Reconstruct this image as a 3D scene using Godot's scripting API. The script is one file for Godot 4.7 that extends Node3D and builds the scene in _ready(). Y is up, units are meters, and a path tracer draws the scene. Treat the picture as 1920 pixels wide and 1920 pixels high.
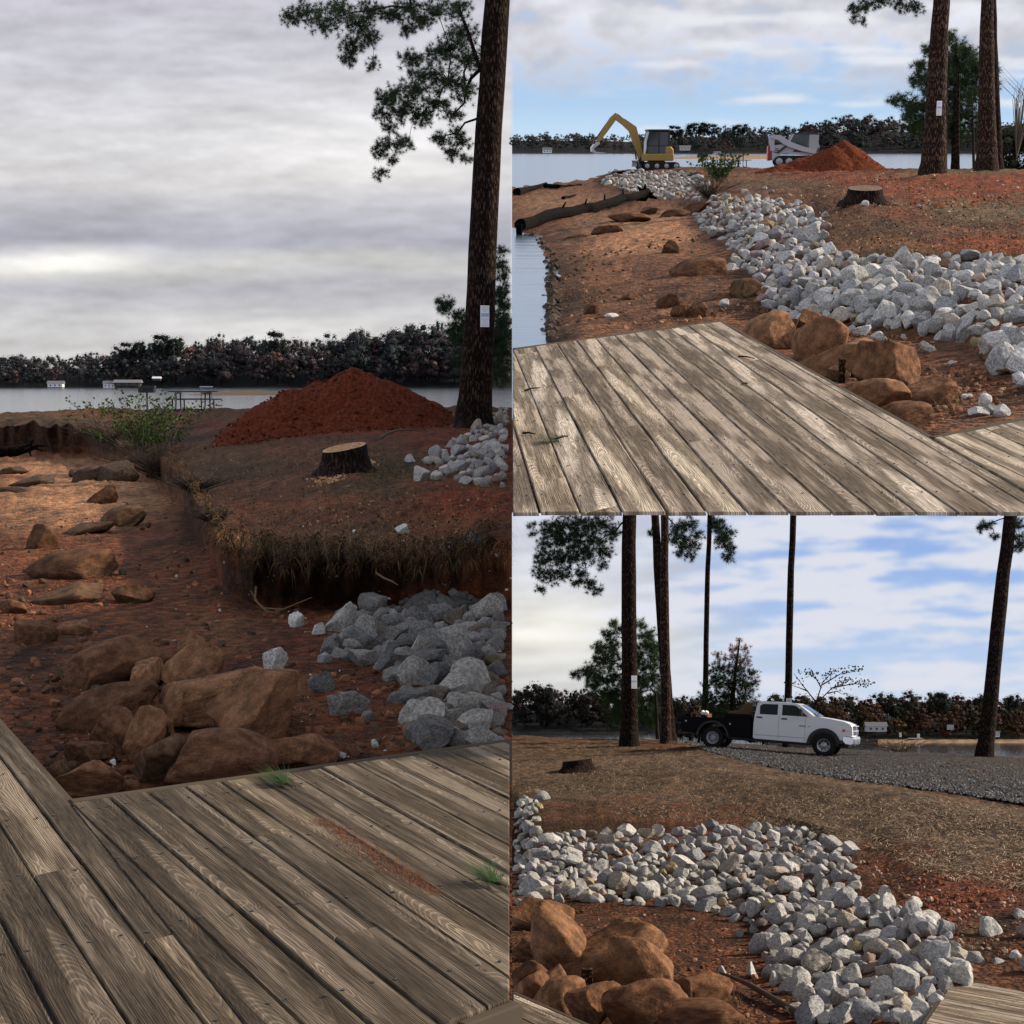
extends Node3D
# A lake shore under repair, seen as three neighbouring stretches of the same bank:
# the near deck and red dirt pile (x < 0), the upper terrace with the machines and the lower terrace with the truck (x > 0).

const F := 3200.0
var used := {}
var rng := RandomNumberGenerator.new()
var nz := FastNoiseLite.new()
var nc := FastNoiseLite.new()
var M := {}
var rocks_mesh := []
var boulder_mesh := []
var tuft_mesh: ArrayMesh
var far_mesh := []

# ---------------------------------------------------------------- a stretch of shore
class Shore:
	var yh: float
	var h: float
	var a: float
	var xf: Transform3D
	var rows := []          # each row: PackedVector3Array of (column, row, distance)
	var px0: float
	var px1: float
	func setup(horizon: float, eye: float, pitch: float, c0: float, c1: float):
		yh = horizon; h = eye; px0 = c0; px1 = c1
		a = atan((960.0 - yh) / F)
		var b := Basis(Vector3.RIGHT, pitch + a)
		xf = Transform3D(b, Vector3(0, 2.4, 0) - b * Vector3(0, h, 0))
	func ray(px: float, py: float) -> Vector3:
		var r := Vector3((px - 960.0) / F, (960.0 - py) / F, -1.0)
		return Basis(Vector3.RIGHT, -a) * r
	func pt(px: float, py: float, d: float) -> Vector3:
		var r := ray(px, py)
		return Vector3(0, h, 0) + r * (d / -r.z)
	func plane(px: float, py: float, y: float) -> Vector3:
		var r := ray(px, py)
		return Vector3(0, h, 0) + r * ((y - h) / r.y)
	func row_y(list: Array):
		var p := PackedVector3Array()
		for v in list: p.append(Vector3(v[0], v[1], -plane(v[0], v[1], v[2]).z))
		rows.append(p)
	func row_d(list: Array):
		var p := PackedVector3Array()
		for v in list: p.append(Vector3(v[0], v[1], v[2]))
		rows.append(p)
	func at_row(k: int, px: float) -> Vector2:
		var p: PackedVector3Array = rows[k]
		if px <= p[0].x: return Vector2(p[0].y, 1.0 / p[0].z)
		for i in p.size() - 1:
			if px <= p[i + 1].x:
				var t := (px - p[i].x) / maxf(p[i + 1].x - p[i].x, 0.001)
				var s := t * t * (3.0 - 2.0 * t)
				t = lerpf(t, s, 0.5)
				return Vector2(lerpf(p[i].y, p[i + 1].y, t), lerpf(1.0 / p[i].z, 1.0 / p[i + 1].z, t))
		var q := p[p.size() - 1]
		return Vector2(q.y, 1.0 / q.z)
	func height(x: float, d: float) -> float:
		var px := 960.0 + x / d * F
		var lo := at_row(0, px)
		for k in range(1, rows.size()):
			var hi := at_row(k, px)
			if 1.0 / d >= hi.y or k == rows.size() - 1:
				var t := clampf((lo.y - 1.0 / d) / maxf(lo.y - hi.y, 0.000001), 0.0, 1.0)
				return pt(px, lerpf(lo.x, hi.x, t), d).y
			lo = hi
		return 0.0
	func hit(px: float, py: float) -> Vector3:
		var lo := at_row(0, px)
		for k in range(1, rows.size()):
			var hi := at_row(k, px)
			if py >= hi.x or k == rows.size() - 1:
				var t := clampf((lo.x - py) / maxf(lo.x - hi.x, 0.01), 0.0, 1.0)
				return pt(px, lerpf(lo.x, hi.x, t), 1.0 / lerpf(lo.y, hi.y, t))
			lo = hi
		return pt(px, py, 1.0 / lo.y)

var L := Shore.new()
var U := Shore.new()
var R := Shore.new()

# ---------------------------------------------------------------- naming
func numbered(called: String, parent: Node) -> String:
	var key := str(parent.get_instance_id()) + called
	var n: int = used.get(key, 0)
	used[key] = n + 1
	return called if n == 0 else "%s_%03d" % [called, n]

func put(o: Node3D, called: String, parent: Node = null):
	if parent == null: parent = self
	o.name = numbered(called, parent)
	parent.add_child(o, true)
	return o

func obj(called: String, mesh: Mesh, m: Material, parent: Node = null) -> MeshInstance3D:
	var o := MeshInstance3D.new()
	o.mesh = mesh
	if m: o.material_override = m
	put(o, called, parent)
	return o

func tag(o: Node, label: String, category: String, group := "") -> Node:
	o.set_meta("label", label); o.set_meta("category", category)
	if group != "": o.set_meta("group", group)
	return o

func thing(w: Shore, called: String, label: String, category: String, at: Vector3, turn := 0.0, group := "") -> Node3D:
	var o := Node3D.new()
	put(o, called)
	o.transform = w.xf * Transform3D(Basis(Vector3.UP, turn), at)
	tag(o, label, category, group)
	return o

func kind(o: Node, k: String) -> Node:
	o.set_meta("kind", k)
	return o

func multi(called: String, mesh: Mesh, m: Material, xs: Array, parent: Node = null, colors := []) -> MultiMeshInstance3D:
	var mm := MultiMesh.new()
	mm.transform_format = MultiMesh.TRANSFORM_3D
	mm.use_colors = colors.size() > 0
	mm.mesh = mesh
	mm.instance_count = xs.size()
	for i in xs.size():
		mm.set_instance_transform(i, xs[i])
		if colors.size() > 0: mm.set_instance_color(i, colors[i])
	var o := MultiMeshInstance3D.new()
	o.multimesh = mm
	o.material_override = m
	put(o, called, parent)
	return o

# ---------------------------------------------------------------- materials
func srgb(r: float, g: float, b: float) -> Color: return Color(r / 255.0, g / 255.0, b / 255.0)
func lin(r: float, g: float, b: float) -> Color: return Color(r, g, b).linear_to_srgb()

func mat(c: Color, rough := 0.85, metal := 0.0) -> StandardMaterial3D:
	var m := StandardMaterial3D.new()
	m.albedo_color = c; m.roughness = rough; m.metallic = metal
	m.cull_mode = BaseMaterial3D.CULL_DISABLED
	if rough > 0.75: m.metallic_specular = 0.18
	return m

func noise_image(seed_: int, freq: float, oct: int, size: int, type := FastNoiseLite.TYPE_SIMPLEX_SMOOTH) -> Image:
	var n := FastNoiseLite.new()
	n.seed = seed_; n.frequency = freq; n.noise_type = type
	n.fractal_octaves = oct
	if type == FastNoiseLite.TYPE_CELLULAR:
		n.cellular_return_type = FastNoiseLite.RETURN_DISTANCE2_SUB
	return n.get_seamless_image(size, size)

func grain_tex(seed_: int, freq: float, lo: float, hi: float, tint: Color, size := 256, speck := 0.0) -> ImageTexture:
	var im := noise_image(seed_, freq, 5, size)
	var im2 := noise_image(seed_ + 7, freq * 6.0, 3, size)
	var out := Image.create(size, size, true, Image.FORMAT_RGB8)
	for y in size:
		for x in size:
			var v := im.get_pixel(x, y).r * 0.6 + im2.get_pixel(x, y).r * 0.4
			v = clampf((v - 0.25) * 2.0, 0.0, 1.0)
			var k := lerpf(lo, hi, v)
			if speck > 0.0 and im2.get_pixel((x + 97) % size, y).r > 1.0 - speck: k = minf(k * 1.8, 1.0)
			out.set_pixel(x, y, Color(k * lerpf(1.0, tint.r, v), k * lerpf(1.0, tint.g, v), k * lerpf(1.0, tint.b, v)))
	out.generate_mipmaps()
	return ImageTexture.create_from_image(out)

func normal_tex(im: Image, strength: float) -> ImageTexture:
	var b: Image = im.duplicate()
	b.convert(Image.FORMAT_RGBA8)
	b.bump_map_to_normal_map(strength)
	return ImageTexture.create_from_image(b)

func triplanar(m: StandardMaterial3D, tex: Texture2D, scale: float, nrm: Texture2D = null, ns := 1.0):
	m.albedo_texture = tex
	m.uv1_triplanar = true
	m.uv1_scale = Vector3.ONE * scale
	if nrm:
		m.normal_enabled = true; m.normal_texture = nrm; m.normal_scale = ns
	return m

func wood_image(seed_: int) -> Array:
	# flat-sawn plank: rings of the trunk cut by the board, as growth lines and cathedrals, with knots
	var w := 192; var hh := 1024
	var n := FastNoiseLite.new(); n.seed = seed_; n.frequency = 0.004; n.fractal_octaves = 3
	var n2 := FastNoiseLite.new(); n2.seed = seed_ + 50; n2.frequency = 0.03; n2.fractal_octaves = 3
	var col := Image.create(w, hh, true, Image.FORMAT_RGB8)
	var hgt := Image.create(w, hh, false, Image.FORMAT_RGB8)
	var r := RandomNumberGenerator.new(); r.seed = seed_
	var x0 := r.randf_range(-0.3, 0.3); var dep := r.randf_range(0.15, 0.5)
	var knots := []
	for k in 4: knots.append(Vector3(r.randf_range(0.1, 0.9), r.randf(), r.randf_range(0.03, 0.07)))
	var lap := 150
	for y in hh + lap:
		var v := float(y) / hh
		var ca := cos(v * TAU); var sa := sin(v * TAU)
		var slope := dep + 0.24 * sin(v * TAU + seed_) + 0.09 * sin(v * TAU * 2.0 + 1.3 * seed_) + 0.05 * n.get_noise_2d(ca * 300.0, sa * 300.0)
		for x in w:
			var u := float(x) / w - 0.5
			var wob := n.get_noise_2d(ca * 110.0 + x * 0.12, sa * 110.0 + 40.0) * 0.07
			var du := u - x0 + wob
			var rr := sqrt(du * du + slope * slope)
			var knot := 0.0
			for q in knots:
				var ky: float = absf(v - q.y); ky = minf(ky, 1.0 - ky)
				var kd := sqrt(pow((u + 0.5 - q.x), 2.0) + pow(ky * 9.0, 2.0))
				rr += 0.07 * exp(-kd * kd / (q.z * q.z * 8.0))
				if kd < q.z * 0.7: knot = maxf(knot, 1.0 - kd / (q.z * 0.7))
			var f := fposmod(rr * 25.0, 1.0)
			var line := smoothstep(0.45, 0.8, f) * (1.0 - smoothstep(0.86, 0.98, f))
			var fib := n2.get_noise_2d(x * 6.0, y * 0.10) + 0.5 * n2.get_noise_2d(x * 14.0, y * 0.3)
			var worn := smoothstep(-0.25, 0.3, n.get_noise_2d(x * 1.3 + 300.0, y * 0.28) + 0.4 * n2.get_noise_2d(x * 0.6, y * 0.12))
			var dirt := n2.get_noise_2d(x * 1.6 + 90.0, y * 0.5 + 33.0)
			var val := 0.60 + 0.20 * fib + 0.26 * (worn - 0.4) + (line - 0.3) * (0.04 + 0.17 * worn)
			val += 0.10 * dirt - knot * 0.35
			var crack := absf(n2.get_noise_2d(x * 1.1 + 900.0, y * 0.018))
			val -= 0.34 * smoothstep(0.02, 0.004, crack) * smoothstep(0.48, 0.6, n.get_noise_2d(x * 0.6 + 70.0, y * 0.9 + 40.0) * 0.5 + 0.5)
			var eg := minf(u + 0.5, 0.5 - u)
			val -= 0.16 * smoothstep(0.05, 0.0, eg)
			val = clampf(val, 0.10, 1.0)
			var hv := clampf(0.5 + (line - 0.3) * 0.25 + fib * 0.3, 0.0, 1.0)
			var cc := Color(val, val * (0.96 - 0.02 * (1.0 - worn)), val * (0.905 - 0.045 * (1.0 - worn)))
			var hc := Color(hv, hv, hv)
			if y < hh:
				col.set_pixel(x, y, cc); hgt.set_pixel(x, y, hc)
			else:   # the top of the picture fades in from what lies past its foot, so that lengths join
				var k := float(y - hh) / lap
				col.set_pixel(x, y - hh, cc.lerp(col.get_pixel(x, y - hh), k)); hgt.set_pixel(x, y - hh, hc.lerp(hgt.get_pixel(x, y - hh), k))
	col.generate_mipmaps()
	return [ImageTexture.create_from_image(col), normal_tex(hgt, 5.0)]

func make_materials():
	var soil := grain_tex(3, 0.02, 0.42, 1.0, Color(1.0, 0.93, 0.85), 512, 0.12)
	var soiln := normal_tex(noise_image(5, 0.05, 4, 512), 10.0)
	for k in [["L", 0.55], ["U", 0.4], ["R", 0.4]]:
		var m := mat(Color(1, 1, 1), 0.95)
		m.vertex_color_use_as_albedo = true
		triplanar(m, soil, k[1], soiln, 1.1)
		m.metallic_specular = 0.25
		M["ground" + k[0]] = m
	var dirt := mat(lin(0.25, 0.072, 0.035), 0.97)
	triplanar(dirt, soil, 0.9, soiln, 1.4)
	M.dirt = dirt
	M.dirt_shaded = triplanar(mat(lin(0.20, 0.052, 0.026), 0.97), soil, 0.9, soiln, 1.4)  # the same dirt darkened for the left pile, shade put into the colour
	var stone := grain_tex(11, 0.015, 0.5, 1.0, Color(1.0, 0.99, 0.96), 256)
	var stonen := normal_tex(noise_image(15, 0.03, 5, 256), 5.0)
	M.rock = []
	for c in [[0.60, 0.60, 0.60], [0.72, 0.71, 0.70], [0.46, 0.47, 0.49], [0.84, 0.83, 0.80], [0.64, 0.58, 0.50], [0.54, 0.53, 0.52]]:
		M.rock.append(triplanar(mat(lin(c[0], c[1], c[2]), 0.9), stone, 2.2, stonen, 0.9))
	M.rock_multi = triplanar(mat(Color(1, 1, 1), 0.9), stone, 2.2, stonen, 0.9)
	M.rock_multi.vertex_color_use_as_albedo = true
	M.dark_rock = []
	for c in [[0.27, 0.27, 0.265], [0.37, 0.365, 0.35], [0.20, 0.20, 0.20], [0.50, 0.49, 0.46], [0.25, 0.215, 0.18]]:
		M.dark_rock.append(triplanar(mat(lin(c[0], c[1], c[2]), 0.85), stone, 2.2, stonen, 1.0))
	M.boulder = []
	for c in [[0.34, 0.178, 0.098], [0.275, 0.138, 0.076], [0.21, 0.105, 0.06], [0.15, 0.076, 0.043], [0.17, 0.10, 0.058]]:
		M.boulder.append(triplanar(mat(lin(c[0], c[1], c[2]), 0.92), stone, 1.1, stonen, 0.9))
	M.slab = triplanar(mat(lin(0.13, 0.085, 0.058), 0.9), stone, 2.2, stonen, 1.0)
	M.wood = []
	var woods := [wood_image(2), wood_image(9), wood_image(23)]
	var tints := [[0.62, 0.585, 0.54], [0.47, 0.435, 0.395], [0.36, 0.325, 0.29], [0.56, 0.52, 0.46], [0.42, 0.385, 0.35], [0.51, 0.465, 0.40]]
	for i in 12:
		var t: Array = tints[i % 6]
		var m := mat(lin(t[0] * 1.28, t[1] * 1.26, t[2] * 1.22), 0.88)
		m.albedo_texture = woods[i % 3][0]
		m.normal_enabled = true; m.normal_texture = woods[i % 3][1]; m.normal_scale = 0.8
		M.wood.append(m)
	M.wood_shaded = []  # same tints darkened: dimmer light of the left stretch put into the colour
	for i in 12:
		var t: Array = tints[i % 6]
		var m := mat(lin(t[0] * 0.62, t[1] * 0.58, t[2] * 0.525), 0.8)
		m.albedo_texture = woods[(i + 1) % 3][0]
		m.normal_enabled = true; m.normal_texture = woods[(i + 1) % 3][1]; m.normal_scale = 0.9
		M.wood_shaded.append(m)
	M.beam = mat(lin(0.07, 0.055, 0.04), 0.95)
	var bark_i := noise_image(31, 0.035, 2, 256, FastNoiseLite.TYPE_CELLULAR)
	var bark_o := Image.create(256, 256, true, Image.FORMAT_RGB8)
	var bark_g := noise_image(33, 0.03, 4, 256)
	for y in 256:
		for x in 256:
			var v := clampf((bark_i.get_pixel(x, y).r - 0.35) * 2.2, 0.0, 1.0)
			var g := bark_g.get_pixel(x, y).r
			var k := lerpf(0.28, 0.75 + 0.35 * (g - 0.5), smoothstep(0.0, 0.5, v))
			bark_o.set_pixel(x, y, Color(k, k * 0.93, k * 0.88))
	bark_o.generate_mipmaps()
	var bark_t := ImageTexture.create_from_image(bark_o)
	var bark_n := normal_tex(bark_i, 8.0)
	M.bark = triplanar(mat(lin(0.26, 0.185, 0.15), 0.95), bark_t, 3.0, bark_n, 1.4)
	M.bark.uv1_scale = Vector3(2.4, 0.55, 2.4)
	M.bark_dark = triplanar(mat(lin(0.115, 0.082, 0.07), 0.95), bark_t, 3.0, bark_n, 1.4)
	M.bark_dark.uv1_scale = Vector3(2.4, 0.55, 2.4)
	M.bark_grey = triplanar(mat(lin(0.13, 0.115, 0.10), 0.95), bark_t, 3.0)
	M.driftwood = triplanar(mat(lin(0.026, 0.018, 0.014), 0.95), bark_t, 1.2, bark_n, 1.0)
	M.cut_wood = triplanar(mat(lin(0.78, 0.47, 0.24), 0.9), stone, 3.0)
	M.cut_grey = triplanar(mat(lin(0.30, 0.22, 0.16), 0.9), stone, 3.0)
	for k in [["brush", 0.045, 0.032, 0.024], ["needle", 0.045, 0.075, 0.03], ["needle_dark", 0.032, 0.05, 0.026], ["leaf_green", 0.05, 0.085, 0.022], ["leaf_rust", 0.22, 0.09, 0.035], ["leaf_dark", 0.05, 0.045, 0.03], ["cedar", 0.035, 0.052, 0.024], ["twig", 0.10, 0.075, 0.055], ["straw", 0.36, 0.25, 0.13], ["straw_red", 0.26, 0.11, 0.05], ["root", 0.13, 0.085, 0.05], ["sprig", 0.035, 0.065, 0.022]]:
		var m := mat(lin(k[1], k[2], k[3]), 0.8)
		m.backlight = Color(0.25, 0.25, 0.2)
		M[k[0]] = m
	M.multi = mat(Color(1, 1, 1), 0.9); M.multi.vertex_color_use_as_albedo = true
	M.leaf_multi = mat(Color(1, 1, 1), 0.9); M.leaf_multi.vertex_color_use_as_albedo = true; M.leaf_multi.backlight = Color(0.2, 0.2, 0.2)
	# lake
	for k in [["waterL", 0.05, 0.07, 0.085, 0.12], ["waterU", 0.07, 0.10, 0.13, 0.16], ["waterR", 0.03, 0.025, 0.022, 0.07]]:
		var m := mat(lin(k[1], k[2], k[3]), k[4])
		var wn := noise_image(41, 0.02, 3, 256)
		m.normal_enabled = true; m.normal_texture = normal_tex(wn, 2.0); m.normal_scale = 0.25
		m.uv1_triplanar = true; m.uv1_scale = Vector3(0.06, 0.25, 0.25)
		M[k[0]] = m
	M.white = mat(lin(0.74, 0.75, 0.77), 0.25); M.white.clearcoat_enabled = true; M.white.clearcoat = 0.6
	M.black = mat(lin(0.012, 0.012, 0.014), 0.45)
	M.bed = mat(lin(0.006, 0.006, 0.008), 0.7); M.bed.metallic_specular = 0.2
	M.rubber = mat(lin(0.02, 0.02, 0.02), 0.9)
	M.steel = mat(lin(0.45, 0.46, 0.48), 0.4, 0.6)
	M.chrome = mat(lin(0.7, 0.7, 0.72), 0.18, 1.0)
	M.glass_dark = mat(lin(0.03, 0.04, 0.045), 0.06)
	M.glass_pane = mat(Color(0.65, 0.75, 0.78, 0.25), 0.05); M.glass_pane.transparency = BaseMaterial3D.TRANSPARENCY_ALPHA
	M.lamp = mat(lin(0.75, 0.7, 0.62), 0.15)
	M.orange = mat(lin(0.75, 0.12, 0.03), 0.4)
	M.yellow = mat(lin(0.30, 0.19, 0.045), 0.6)
	M.grey = mat(lin(0.30, 0.31, 0.33), 0.5)
	M.lgrey = mat(lin(0.40, 0.41, 0.44), 0.5)
	M.red = mat(lin(0.25, 0.02, 0.02), 0.5)
	M.tan = mat(lin(0.40, 0.28, 0.17), 0.9)
	M.rust = mat(lin(0.16, 0.07, 0.035), 0.9)
	M.house_wall = mat(lin(0.50, 0.50, 0.50), 0.8)
	M.house_roof = mat(lin(0.16, 0.16, 0.175), 0.8)
	M.white_wall = mat(lin(0.72, 0.72, 0.70), 0.8)
	M.sand_bar = triplanar(mat(lin(0.50, 0.36, 0.24), 0.95), soil, 0.3)

# ---------------------------------------------------------------- shapes
func begin() -> SurfaceTool:
	var st := SurfaceTool.new()
	st.begin(Mesh.PRIMITIVE_TRIANGLES)
	return st

func done(st: SurfaceTool) -> ArrayMesh:
	st.generate_normals()
	return st.commit()

func tri(st: SurfaceTool, a: Vector3, b: Vector3, c: Vector3):
	st.add_vertex(a); st.add_vertex(b); st.add_vertex(c)

func quad(st: SurfaceTool, a: Vector3, b: Vector3, c: Vector3, d: Vector3):
	tri(st, a, b, c); tri(st, a, c, d)

# a box with chamfered edges along its length, centre c, size s
func box(st: SurfaceTool, c: Vector3, s: Vector3, bev := 0.0, b := Basis()):
	st.set_smooth_group(-1)
	var h := s * 0.5
	var v := minf(bev, minf(h.x, minf(h.y, h.z)) * 0.9)
	if v <= 0.0:
		var p := []
		for i in 8: p.append(c + b * Vector3(h.x * (1 if i & 1 else -1), h.y * (1 if i & 2 else -1), h.z * (1 if i & 4 else -1)))
		for q in [[0, 2, 3, 1], [4, 5, 7, 6], [0, 4, 6, 2], [1, 3, 7, 5], [2, 6, 7, 3], [0, 1, 5, 4]]:
			quad(st, p[q[0]], p[q[3]], p[q[2]], p[q[1]])
		return
	# three face pairs, twelve edge strips, eight corners
	var pts := func(i: int, axis: int) -> Vector3:
		var sg := Vector3(1 if i & 1 else -1, 1 if i & 2 else -1, 1 if i & 4 else -1)
		var e := h - Vector3.ONE * v
		e[axis] = h[axis]
		return c + b * (sg * e)
	for q in [[0, 2, 6, 4, 0], [1, 5, 7, 3, 0], [0, 4, 5, 1, 1], [2, 3, 7, 6, 1], [0, 1, 3, 2, 2], [4, 6, 7, 5, 2]]:
		quad(st, pts.call(q[0], q[4]), pts.call(q[1], q[4]), pts.call(q[2], q[4]), pts.call(q[3], q[4]))
	for q in [[0, 1, 1, 2], [2, 3, 1, 2], [4, 5, 1, 2], [6, 7, 1, 2], [0, 2, 0, 2], [1, 3, 0, 2], [4, 6, 0, 2], [5, 7, 0, 2], [0, 4, 0, 1], [1, 5, 0, 1], [2, 6, 0, 1], [3, 7, 0, 1]]:
		quad(st, pts.call(q[0], q[2]), pts.call(q[1], q[2]), pts.call(q[1], q[3]), pts.call(q[0], q[3]))
	for i in 8: tri(st, pts.call(i, 0), pts.call(i, 1), pts.call(i, 2))

func tube(st: SurfaceTool, path: Array, radii: Array, sides := 8, rough := 0.0):
	st.set_smooth_group(0)
	var rings := []
	for i in path.size():
		var t: Vector3
		if i == 0: t = path[1] - path[0]
		elif i == path.size() - 1: t = path[i] - path[i - 1]
		else: t = path[i + 1] - path[i - 1]
		t = t.normalized()
		var s := t.cross(Vector3.FORWARD if absf(t.z) < 0.9 else Vector3.RIGHT).normalized()
		var u := s.cross(t)
		var ring := []
		for k in sides:
			var an := TAU * k / sides
			var r: float = radii[i] * (1.0 + rough * nz.get_noise_3d(cos(an) * 40.0 + 7.0, i * 25.0, sin(an) * 40.0))
			ring.append(path[i] + (s * cos(an) + u * sin(an)) * r)
		rings.append(ring)
	for i in rings.size() - 1:
		for k in sides:
			var k2 := (k + 1) % sides
			quad(st, rings[i][k], rings[i][k2], rings[i + 1][k2], rings[i + 1][k])
	for e in [0, rings.size() - 1]:
		var cc := Vector3.ZERO
		for p in rings[e]: cc += p
		cc /= sides
		for k in sides: tri(st, cc, rings[e][k], rings[e][(k + 1) % sides])

# outline in x/y, extruded along z from z0 to z1, with its rim drawn in by bev
func prism(st: SurfaceTool, outline: Array, z0: float, z1: float, bev := 0.0, tx := Transform3D()):
	st.set_smooth_group(-1)
	var o := PackedVector2Array(outline)
	if Geometry2D.is_polygon_clockwise(o): o.reverse()
	var inner := o
	if bev > 0.0:
		var g := Geometry2D.offset_polygon(o, -bev)
		if g.size() == 1 and g[0].size() == o.size(): inner = g[0]
		else: bev = 0.0
	if bev > 0.0:  # offset_polygon may start elsewhere: line the corners up
		var best := 0; var bd := 1e9
		for k in inner.size():
			var dd := inner[k].distance_to(o[0])
			if dd < bd: bd = dd; best = k
		var re := PackedVector2Array()
		for k in inner.size(): re.append(inner[(k + best) % inner.size()])
		inner = re
	var idx := Geometry2D.triangulate_polygon(inner)
	var p3 := func(v: Vector2, z: float) -> Vector3: return tx * Vector3(v.x, v.y, z)
	for i in range(0, idx.size(), 3):
		tri(st, p3.call(inner[idx[i]], z1), p3.call(inner[idx[i + 1]], z1), p3.call(inner[idx[i + 2]], z1))
		tri(st, p3.call(inner[idx[i]], z0), p3.call(inner[idx[i + 2]], z0), p3.call(inner[idx[i + 1]], z0))
	var b := minf(bev, absf(z1 - z0) * 0.4)
	for i in o.size():
		var j := (i + 1) % o.size()
		quad(st, p3.call(o[i], z0 + b), p3.call(o[j], z0 + b), p3.call(o[j], z1 - b), p3.call(o[i], z1 - b))
		if b > 0.0:
			quad(st, p3.call(o[i], z1 - b), p3.call(o[j], z1 - b), p3.call(inner[j], z1), p3.call(inner[i], z1))
			quad(st, p3.call(inner[i], z0), p3.call(inner[j], z0), p3.call(o[j], z0 + b), p3.call(o[i], z0 + b))

func prism_mesh(outline: Array, z0: float, z1: float, bev := 0.0) -> ArrayMesh:
	var st := begin()
	prism(st, outline, z0, z1, bev)
	return done(st)

func box_mesh(c: Vector3, s: Vector3, bev := 0.0, b := Basis()) -> ArrayMesh:
	var st := begin()
	box(st, c, s, bev, b)
	return done(st)

func tube_mesh(path: Array, radii: Array, sides := 8, rough := 0.0) -> ArrayMesh:
	var st := begin()
	tube(st, path, radii, sides, rough)
	return done(st)

# profile (radius, offset) turned about the z axis
func lathe_z(st: SurfaceTool, prof: Array, at: Vector3, sides := 24):
	st.set_smooth_group(0)
	for i in prof.size() - 1:
		for k in sides:
			var a0 := TAU * k / sides; var a1 := TAU * (k + 1) / sides
			var p: Vector2 = prof[i]; var q: Vector2 = prof[i + 1]
			quad(st, at + Vector3(cos(a0) * p.x, sin(a0) * p.x, p.y), at + Vector3(cos(a1) * p.x, sin(a1) * p.x, p.y), at + Vector3(cos(a1) * q.x, sin(a1) * q.x, q.y), at + Vector3(cos(a0) * q.x, sin(a0) * q.x, q.y))

func ico(level: int) -> Array:
	var t := (1.0 + sqrt(5.0)) / 2.0
	var v := []
	for p in [[-1, t, 0], [1, t, 0], [-1, -t, 0], [1, -t, 0], [0, -1, t], [0, 1, t], [0, -1, -t], [0, 1, -t], [t, 0, -1], [t, 0, 1], [-t, 0, -1], [-t, 0, 1]]:
		v.append(Vector3(p[0], p[1], p[2]).normalized())
	var f := [[0, 11, 5], [0, 5, 1], [0, 1, 7], [0, 7, 10], [0, 10, 11], [1, 5, 9], [5, 11, 4], [11, 10, 2], [10, 7, 6], [7, 1, 8], [3, 9, 4], [3, 4, 2], [3, 2, 6], [3, 6, 8], [3, 8, 9], [4, 9, 5], [2, 4, 11], [6, 2, 10], [8, 6, 7], [9, 8, 1]]
	for l in level:
		var mids := {}
		var g := []
		for q in f:
			var m := []
			for e in [[0, 1], [1, 2], [2, 0]]:
				var i: int = mini(q[e[0]], q[e[1]]); var j: int = maxi(q[e[0]], q[e[1]])
				var key := i * 100000 + j
				if not mids.has(key):
					mids[key] = v.size()
					v.append(((v[i] + v[j]) * 0.5).normalized())
				m.append(mids[key])
			g.append([q[0], m[0], m[2]]); g.append([q[1], m[1], m[0]]); g.append([q[2], m[2], m[1]]); g.append([m[0], m[1], m[2]])
		f = g
	return [v, f]

# a broken stone: a ball with its sides struck off by flat planes, about 1 across
func rock(seed_: int, level: int, planes: int, smooth: bool, rough: float) -> ArrayMesh:
	var r := RandomNumberGenerator.new(); r.seed = seed_
	var s := ico(level)
	var pl := []
	for k in planes:
		var n := Vector3(r.randfn(), r.randfn(), r.randfn()).normalized()
		pl.append([n, r.randf_range(0.52, 0.82) if not smooth else r.randf_range(0.44, 0.74)])
	var v := []
	for p in s[0]:
		var q: Vector3 = p
		for k in 2:
			for e in pl:
				var d: float = q.dot(e[0])
				if d > e[1]: q -= e[0] * (d - e[1])
		q *= 1.0 + rough * nz.get_noise_3d(p.x * 60.0 + seed_ * 31.0, p.y * 60.0, p.z * 60.0)
		v.append(q * (0.64 if not smooth else 0.72))
	var st := begin()
	st.set_smooth_group(0 if smooth else -1)
	for q in s[1]: tri(st, v[q[0]], v[q[2]], v[q[1]])
	return done(st)

func make_tuft() -> ArrayMesh:
	var st := begin(); st.set_smooth_group(-1)
	for k in 44:
		var d := Vector3(rng.randfn(), rng.randfn() + 0.5, rng.randfn()).normalized()
		var s := d.cross(Vector3(rng.randfn(), rng.randfn(), rng.randfn())).normalized() * 0.022
		var b := d * 0.02
		tri(st, b - s, b + s, d * rng.randf_range(0.6, 1.0))
	return done(st)

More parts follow.
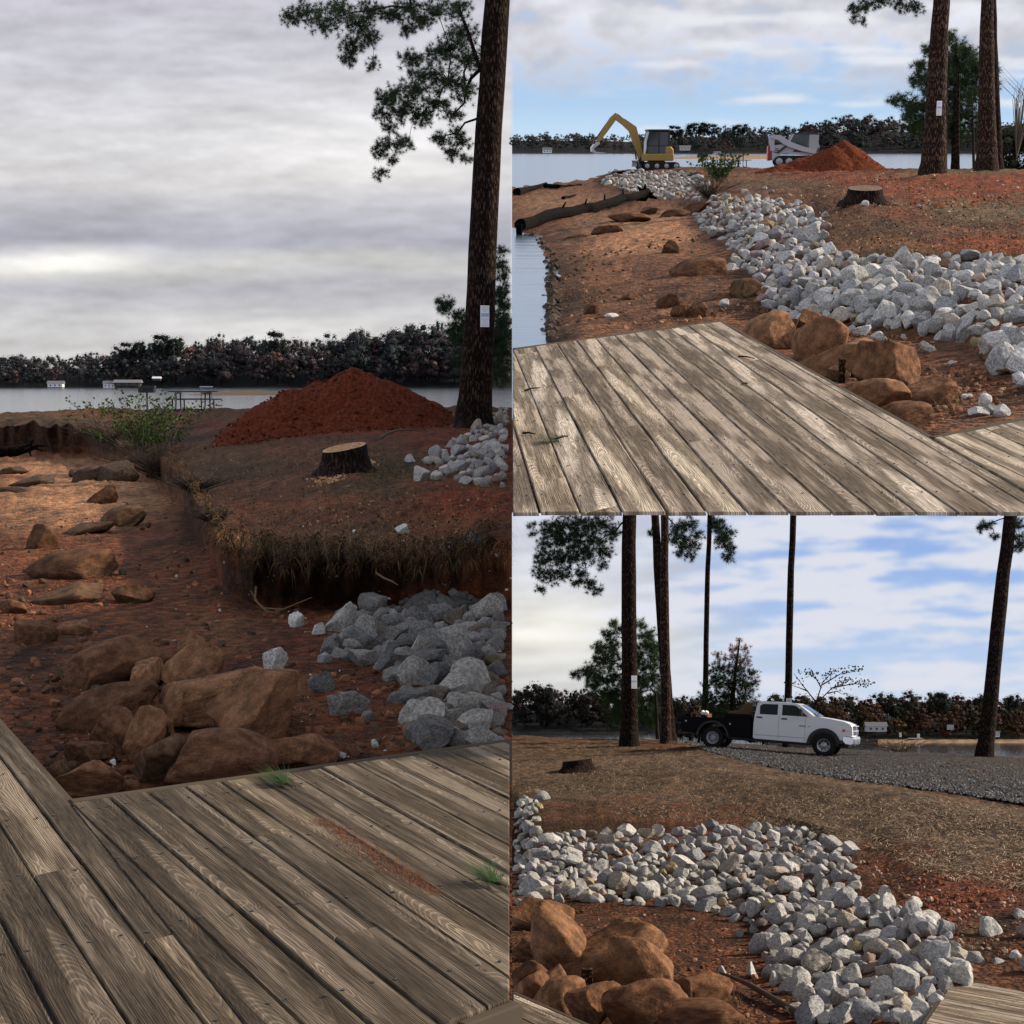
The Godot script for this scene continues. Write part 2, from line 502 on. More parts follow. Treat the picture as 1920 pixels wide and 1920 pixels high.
# a distant crown about 1 high and wide, made of leaf clumps
func make_far(seed_: int, pine: bool) -> ArrayMesh:
	var r := RandomNumberGenerator.new(); r.seed = seed_
	var st := begin(); st.set_smooth_group(-1)
	var lobes := []
	for k in 9:
		var y := r.randf_range(0.45, 0.92) if pine else r.randf_range(0.25, 0.85)
		var rad := (0.30 - 0.22 * absf(y - 0.65) * 2.0) if pine else 0.34 * sin(clampf(y, 0.1, 0.95) * PI)
		var an := r.randf() * TAU
		lobes.append([Vector3(cos(an) * rad, y, sin(an) * rad), r.randf_range(0.09, 0.17)])
	st.set_smooth_group(0)
	var ball := ico(1)
	for l in lobes:
		var v := []; var nn := []
		for p in ball[0]:
			v.append(l[0] + p * l[1] * 0.55 * Vector3(1.05, 0.8, 1.05) * (0.92 + 0.5 * nz.get_noise_3d(p.x * 70.0 + l[0].x * 300.0, p.y * 70.0 + seed_ * 9.0, p.z * 70.0)))
			nn.append((p * 0.35 + (l[0] - Vector3(0, 0.45, 0)) * 2.0 + Vector3(0, 0.25, 0)).normalized())
		for q in ball[1]:
			for e in [q[0], q[2], q[1]]:
				st.set_normal(nn[e]); st.add_vertex(v[e])
	for k in 620:
		var l: Array = lobes[r.randi() % 9]
		var d := Vector3(r.randfn(), r.randfn() * 0.8 + 0.1, r.randfn()).normalized()
		var c: Vector3 = l[0] + d * l[1] * r.randf_range(0.5, 1.3) * Vector3(1.05, 0.8, 1.05)
		var t1 := Vector3(r.randfn(), r.randfn(), r.randfn()).normalized() * r.randf_range(0.010, 0.022)
		var t2 := Vector3(r.randfn(), r.randfn(), r.randfn()).normalized() * 0.018
		st.set_normal((d * 0.22 + (c - Vector3(0, 0.45, 0)) * 2.0 + Vector3(0, 0.25, 0)).normalized())
		quad(st, c - t1, c + t2, c + t1, c - t2)
	quad(st, Vector3(-0.012, 0, 0), Vector3(0.012, 0, 0), Vector3(0.008, 0.6, 0), Vector3(-0.008, 0.6, 0))
	quad(st, Vector3(0, 0, -0.012), Vector3(0, 0, 0.012), Vector3(0, 0.6, 0.008), Vector3(0, 0.6, -0.008))
	return st.commit()

# ---------------------------------------------------------------- sky
func ramp(stops: Array, t: float) -> Color:
	for i in stops.size() - 1:
		if t <= stops[i + 1][0]:
			var k := clampf((t - stops[i][0]) / (stops[i + 1][0] - stops[i][0]), 0.0, 1.0)
			return stops[i][1].lerp(stops[i + 1][1], k)
	return stops[stops.size() - 1][1]

func fb(x: float, y: float) -> float: return nc.get_noise_2d(x, y)

func sky_at(px: float, py: float) -> Color:
	var c: Color
	if px < 960.0:
		var w := fb(px * 0.25, py * 0.9) * 34.0
		c = ramp([[-300.0, srgb(190, 190, 202)], [0.0, srgb(202, 201, 212)], [120.0, srgb(206, 206, 214)], [260.0, srgb(218, 217, 220)], [330.0, srgb(214, 212, 213)], [410.0, srgb(184, 184, 194)], [455.0, srgb(170, 171, 183)], [495.0, srgb(206, 205, 203)], [535.0, srgb(186, 186, 193)], [600.0, srgb(203, 202, 203)], [720.0, srgb(216, 214, 211)]], py + w)
		var n := fb(px * 0.4, py * 2.0 + 500.0) + 0.8 * fb(px * 0.9 + 90.0, py * 6.0) + 0.5 * fb(px * 2.6, py * 15.0)
		c = c * (1.0 + 0.085 * n)
		var warm := exp(-pow((px - 700.0) / 260.0, 2.0) - pow((py - 285.0) / 120.0, 2.0)) * 0.09 + exp(-pow((px - 120.0) / 230.0, 2.0) - pow((py - 495.0 + 0.05 * px) / 24.0, 2.0)) * 0.24 + exp(-pow((px - 500.0) / 400.0, 2.0) - pow((py - 610.0) / 26.0, 2.0)) * 0.07
		c += Color(1.0, 0.96, 0.86) * warm
	elif py < 640.0:
		c = ramp([[-300.0, srgb(190, 202, 226)], [60.0, srgb(186, 204, 234)], [150.0, srgb(180, 206, 238)], [190.0, srgb(176, 208, 240)], [250.0, srgb(196, 222, 246)], [300.0, srgb(222, 233, 244)]], py)
		var n := fb(px * 0.7 + 60.0, py * 1.3) + 0.7 * fb(px * 1.8, py * 3.4 + 200.0)
		var cloud := smoothstep(185.0, 70.0, py + n * 90.0) * smoothstep(-0.75, 0.05, n + 0.25)
		c = c.lerp(srgb(214, 215, 224) * (1.0 + 0.15 * n), cloud)
		var wisp := smoothstep(0.05, 0.5, fb(px * 0.35 + 700.0, py * 3.5)) * smoothstep(1040.0, 1300.0, px)
		c = c.lerp(srgb(236, 238, 244), wisp * 0.8)
	else:
		var n := 0.8 * fb(px * 0.45 + py * 0.35 + 100.0, py * 1.5 + 77.0) + 0.85 * fb(px * 0.55 + py * 0.8, py * 4.2 + 31.0) + 0.28 * fb(px * 1.6 + py * 1.5, py * 9.0)
		var blue := smoothstep(1060.0, 1420.0, px + n * 200.0)
		c = ramp([[940.0, srgb(214, 217, 232)], [1100.0, srgb(222, 224, 232)], [1200.0, srgb(236, 234, 226)], [1290.0, srgb(226, 226, 226)], [1360.0, srgb(228, 226, 220)]], py)
		c = c * (0.955 + 0.10 * n)
		var b := ramp([[940.0, srgb(134, 168, 228)], [1150.0, srgb(160, 190, 236)], [1290.0, srgb(196, 214, 236)], [1360.0, srgb(206, 216, 232)]], py)
		var cl := smoothstep(-0.42, 0.36, n + 0.1)
		c = c.lerp(b.lerp(srgb(222, 225, 236), cl * 0.92 + 0.06), blue)
		c += Color(1.0, 0.93, 0.72) * 0.10 * exp(-pow((px - 1010.0) / 130.0, 2.0) - pow((py - 1150.0) / 60.0, 2.0))
	return (c * 0.878).clamp(Color(0, 0, 0), Color(1, 1, 1))

func make_sky(pitch: float) -> Sky:
	var low := Image.create(512, 256, false, Image.FORMAT_RGBF)
	for y in 256:
		var el := PI * (0.5 - (y + 0.5) / 256.0)
		for x in 512:
			var az := TAU * (x + 0.5) / 512.0
			var d := Vector3(sin(az) * cos(el), sin(el), -cos(az) * cos(el))
			var n := nc.get_noise_3d(d.x * 130.0, d.y * 260.0, d.z * 130.0)
			var c := srgb(206, 208, 218).lerp(srgb(180, 184, 198), smoothstep(-0.3, 0.4, n)).lerp(srgb(164, 190, 228), smoothstep(0.1, 0.6, -n) * 0.6)
			low.set_pixel(x, y, c.srgb_to_linear())
	low.resize(4096, 2048, Image.INTERPOLATE_CUBIC)
	var back := Basis(Vector3.RIGHT, -pitch)
	for y in range(690, 1030):
		var el := PI * (0.5 - (y + 0.5) / 2048.0)
		for xx in range(-218, 220):
			var az := TAU * (xx + 0.5) / 4096.0
			var x := posmod(xx, 4096)
			var d := back * Vector3(sin(az) * cos(el), sin(el), -cos(az) * cos(el))
			var px := 960.0 + F * d.x / -d.z
			var py := 960.0 - F * d.y / -d.z
			var edge := minf(minf(smoothstep(-120.0, 0.0, px), smoothstep(2040.0, 1920.0, px)), smoothstep(-140.0, 0.0, py))
			if edge <= 0.0: continue
			low.set_pixel(x, y, low.get_pixel(x, y).lerp(sky_at(px, py).srgb_to_linear(), edge))
	var pm := PanoramaSkyMaterial.new()
	pm.panorama = ImageTexture.create_from_image(low)
	var s := Sky.new()
	s.sky_material = pm
	return s

# ---------------------------------------------------------------- terrain
func ground_color(w: Shore, patches: Array, base: Color, px: float, py: float, p: Vector3) -> Color:
	var c := base
	var n := nz.get_noise_2d(p.x * 9.0, p.z * 5.0)
	var n2 := nz.get_noise_2d(p.x * 38.0 + 200.0, p.z * 20.0)
	for q in patches:
		var dx: float = (px - q[0]) / q[2]; var dy: float = (py - q[1]) / q[3]
		var r := sqrt(dx * dx + dy * dy)
		if r > 1.7: continue
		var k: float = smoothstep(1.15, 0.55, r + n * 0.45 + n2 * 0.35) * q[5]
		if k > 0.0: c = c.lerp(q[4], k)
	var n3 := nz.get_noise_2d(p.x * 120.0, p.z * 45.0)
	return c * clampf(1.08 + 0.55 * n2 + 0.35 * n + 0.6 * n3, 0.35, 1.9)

func ragged(w: Shore, k: int, amp: float, seed_: float):
	var p := PackedVector3Array()
	var px := w.px0
	while px <= w.px1 + 8.0:
		var e := w.at_row(k, px)
		var n := nz.get_noise_2d(px * 1.4, seed_ * 100.0) + 0.3 * nz.get_noise_2d(px * 4.0, seed_ * 100.0 + 50.0)
		p.append(Vector3(px, e.x + n * amp, (1.0 / e.y) * (1.0 - 0.012 * n * amp / 9.0)))
		px += 7.0
	w.rows[k] = p

func terrain(w: Shore, called: String, m: Material, base: Color, patches: Array, rough: float, step := 4.0) -> MeshInstance3D:
	var st := begin(); st.set_smooth_group(0)
	var cols := int((w.px1 - w.px0) / step)
	var lines := []  # (row index, t)
	for k in w.rows.size() - 1:
		var most := 0.0
		for i in 12:
			var px := lerpf(w.px0, w.px1, i / 11.0)
			most = maxf(most, absf(w.at_row(k, px).x - w.at_row(k + 1, px).x))
		var n := clampi(int(most / step), 2, 90)
		for i in n: lines.append([k, float(i) / n])
	lines.append([w.rows.size() - 2, 1.0])
	for l in lines:
		for i in cols + 1:
			var px := lerpf(w.px0, w.px1, float(i) / cols)
			var a := w.at_row(l[0], px); var b := w.at_row(l[0] + 1, px)
			var py := lerpf(a.x, b.x, l[1])
			var d := 1.0 / lerpf(a.y, b.y, l[1])
			var p := w.pt(px, py, d)
			var n := nz.get_noise_2d(p.x * 14.0, p.z * 7.0) + 0.55 * nz.get_noise_2d(p.x * 55.0, p.z * 28.0) + 0.3 * nz.get_noise_2d(p.x * 160.0, p.z * 80.0)
			p.y += n * rough * clampf(d / 20.0, 0.5, 3.0)
			st.set_color(ground_color(w, patches, base, px, py, p))
			st.add_vertex(p)
	var k := cols + 1
	for j in lines.size() - 1:
		for i in cols:
			var a := j * k + i
			for q in [a, a + k, a + k + 1, a, a + k + 1, a + 1]: st.add_index(q)
	st.generate_normals()
	var o := obj(called, st.commit(), m)
	o.transform = w.xf
	kind(o, "structure")
	return o

func water(w: Shore, y: float, d0: float, d1: float, x0: float, x1: float, m: Material):
	var st := begin(); st.set_smooth_group(0)
	var n := 24
	for i in n:
		var za := -d0 * pow(d1 / d0, float(i) / n); var zb := -d0 * pow(d1 / d0, float(i + 1) / n)
		quad(st, Vector3(x0 * za / -d1, y, za), Vector3(x0 * zb / -d1, y, zb), Vector3(x1 * zb / -d1, y, zb), Vector3(x1 * za / -d1, y, za))
	var o := obj("lake", done(st), m)
	o.transform = w.xf
	kind(o, "structure")

func far_wood(w: Shore, label: String, tops: Array, d: float, y0: float, tone: Callable, count: int, pines: Array):
	var px0: float = tops[0][0]; var px1: float = tops[tops.size() - 1][0]
	var top := func(px: float) -> float:
		for i in tops.size() - 1:
			if px <= tops[i + 1][0]: return lerpf(tops[i][1], tops[i + 1][1], (px - tops[i][0]) / (tops[i + 1][0] - tops[i][0]))
		return tops[tops.size() - 1][1]
	# the slope of the far bank
	var st := begin(); st.set_smooth_group(0)
	var n := 90
	for i in n:
		for j in 6:
			var q := []
			for e in [[i, j], [i + 1, j], [i + 1, j + 1], [i, j + 1]]:
				var px := lerpf(px0, px1, float(e[0]) / n)
				var t: float = e[1] / 6.0
				var rise: float = w.pt(px, top.call(px), d).y - y0
				var dd := d + 90.0 * t - (8.0 + 8.0 * nz.get_noise_1d(px * 2.0)) * (1.0 if e[1] == 0 else 0.0)
				q.append(Vector3((px - 960.0) / F * dd, y0 - 0.3 + (0.8 if e[1] > 0 else 0.0) + rise * 0.62 * smoothstep(0.0, 1.0, t), -dd))
			quad(st, q[0], q[3], q[2], q[1])
	var hill := obj("hill", done(st), M.far_ground)
	hill.transform = w.xf
	kind(hill, "structure")
	var xs := [[], [], [], []]; var cs := [[], [], [], []]
	for i in count:
		var px := rng.randf_range(px0, px1)
		var t := pow(rng.randf(), 0.8)
		var base_d := d + 60.0 * t
		var tp: float = top.call(px)
		var rise: float = w.pt(px, tp, base_d).y - y0
		var yb := y0 + 0.3 + rise * 0.55 * t
		var hgt := rise - (yb - y0)
		hgt = clampf(hgt * (0.70 + 0.44 * pow(rng.randf(), 2.0) + 0.25 * nz.get_noise_2d(px * 1.6, 3.0)), rise * 0.25, rise * 1.06)
		if t < 0.35: hgt = minf(hgt, rise * rng.randf_range(0.35, 0.75))
		var tn: Array = tone.call(px, t)
		var v: int = tn[1]
		if t < 0.45: v = 2 + v % 2
		elif rng.randf() < 0.08: hgt *= rng.randf_range(1.08, 1.25); v = v % 2
		var wd := hgt * rng.randf_range(0.45, 0.85) * (1.25 if v > 1 else 1.0)
		xs[v].append(Transform3D(Basis(Vector3.UP, rng.randf() * TAU).scaled(Vector3(wd, hgt, wd)), Vector3((px - 960.0) / F * base_d, yb, -base_d)))
		cs[v].append(tn[0] * (1.15 if w != R else 0.8) * rng.randf_range(0.85, 1.15))  # crowns across the lake lightened, haze put into their colour
	for v in 4:
		if xs[v].size() == 0: continue
		var o := multi("woods", far_mesh[v], M.leaf_multi, xs[v], null, cs[v])
		o.transform = w.xf
		kind(o, "stuff")
		o.set_meta("label", label); o.set_meta("category", "woods")
	for q in pines:   # the tall pines one can tell apart on the skyline
		var base_d := d + 20.0
		var p0 := Vector3((q[0] - 960.0) / F * base_d, y0, -base_d)
		var hgt: float = w.pt(q[0], q[1], base_d).y - y0
		var t := thing(w, "pine_tree", q[2], "pine tree", p0, 0.0, "tall pines on the far skyline")
		obj("trunk", tube_mesh([Vector3.ZERO, Vector3(0, hgt * 0.9, 0)], [hgt * 0.016, hgt * 0.006], 6), M.bark_dark, t)
		var ca := []; var cc := []
		for e in 3:
			ca.append(Transform3D(Basis(Vector3.UP, e * 2.0).scaled(Vector3(q[3], hgt * 0.62, q[3])), Vector3(0, hgt * 0.42 - e * 0.3, 0)))
			cc.append(Color(0.018, 0.023, 0.020))
		kind(multi("crown", far_mesh[q[4]], M.leaf_multi, ca, t, cc), "stuff")

# ---------------------------------------------------------------- decks
func deck(w: Shore, label: String, outline: Array, deg: float, pitch: float, start: float, joint_deg: float, mats: Array, seed_: int, y := 0.0, thick := 0.036) -> Node3D:
	var r := RandomNumberGenerator.new(); r.seed = seed_
	var poly := PackedVector2Array()
	for q in outline:
		var p := w.plane(q[0], q[1], y)
		poly.append(Vector2(p.x, -p.z))
	if Geometry2D.is_polygon_clockwise(poly): poly.reverse()
	var dir := Vector2(sin(deg_to_rad(deg)), cos(deg_to_rad(deg)))
	var nrm := Vector2(dir.y, -dir.x)
	var jd := Vector2(sin(deg_to_rad(joint_deg)), cos(deg_to_rad(joint_deg)))
	var lo := 1e9; var hi := -1e9
	for p in poly: lo = minf(lo, p.dot(nrm)); hi = maxf(hi, p.dot(nrm))
	var t := thing(w, "wooden_deck", label, "deck", Vector3(0, y, 0))
	var o := start
	while o > lo: o -= pitch
	var nails := []
	while o < hi:
		var wd := pitch * r.randf_range(0.93, 1.07)
		var gap := r.randf_range(0.007, 0.013)
		var a := nrm * (o + gap); var b := nrm * (o + wd)
		var strip := PackedVector2Array([a - dir * 40.0, b - dir * 40.0, b + dir * 40.0, a + dir * 40.0])
		# cut across at staggered joints over the joists
		var cuts := [-40.0]
		var s := r.randf_range(2.0, 11.0)
		var first: int = r.randi() % mats.size()
		var base := Vector2.ZERO
		while s < 30.0:
			cuts.append(s); s += 6.0 + 0.75 * r.randi_range(0, 7)
		cuts.append(60.0)
		for ci in cuts.size() - 1:
			var c0: Vector2 = nrm * (o + wd * 0.5) + dir * (cuts[ci] + 0.004); var c1: Vector2 = nrm * (o + wd * 0.5) + dir * (cuts[ci + 1] - 0.004)
			var cell := PackedVector2Array([c0 - jd * 9.0, c0 + jd * 9.0, c1 + jd * 9.0, c1 - jd * 9.0])
			for g1 in Geometry2D.intersect_polygons(strip, cell):
				for g in Geometry2D.intersect_polygons(g1, poly):
					if g.size() < 3: continue
					var area := 0.0
					for i in g.size(): area += g[i].cross(g[(i + 1) % g.size()])
					if absf(area) < 0.004: continue
					_board(t, g, dir, nrm, o, pitch, mats[first if r.randf() < 0.75 else r.randi() % mats.size()], r, thick)
		# nails over each joist
		var s2 := 0.35
		while s2 < 26.0:
			for e in [0.2, 0.8]:
				var q: Vector2 = nrm * (o + wd * (e + r.randf_range(-0.03, 0.03))) + dir * (s2 + r.randf_range(-0.02, 0.02))
				if Geometry2D.is_point_in_polygon(q, poly) and r.randf() < 0.9: nails.append(Transform3D(Basis().scaled(Vector3(0.005, 0.003, 0.008)), Vector3(q.x, 0.003, -q.y)))
			s2 += 0.75
		o += wd
	var cm := CylinderMesh.new(); cm.top_radius = 1.0; cm.bottom_radius = 1.0; cm.height = 1.0; cm.radial_segments = 7; cm.rings = 1
	kind(multi("nail_heads", cm, M.black, nails, t), "stuff")
	return t

func _board(t: Node3D, g: PackedVector2Array, dir: Vector2, nrm: Vector2, o: float, pitch: float, m: Material, r: RandomNumberGenerator, thick: float):
	if Geometry2D.is_polygon_clockwise(g): g.reverse()
	var clean := PackedVector2Array()
	for i in g.size():
		if g[i].distance_to(g[(i + g.size() - 1) % g.size()]) > 0.012: clean.append(g[i])
	if clean.size() < 3: return
	g = clean
	var cen := Vector2.ZERO
	for p in g: cen += p
	cen /= g.size()
	var st := begin(); st.set_smooth_group(-1)
	var rise := r.randf_range(-0.003, 0.003)
	var tilt := r.randf_range(-0.012, 0.012)
	var v0 := r.randf() ; var fl := r.randi() % 2
	var len_uv := r.randf_range(2.4, 3.2)
	var inner := PackedVector2Array()
	var n := g.size()
	for i in n:
		var e0 := (g[i] - g[(i + n - 1) % n]).normalized(); var e1 := (g[(i + 1) % n] - g[i]).normalized()
		var bis := (Vector2(-e0.y, e0.x) + Vector2(-e1.y, e1.x))
		inner.append(g[i] + bis.normalized() * 0.005)
	var vert := func(p: Vector2, y: float):
		var u := (p.dot(nrm) - o) / pitch
		st.set_uv(Vector2((1.0 - u) if fl else u, p.dot(dir) / len_uv + v0))
		st.add_vertex(Vector3(p.x, y + rise + tilt * (p - cen).dot(nrm), -p.y))
	var idx := Geometry2D.triangulate_polygon(inner)
	if idx.size() == 0:
		inner = g.duplicate()
		idx = Geometry2D.triangulate_polygon(inner)
		if idx.size() == 0: return
	for i in idx: vert.call(inner[i], 0.0)
	for i in n:
		var j := (i + 1) % n
		for q in [[inner[i], 0.0], [inner[j], 0.0], [g[j], -0.006], [inner[i], 0.0], [g[j], -0.006], [g[i], -0.006], [g[i], -0.006], [g[j], -0.006], [g[j], -thick], [g[i], -0.006], [g[j], -thick], [g[i], -thick]]:
			vert.call(q[0], q[1])
	st.generate_normals(); st.generate_tangents()
	obj("board", st.commit(), m, t)

func beam(w: Shore, t: Node3D, called: String, a: Vector2, b: Vector2, y: float, s: Vector2, m: Material):
	var p := w.plane(a.x, a.y, y); var q := w.plane(b.x, b.y, y)
	var c := (p + q) * 0.5
	var dir := (q - p).normalized()
	obj(called, box_mesh(c - Vector3(0, s.y * 0.5, 0), Vector3(p.distance_to(q), s.y, s.x), 0.005, Basis(dir, Vector3.UP, dir.cross(Vector3.UP))), m, t)

# ---------------------------------------------------------------- stones
var riprap_count := 0
func stone_basis(sx: float, sy: float, sz: float) -> Basis:
	return Basis(Vector3(rng.randfn(), rng.randfn(), rng.randfn()).normalized(), rng.randf() * TAU) * Basis.from_scale(Vector3(sx, sy, sz))

# piles: stones of about size metres over the ground inside an outline of columns and rows
func pile(w: Shore, outline: Array, size: float, tries: int, singles: int, label: String, group: String, dark: bool, lift := 0.35, spread := 0.62):
	var poly := PackedVector2Array()
	for q in outline: poly.append(Vector2(q[0], q[1]))
	var lo := poly[0]; var hi := poly[0]
	for p in poly: lo = lo.min(p); hi = hi.max(p)
	var found := []
	var cells := {}
	for k in tries:
		var p := Vector2(rng.randf_range(lo.x, hi.x), rng.randf_range(lo.y, hi.y))
		if not Geometry2D.is_point_in_polygon(p, poly): continue
		var at := w.hit(p.x, p.y)
		var s := size * clampf(exp(rng.randfn() * 0.30), 0.45, 1.5)
		var sp := s * F / -at.z
		if p.x - sp * 0.6 < 960.0 and w != L: continue
		if p.x + sp * 0.6 > 958.0 and w == L: continue
		var key := Vector2i(p / 24.0)
		var ok := true
		for i in range(-3, 4):
			for j in range(-3, 4):
				for e in cells.get(key + Vector2i(i, j), []):
					var dv: Vector2 = (e[0] - p) * Vector2(1.0, 1.25)
					if dv.length() < (e[1] + sp) * 0.5 * spread: ok = false
		if not ok: continue
		if not cells.has(key): cells[key] = []
		cells[key].append([p, sp])
		found.append([s / -at.z, s, at, p])
	found.sort_custom(func(a, b): return a[0] > b[0])
	var xs := []; var cs := []
	for k in found.size():
		var s: float = found[k][1]; var at: Vector3 = found[k][2] + Vector3(0, s * (lift - 0.5 + rng.randf_range(0.0, 0.35)), 0)
		var b := stone_basis(s * rng.randf_range(0.95, 1.35), s * rng.randf_range(0.7, 1.0), s * rng.randf_range(0.65, 1.0))
		var pick := rng.randi() % 6
		if k < singles:
			var shades: Array = M.dark_rock if dark else M.rock
			var o := obj("riprap_rock", rocks_mesh[rng.randi() % rocks_mesh.size()], shades[pick % shades.size()])
			o.transform = w.xf * Transform3D(b, at)
			var tone: String = (["charcoal", "dark grey", "blackish", "mid grey", "brownish"] if dark else ["light grey", "pale grey", "blue grey", "chalk white", "tan tinged", "dull grey"])[pick % shades.size()]
			var rank := "large" if k < singles / 3 else ("middling" if k < singles * 2 / 3 else "smaller")
			var form := "elongated" if b.get_scale().x > b.get_scale().y * 1.55 else "blocky"
			var f: Vector2 = (found[k][3] - lo) / (hi - lo)
			tag(o, "%s %s %s rock, %s %s of the %s" % [rank, tone, form, "top" if f.y < 0.36 else ("bottom" if f.y > 0.68 else "middle"), "left" if f.x < 0.33 else ("right" if f.x > 0.66 else "centre"), group], "riprap rock", group)
		else:
			xs.append(Transform3D(b, at))
			var v := rng.randf_range(0.40, 0.84) * (0.55 if dark else 1.0)
			if rng.randf() < 0.10: cs.append(Color(v * 0.85, v * rng.randf_range(0.55, 0.75), v * rng.randf_range(0.38, 0.6)))
			else: cs.append(Color(v, v * rng.randf_range(0.965, 1.0), v * rng.randf_range(0.90, 1.02)))
	if xs.size() > 0:
		var o := multi("riprap_stones", rocks_mesh[3], M.rock_multi, xs, null, cs)
		o.transform = w.xf
		kind(o, "stuff"); o.set_meta("label", "smaller stones of the " + group); o.set_meta("category", "riprap")

# one stone or boulder by the place and size it has: centre column, foot row, width and height in columns and rows
func boulder(w: Shore, px: float, py: float, wpx: float, hpx: float, m: Material, v: int, label: String, cat := "boulder", called := "boulder", turn := 0.0, group := "", roll := 0.0, flat := 1.0):
	var at := w.hit(px, py)
	var k := -at.z / F
	if ((w == L and py < 1220.0) or (w == U and py < 600.0)) and cat == "boulder":
		wpx *= 0.85; hpx *= 0.8
	var sx := wpx * k; var sy := hpx * k
	var low := 0.40 if not (((w == L and py < 1220.0) or (w == U and py < 600.0)) and cat == "boulder") else 0.16
	var mesh: Mesh = boulder_mesh[v % boulder_mesh.size()] if cat == "boulder" else rocks_mesh[v % rocks_mesh.size()]
	var o := obj(called, mesh, m)
	o.transform = w.xf * Transform3D(Basis(Vector3.BACK, roll) * Basis.from_scale(Vector3(sx * 1.02, sy * 1.25, maxf(sx, sy) * 0.85 * flat)) * Basis(Vector3.UP, turn), at + Vector3(0, sy * low, -sx * 0.25))
	tag(o, label, cat, group)
	return o

# ---------------------------------------------------------------- plants
func trunk_mesh(base: Vector3, top: Vector3, r0: float, r1: float, flare: float, sides := 20) -> ArrayMesh:
	var path := []; var rad := []
	var n := 14
	for i in n + 1:
		var t := pow(float(i) / n, 1.5)
		var p := base.lerp(top, t)
		var l := (top - base).length()
		p += Vector3(nz.get_noise_2d(t * 60.0, base.x * 50.0), 0, nz.get_noise_2d(t * 60.0, base.z * 50.0)) * 0.04 * l * t * 0.4
		path.append(p)
		rad.append(lerpf(r0, r1, t) * (1.0 + flare * exp(-t * l / (r0 * 1.3))))
	path[0] -= (top - base).normalized() * 0.15
	return tube_mesh(path, rad, sides, 0.10)

# needle tufts through a list of clumps: [column, row, radius in columns, depth offset], with boughs running out from an origin
func needles(w: Shore, t: Node3D, inv: Transform3D, clumps: Array, d: float, from: Vector3, size: float, density: float, m: Material, bough_r: float, lo_px: float, hi_px: float, called := "needles"):
	var xs := []
	var st := begin()
	var k := d / F
	var order := []
	for c in clumps: order.append([w.pt(c[0], c[1], d + c[3]).distance_to(from), c])
	order.sort_custom(func(a, b): return a[0] < b[0])
	var reached := [[from, bough_r]]
	for oc in order:
		var c: Array = oc[1]
		var cen := w.pt(c[0], c[1], d + c[3])
		var best: Array = reached[0]
		for e in reached:
			if cen.distance_to(e[0]) * (1.0 + 0.3 * (bough_r - e[1]) / maxf(bough_r, 0.001)) < cen.distance_to(best[0]): best = e
		var start: Vector3 = best[0]
		var mid := start.lerp(cen, 0.5) + Vector3(rng.randfn() * 0.06, 0.08 * start.distance_to(cen), rng.randfn() * 0.06)
		var r1: float = best[1]
		if bough_r > 0.0: tube(st, [inv * start, inv * mid, inv * cen], [r1, r1 * 0.8, r1 * 0.62], 6)
		reached.append([cen, r1 * 0.62])
		var rad: float = c[2] * k
		var n := int(c[2] * c[2] * density * 2.3) + 3
		for i in n:
			var v := Vector3(rng.randfn(), rng.randfn() * 0.8, rng.randfn()) * 0.5
			if v.length() > 1.05: v = v.normalized() * rng.randf()
			var p := cen + v * rad * 1.35
			var col := 960.0 + p.x / -p.z * F
			if col < lo_px or col > hi_px: continue
			if bough_r > 0.0 and rng.randf() < 0.18: tube(st, [inv * cen.lerp(mid, rng.randf() * 0.4), inv * p], [bough_r * 0.16, bough_r * 0.08], 4)
			var s := size * rng.randf_range(0.6, 1.05)
			var dirv := (v + Vector3(0, 0.35, 0)).normalized()
			xs.append(Transform3D(Basis(Quaternion(Vector3.UP, dirv)) * Basis.from_scale(Vector3(s, s, s)), inv * p))
	if bough_r > 0.0: obj("branches", done(st), M.bark_dark, t)
	kind(multi(called, tuft_mesh, m, xs, t), "stuff")

func tall_pine(w: Shore, label: String, base: Vector2, top: Vector2, w0: float, w1: float, d: float, m: Material, group := "") -> Node3D:
	var b := w.pt(base.x, base.y, d)
	var t := thing(w, "pine_tree", label, "pine tree", b, 0.0, group)
	var tp := w.pt(top.x, top.y, d) - b
	obj("trunk", trunk_mesh(Vector3.ZERO, tp, w0 * 0.5 * d / F, w1 * 0.5 * d / F, 0.35), m, t)
	return t

func inv_of(w: Shore, t: Node3D) -> Transform3D: return t.transform.affine_inverse() * w.xf

# thin bent blades: list of [transform] of one blade mesh
func blade_mesh(seg: int, bend: float, width: float) -> ArrayMesh:
	var st := begin(); st.set_smooth_group(0)
	for i in seg:
		var t0 := float(i) / seg; var t1 := float(i + 1) / seg
		var p0 := Vector3(0, t0 * (1.0 - 0.3 * bend * t0), bend * t0 * t0); var p1 := Vector3(0, t1 * (1.0 - 0.3 * bend * t1), bend * t1 * t1)
		var s0 := Vector3(width * (1.0 - t0 * 0.9), 0, 0); var s1 := Vector3(width * (1.0 - t1 * 0.9), 0, 0)
		quad(st, p0 - s0, p1 - s1, p1 + s1, p0 + s0)
	return done(st)

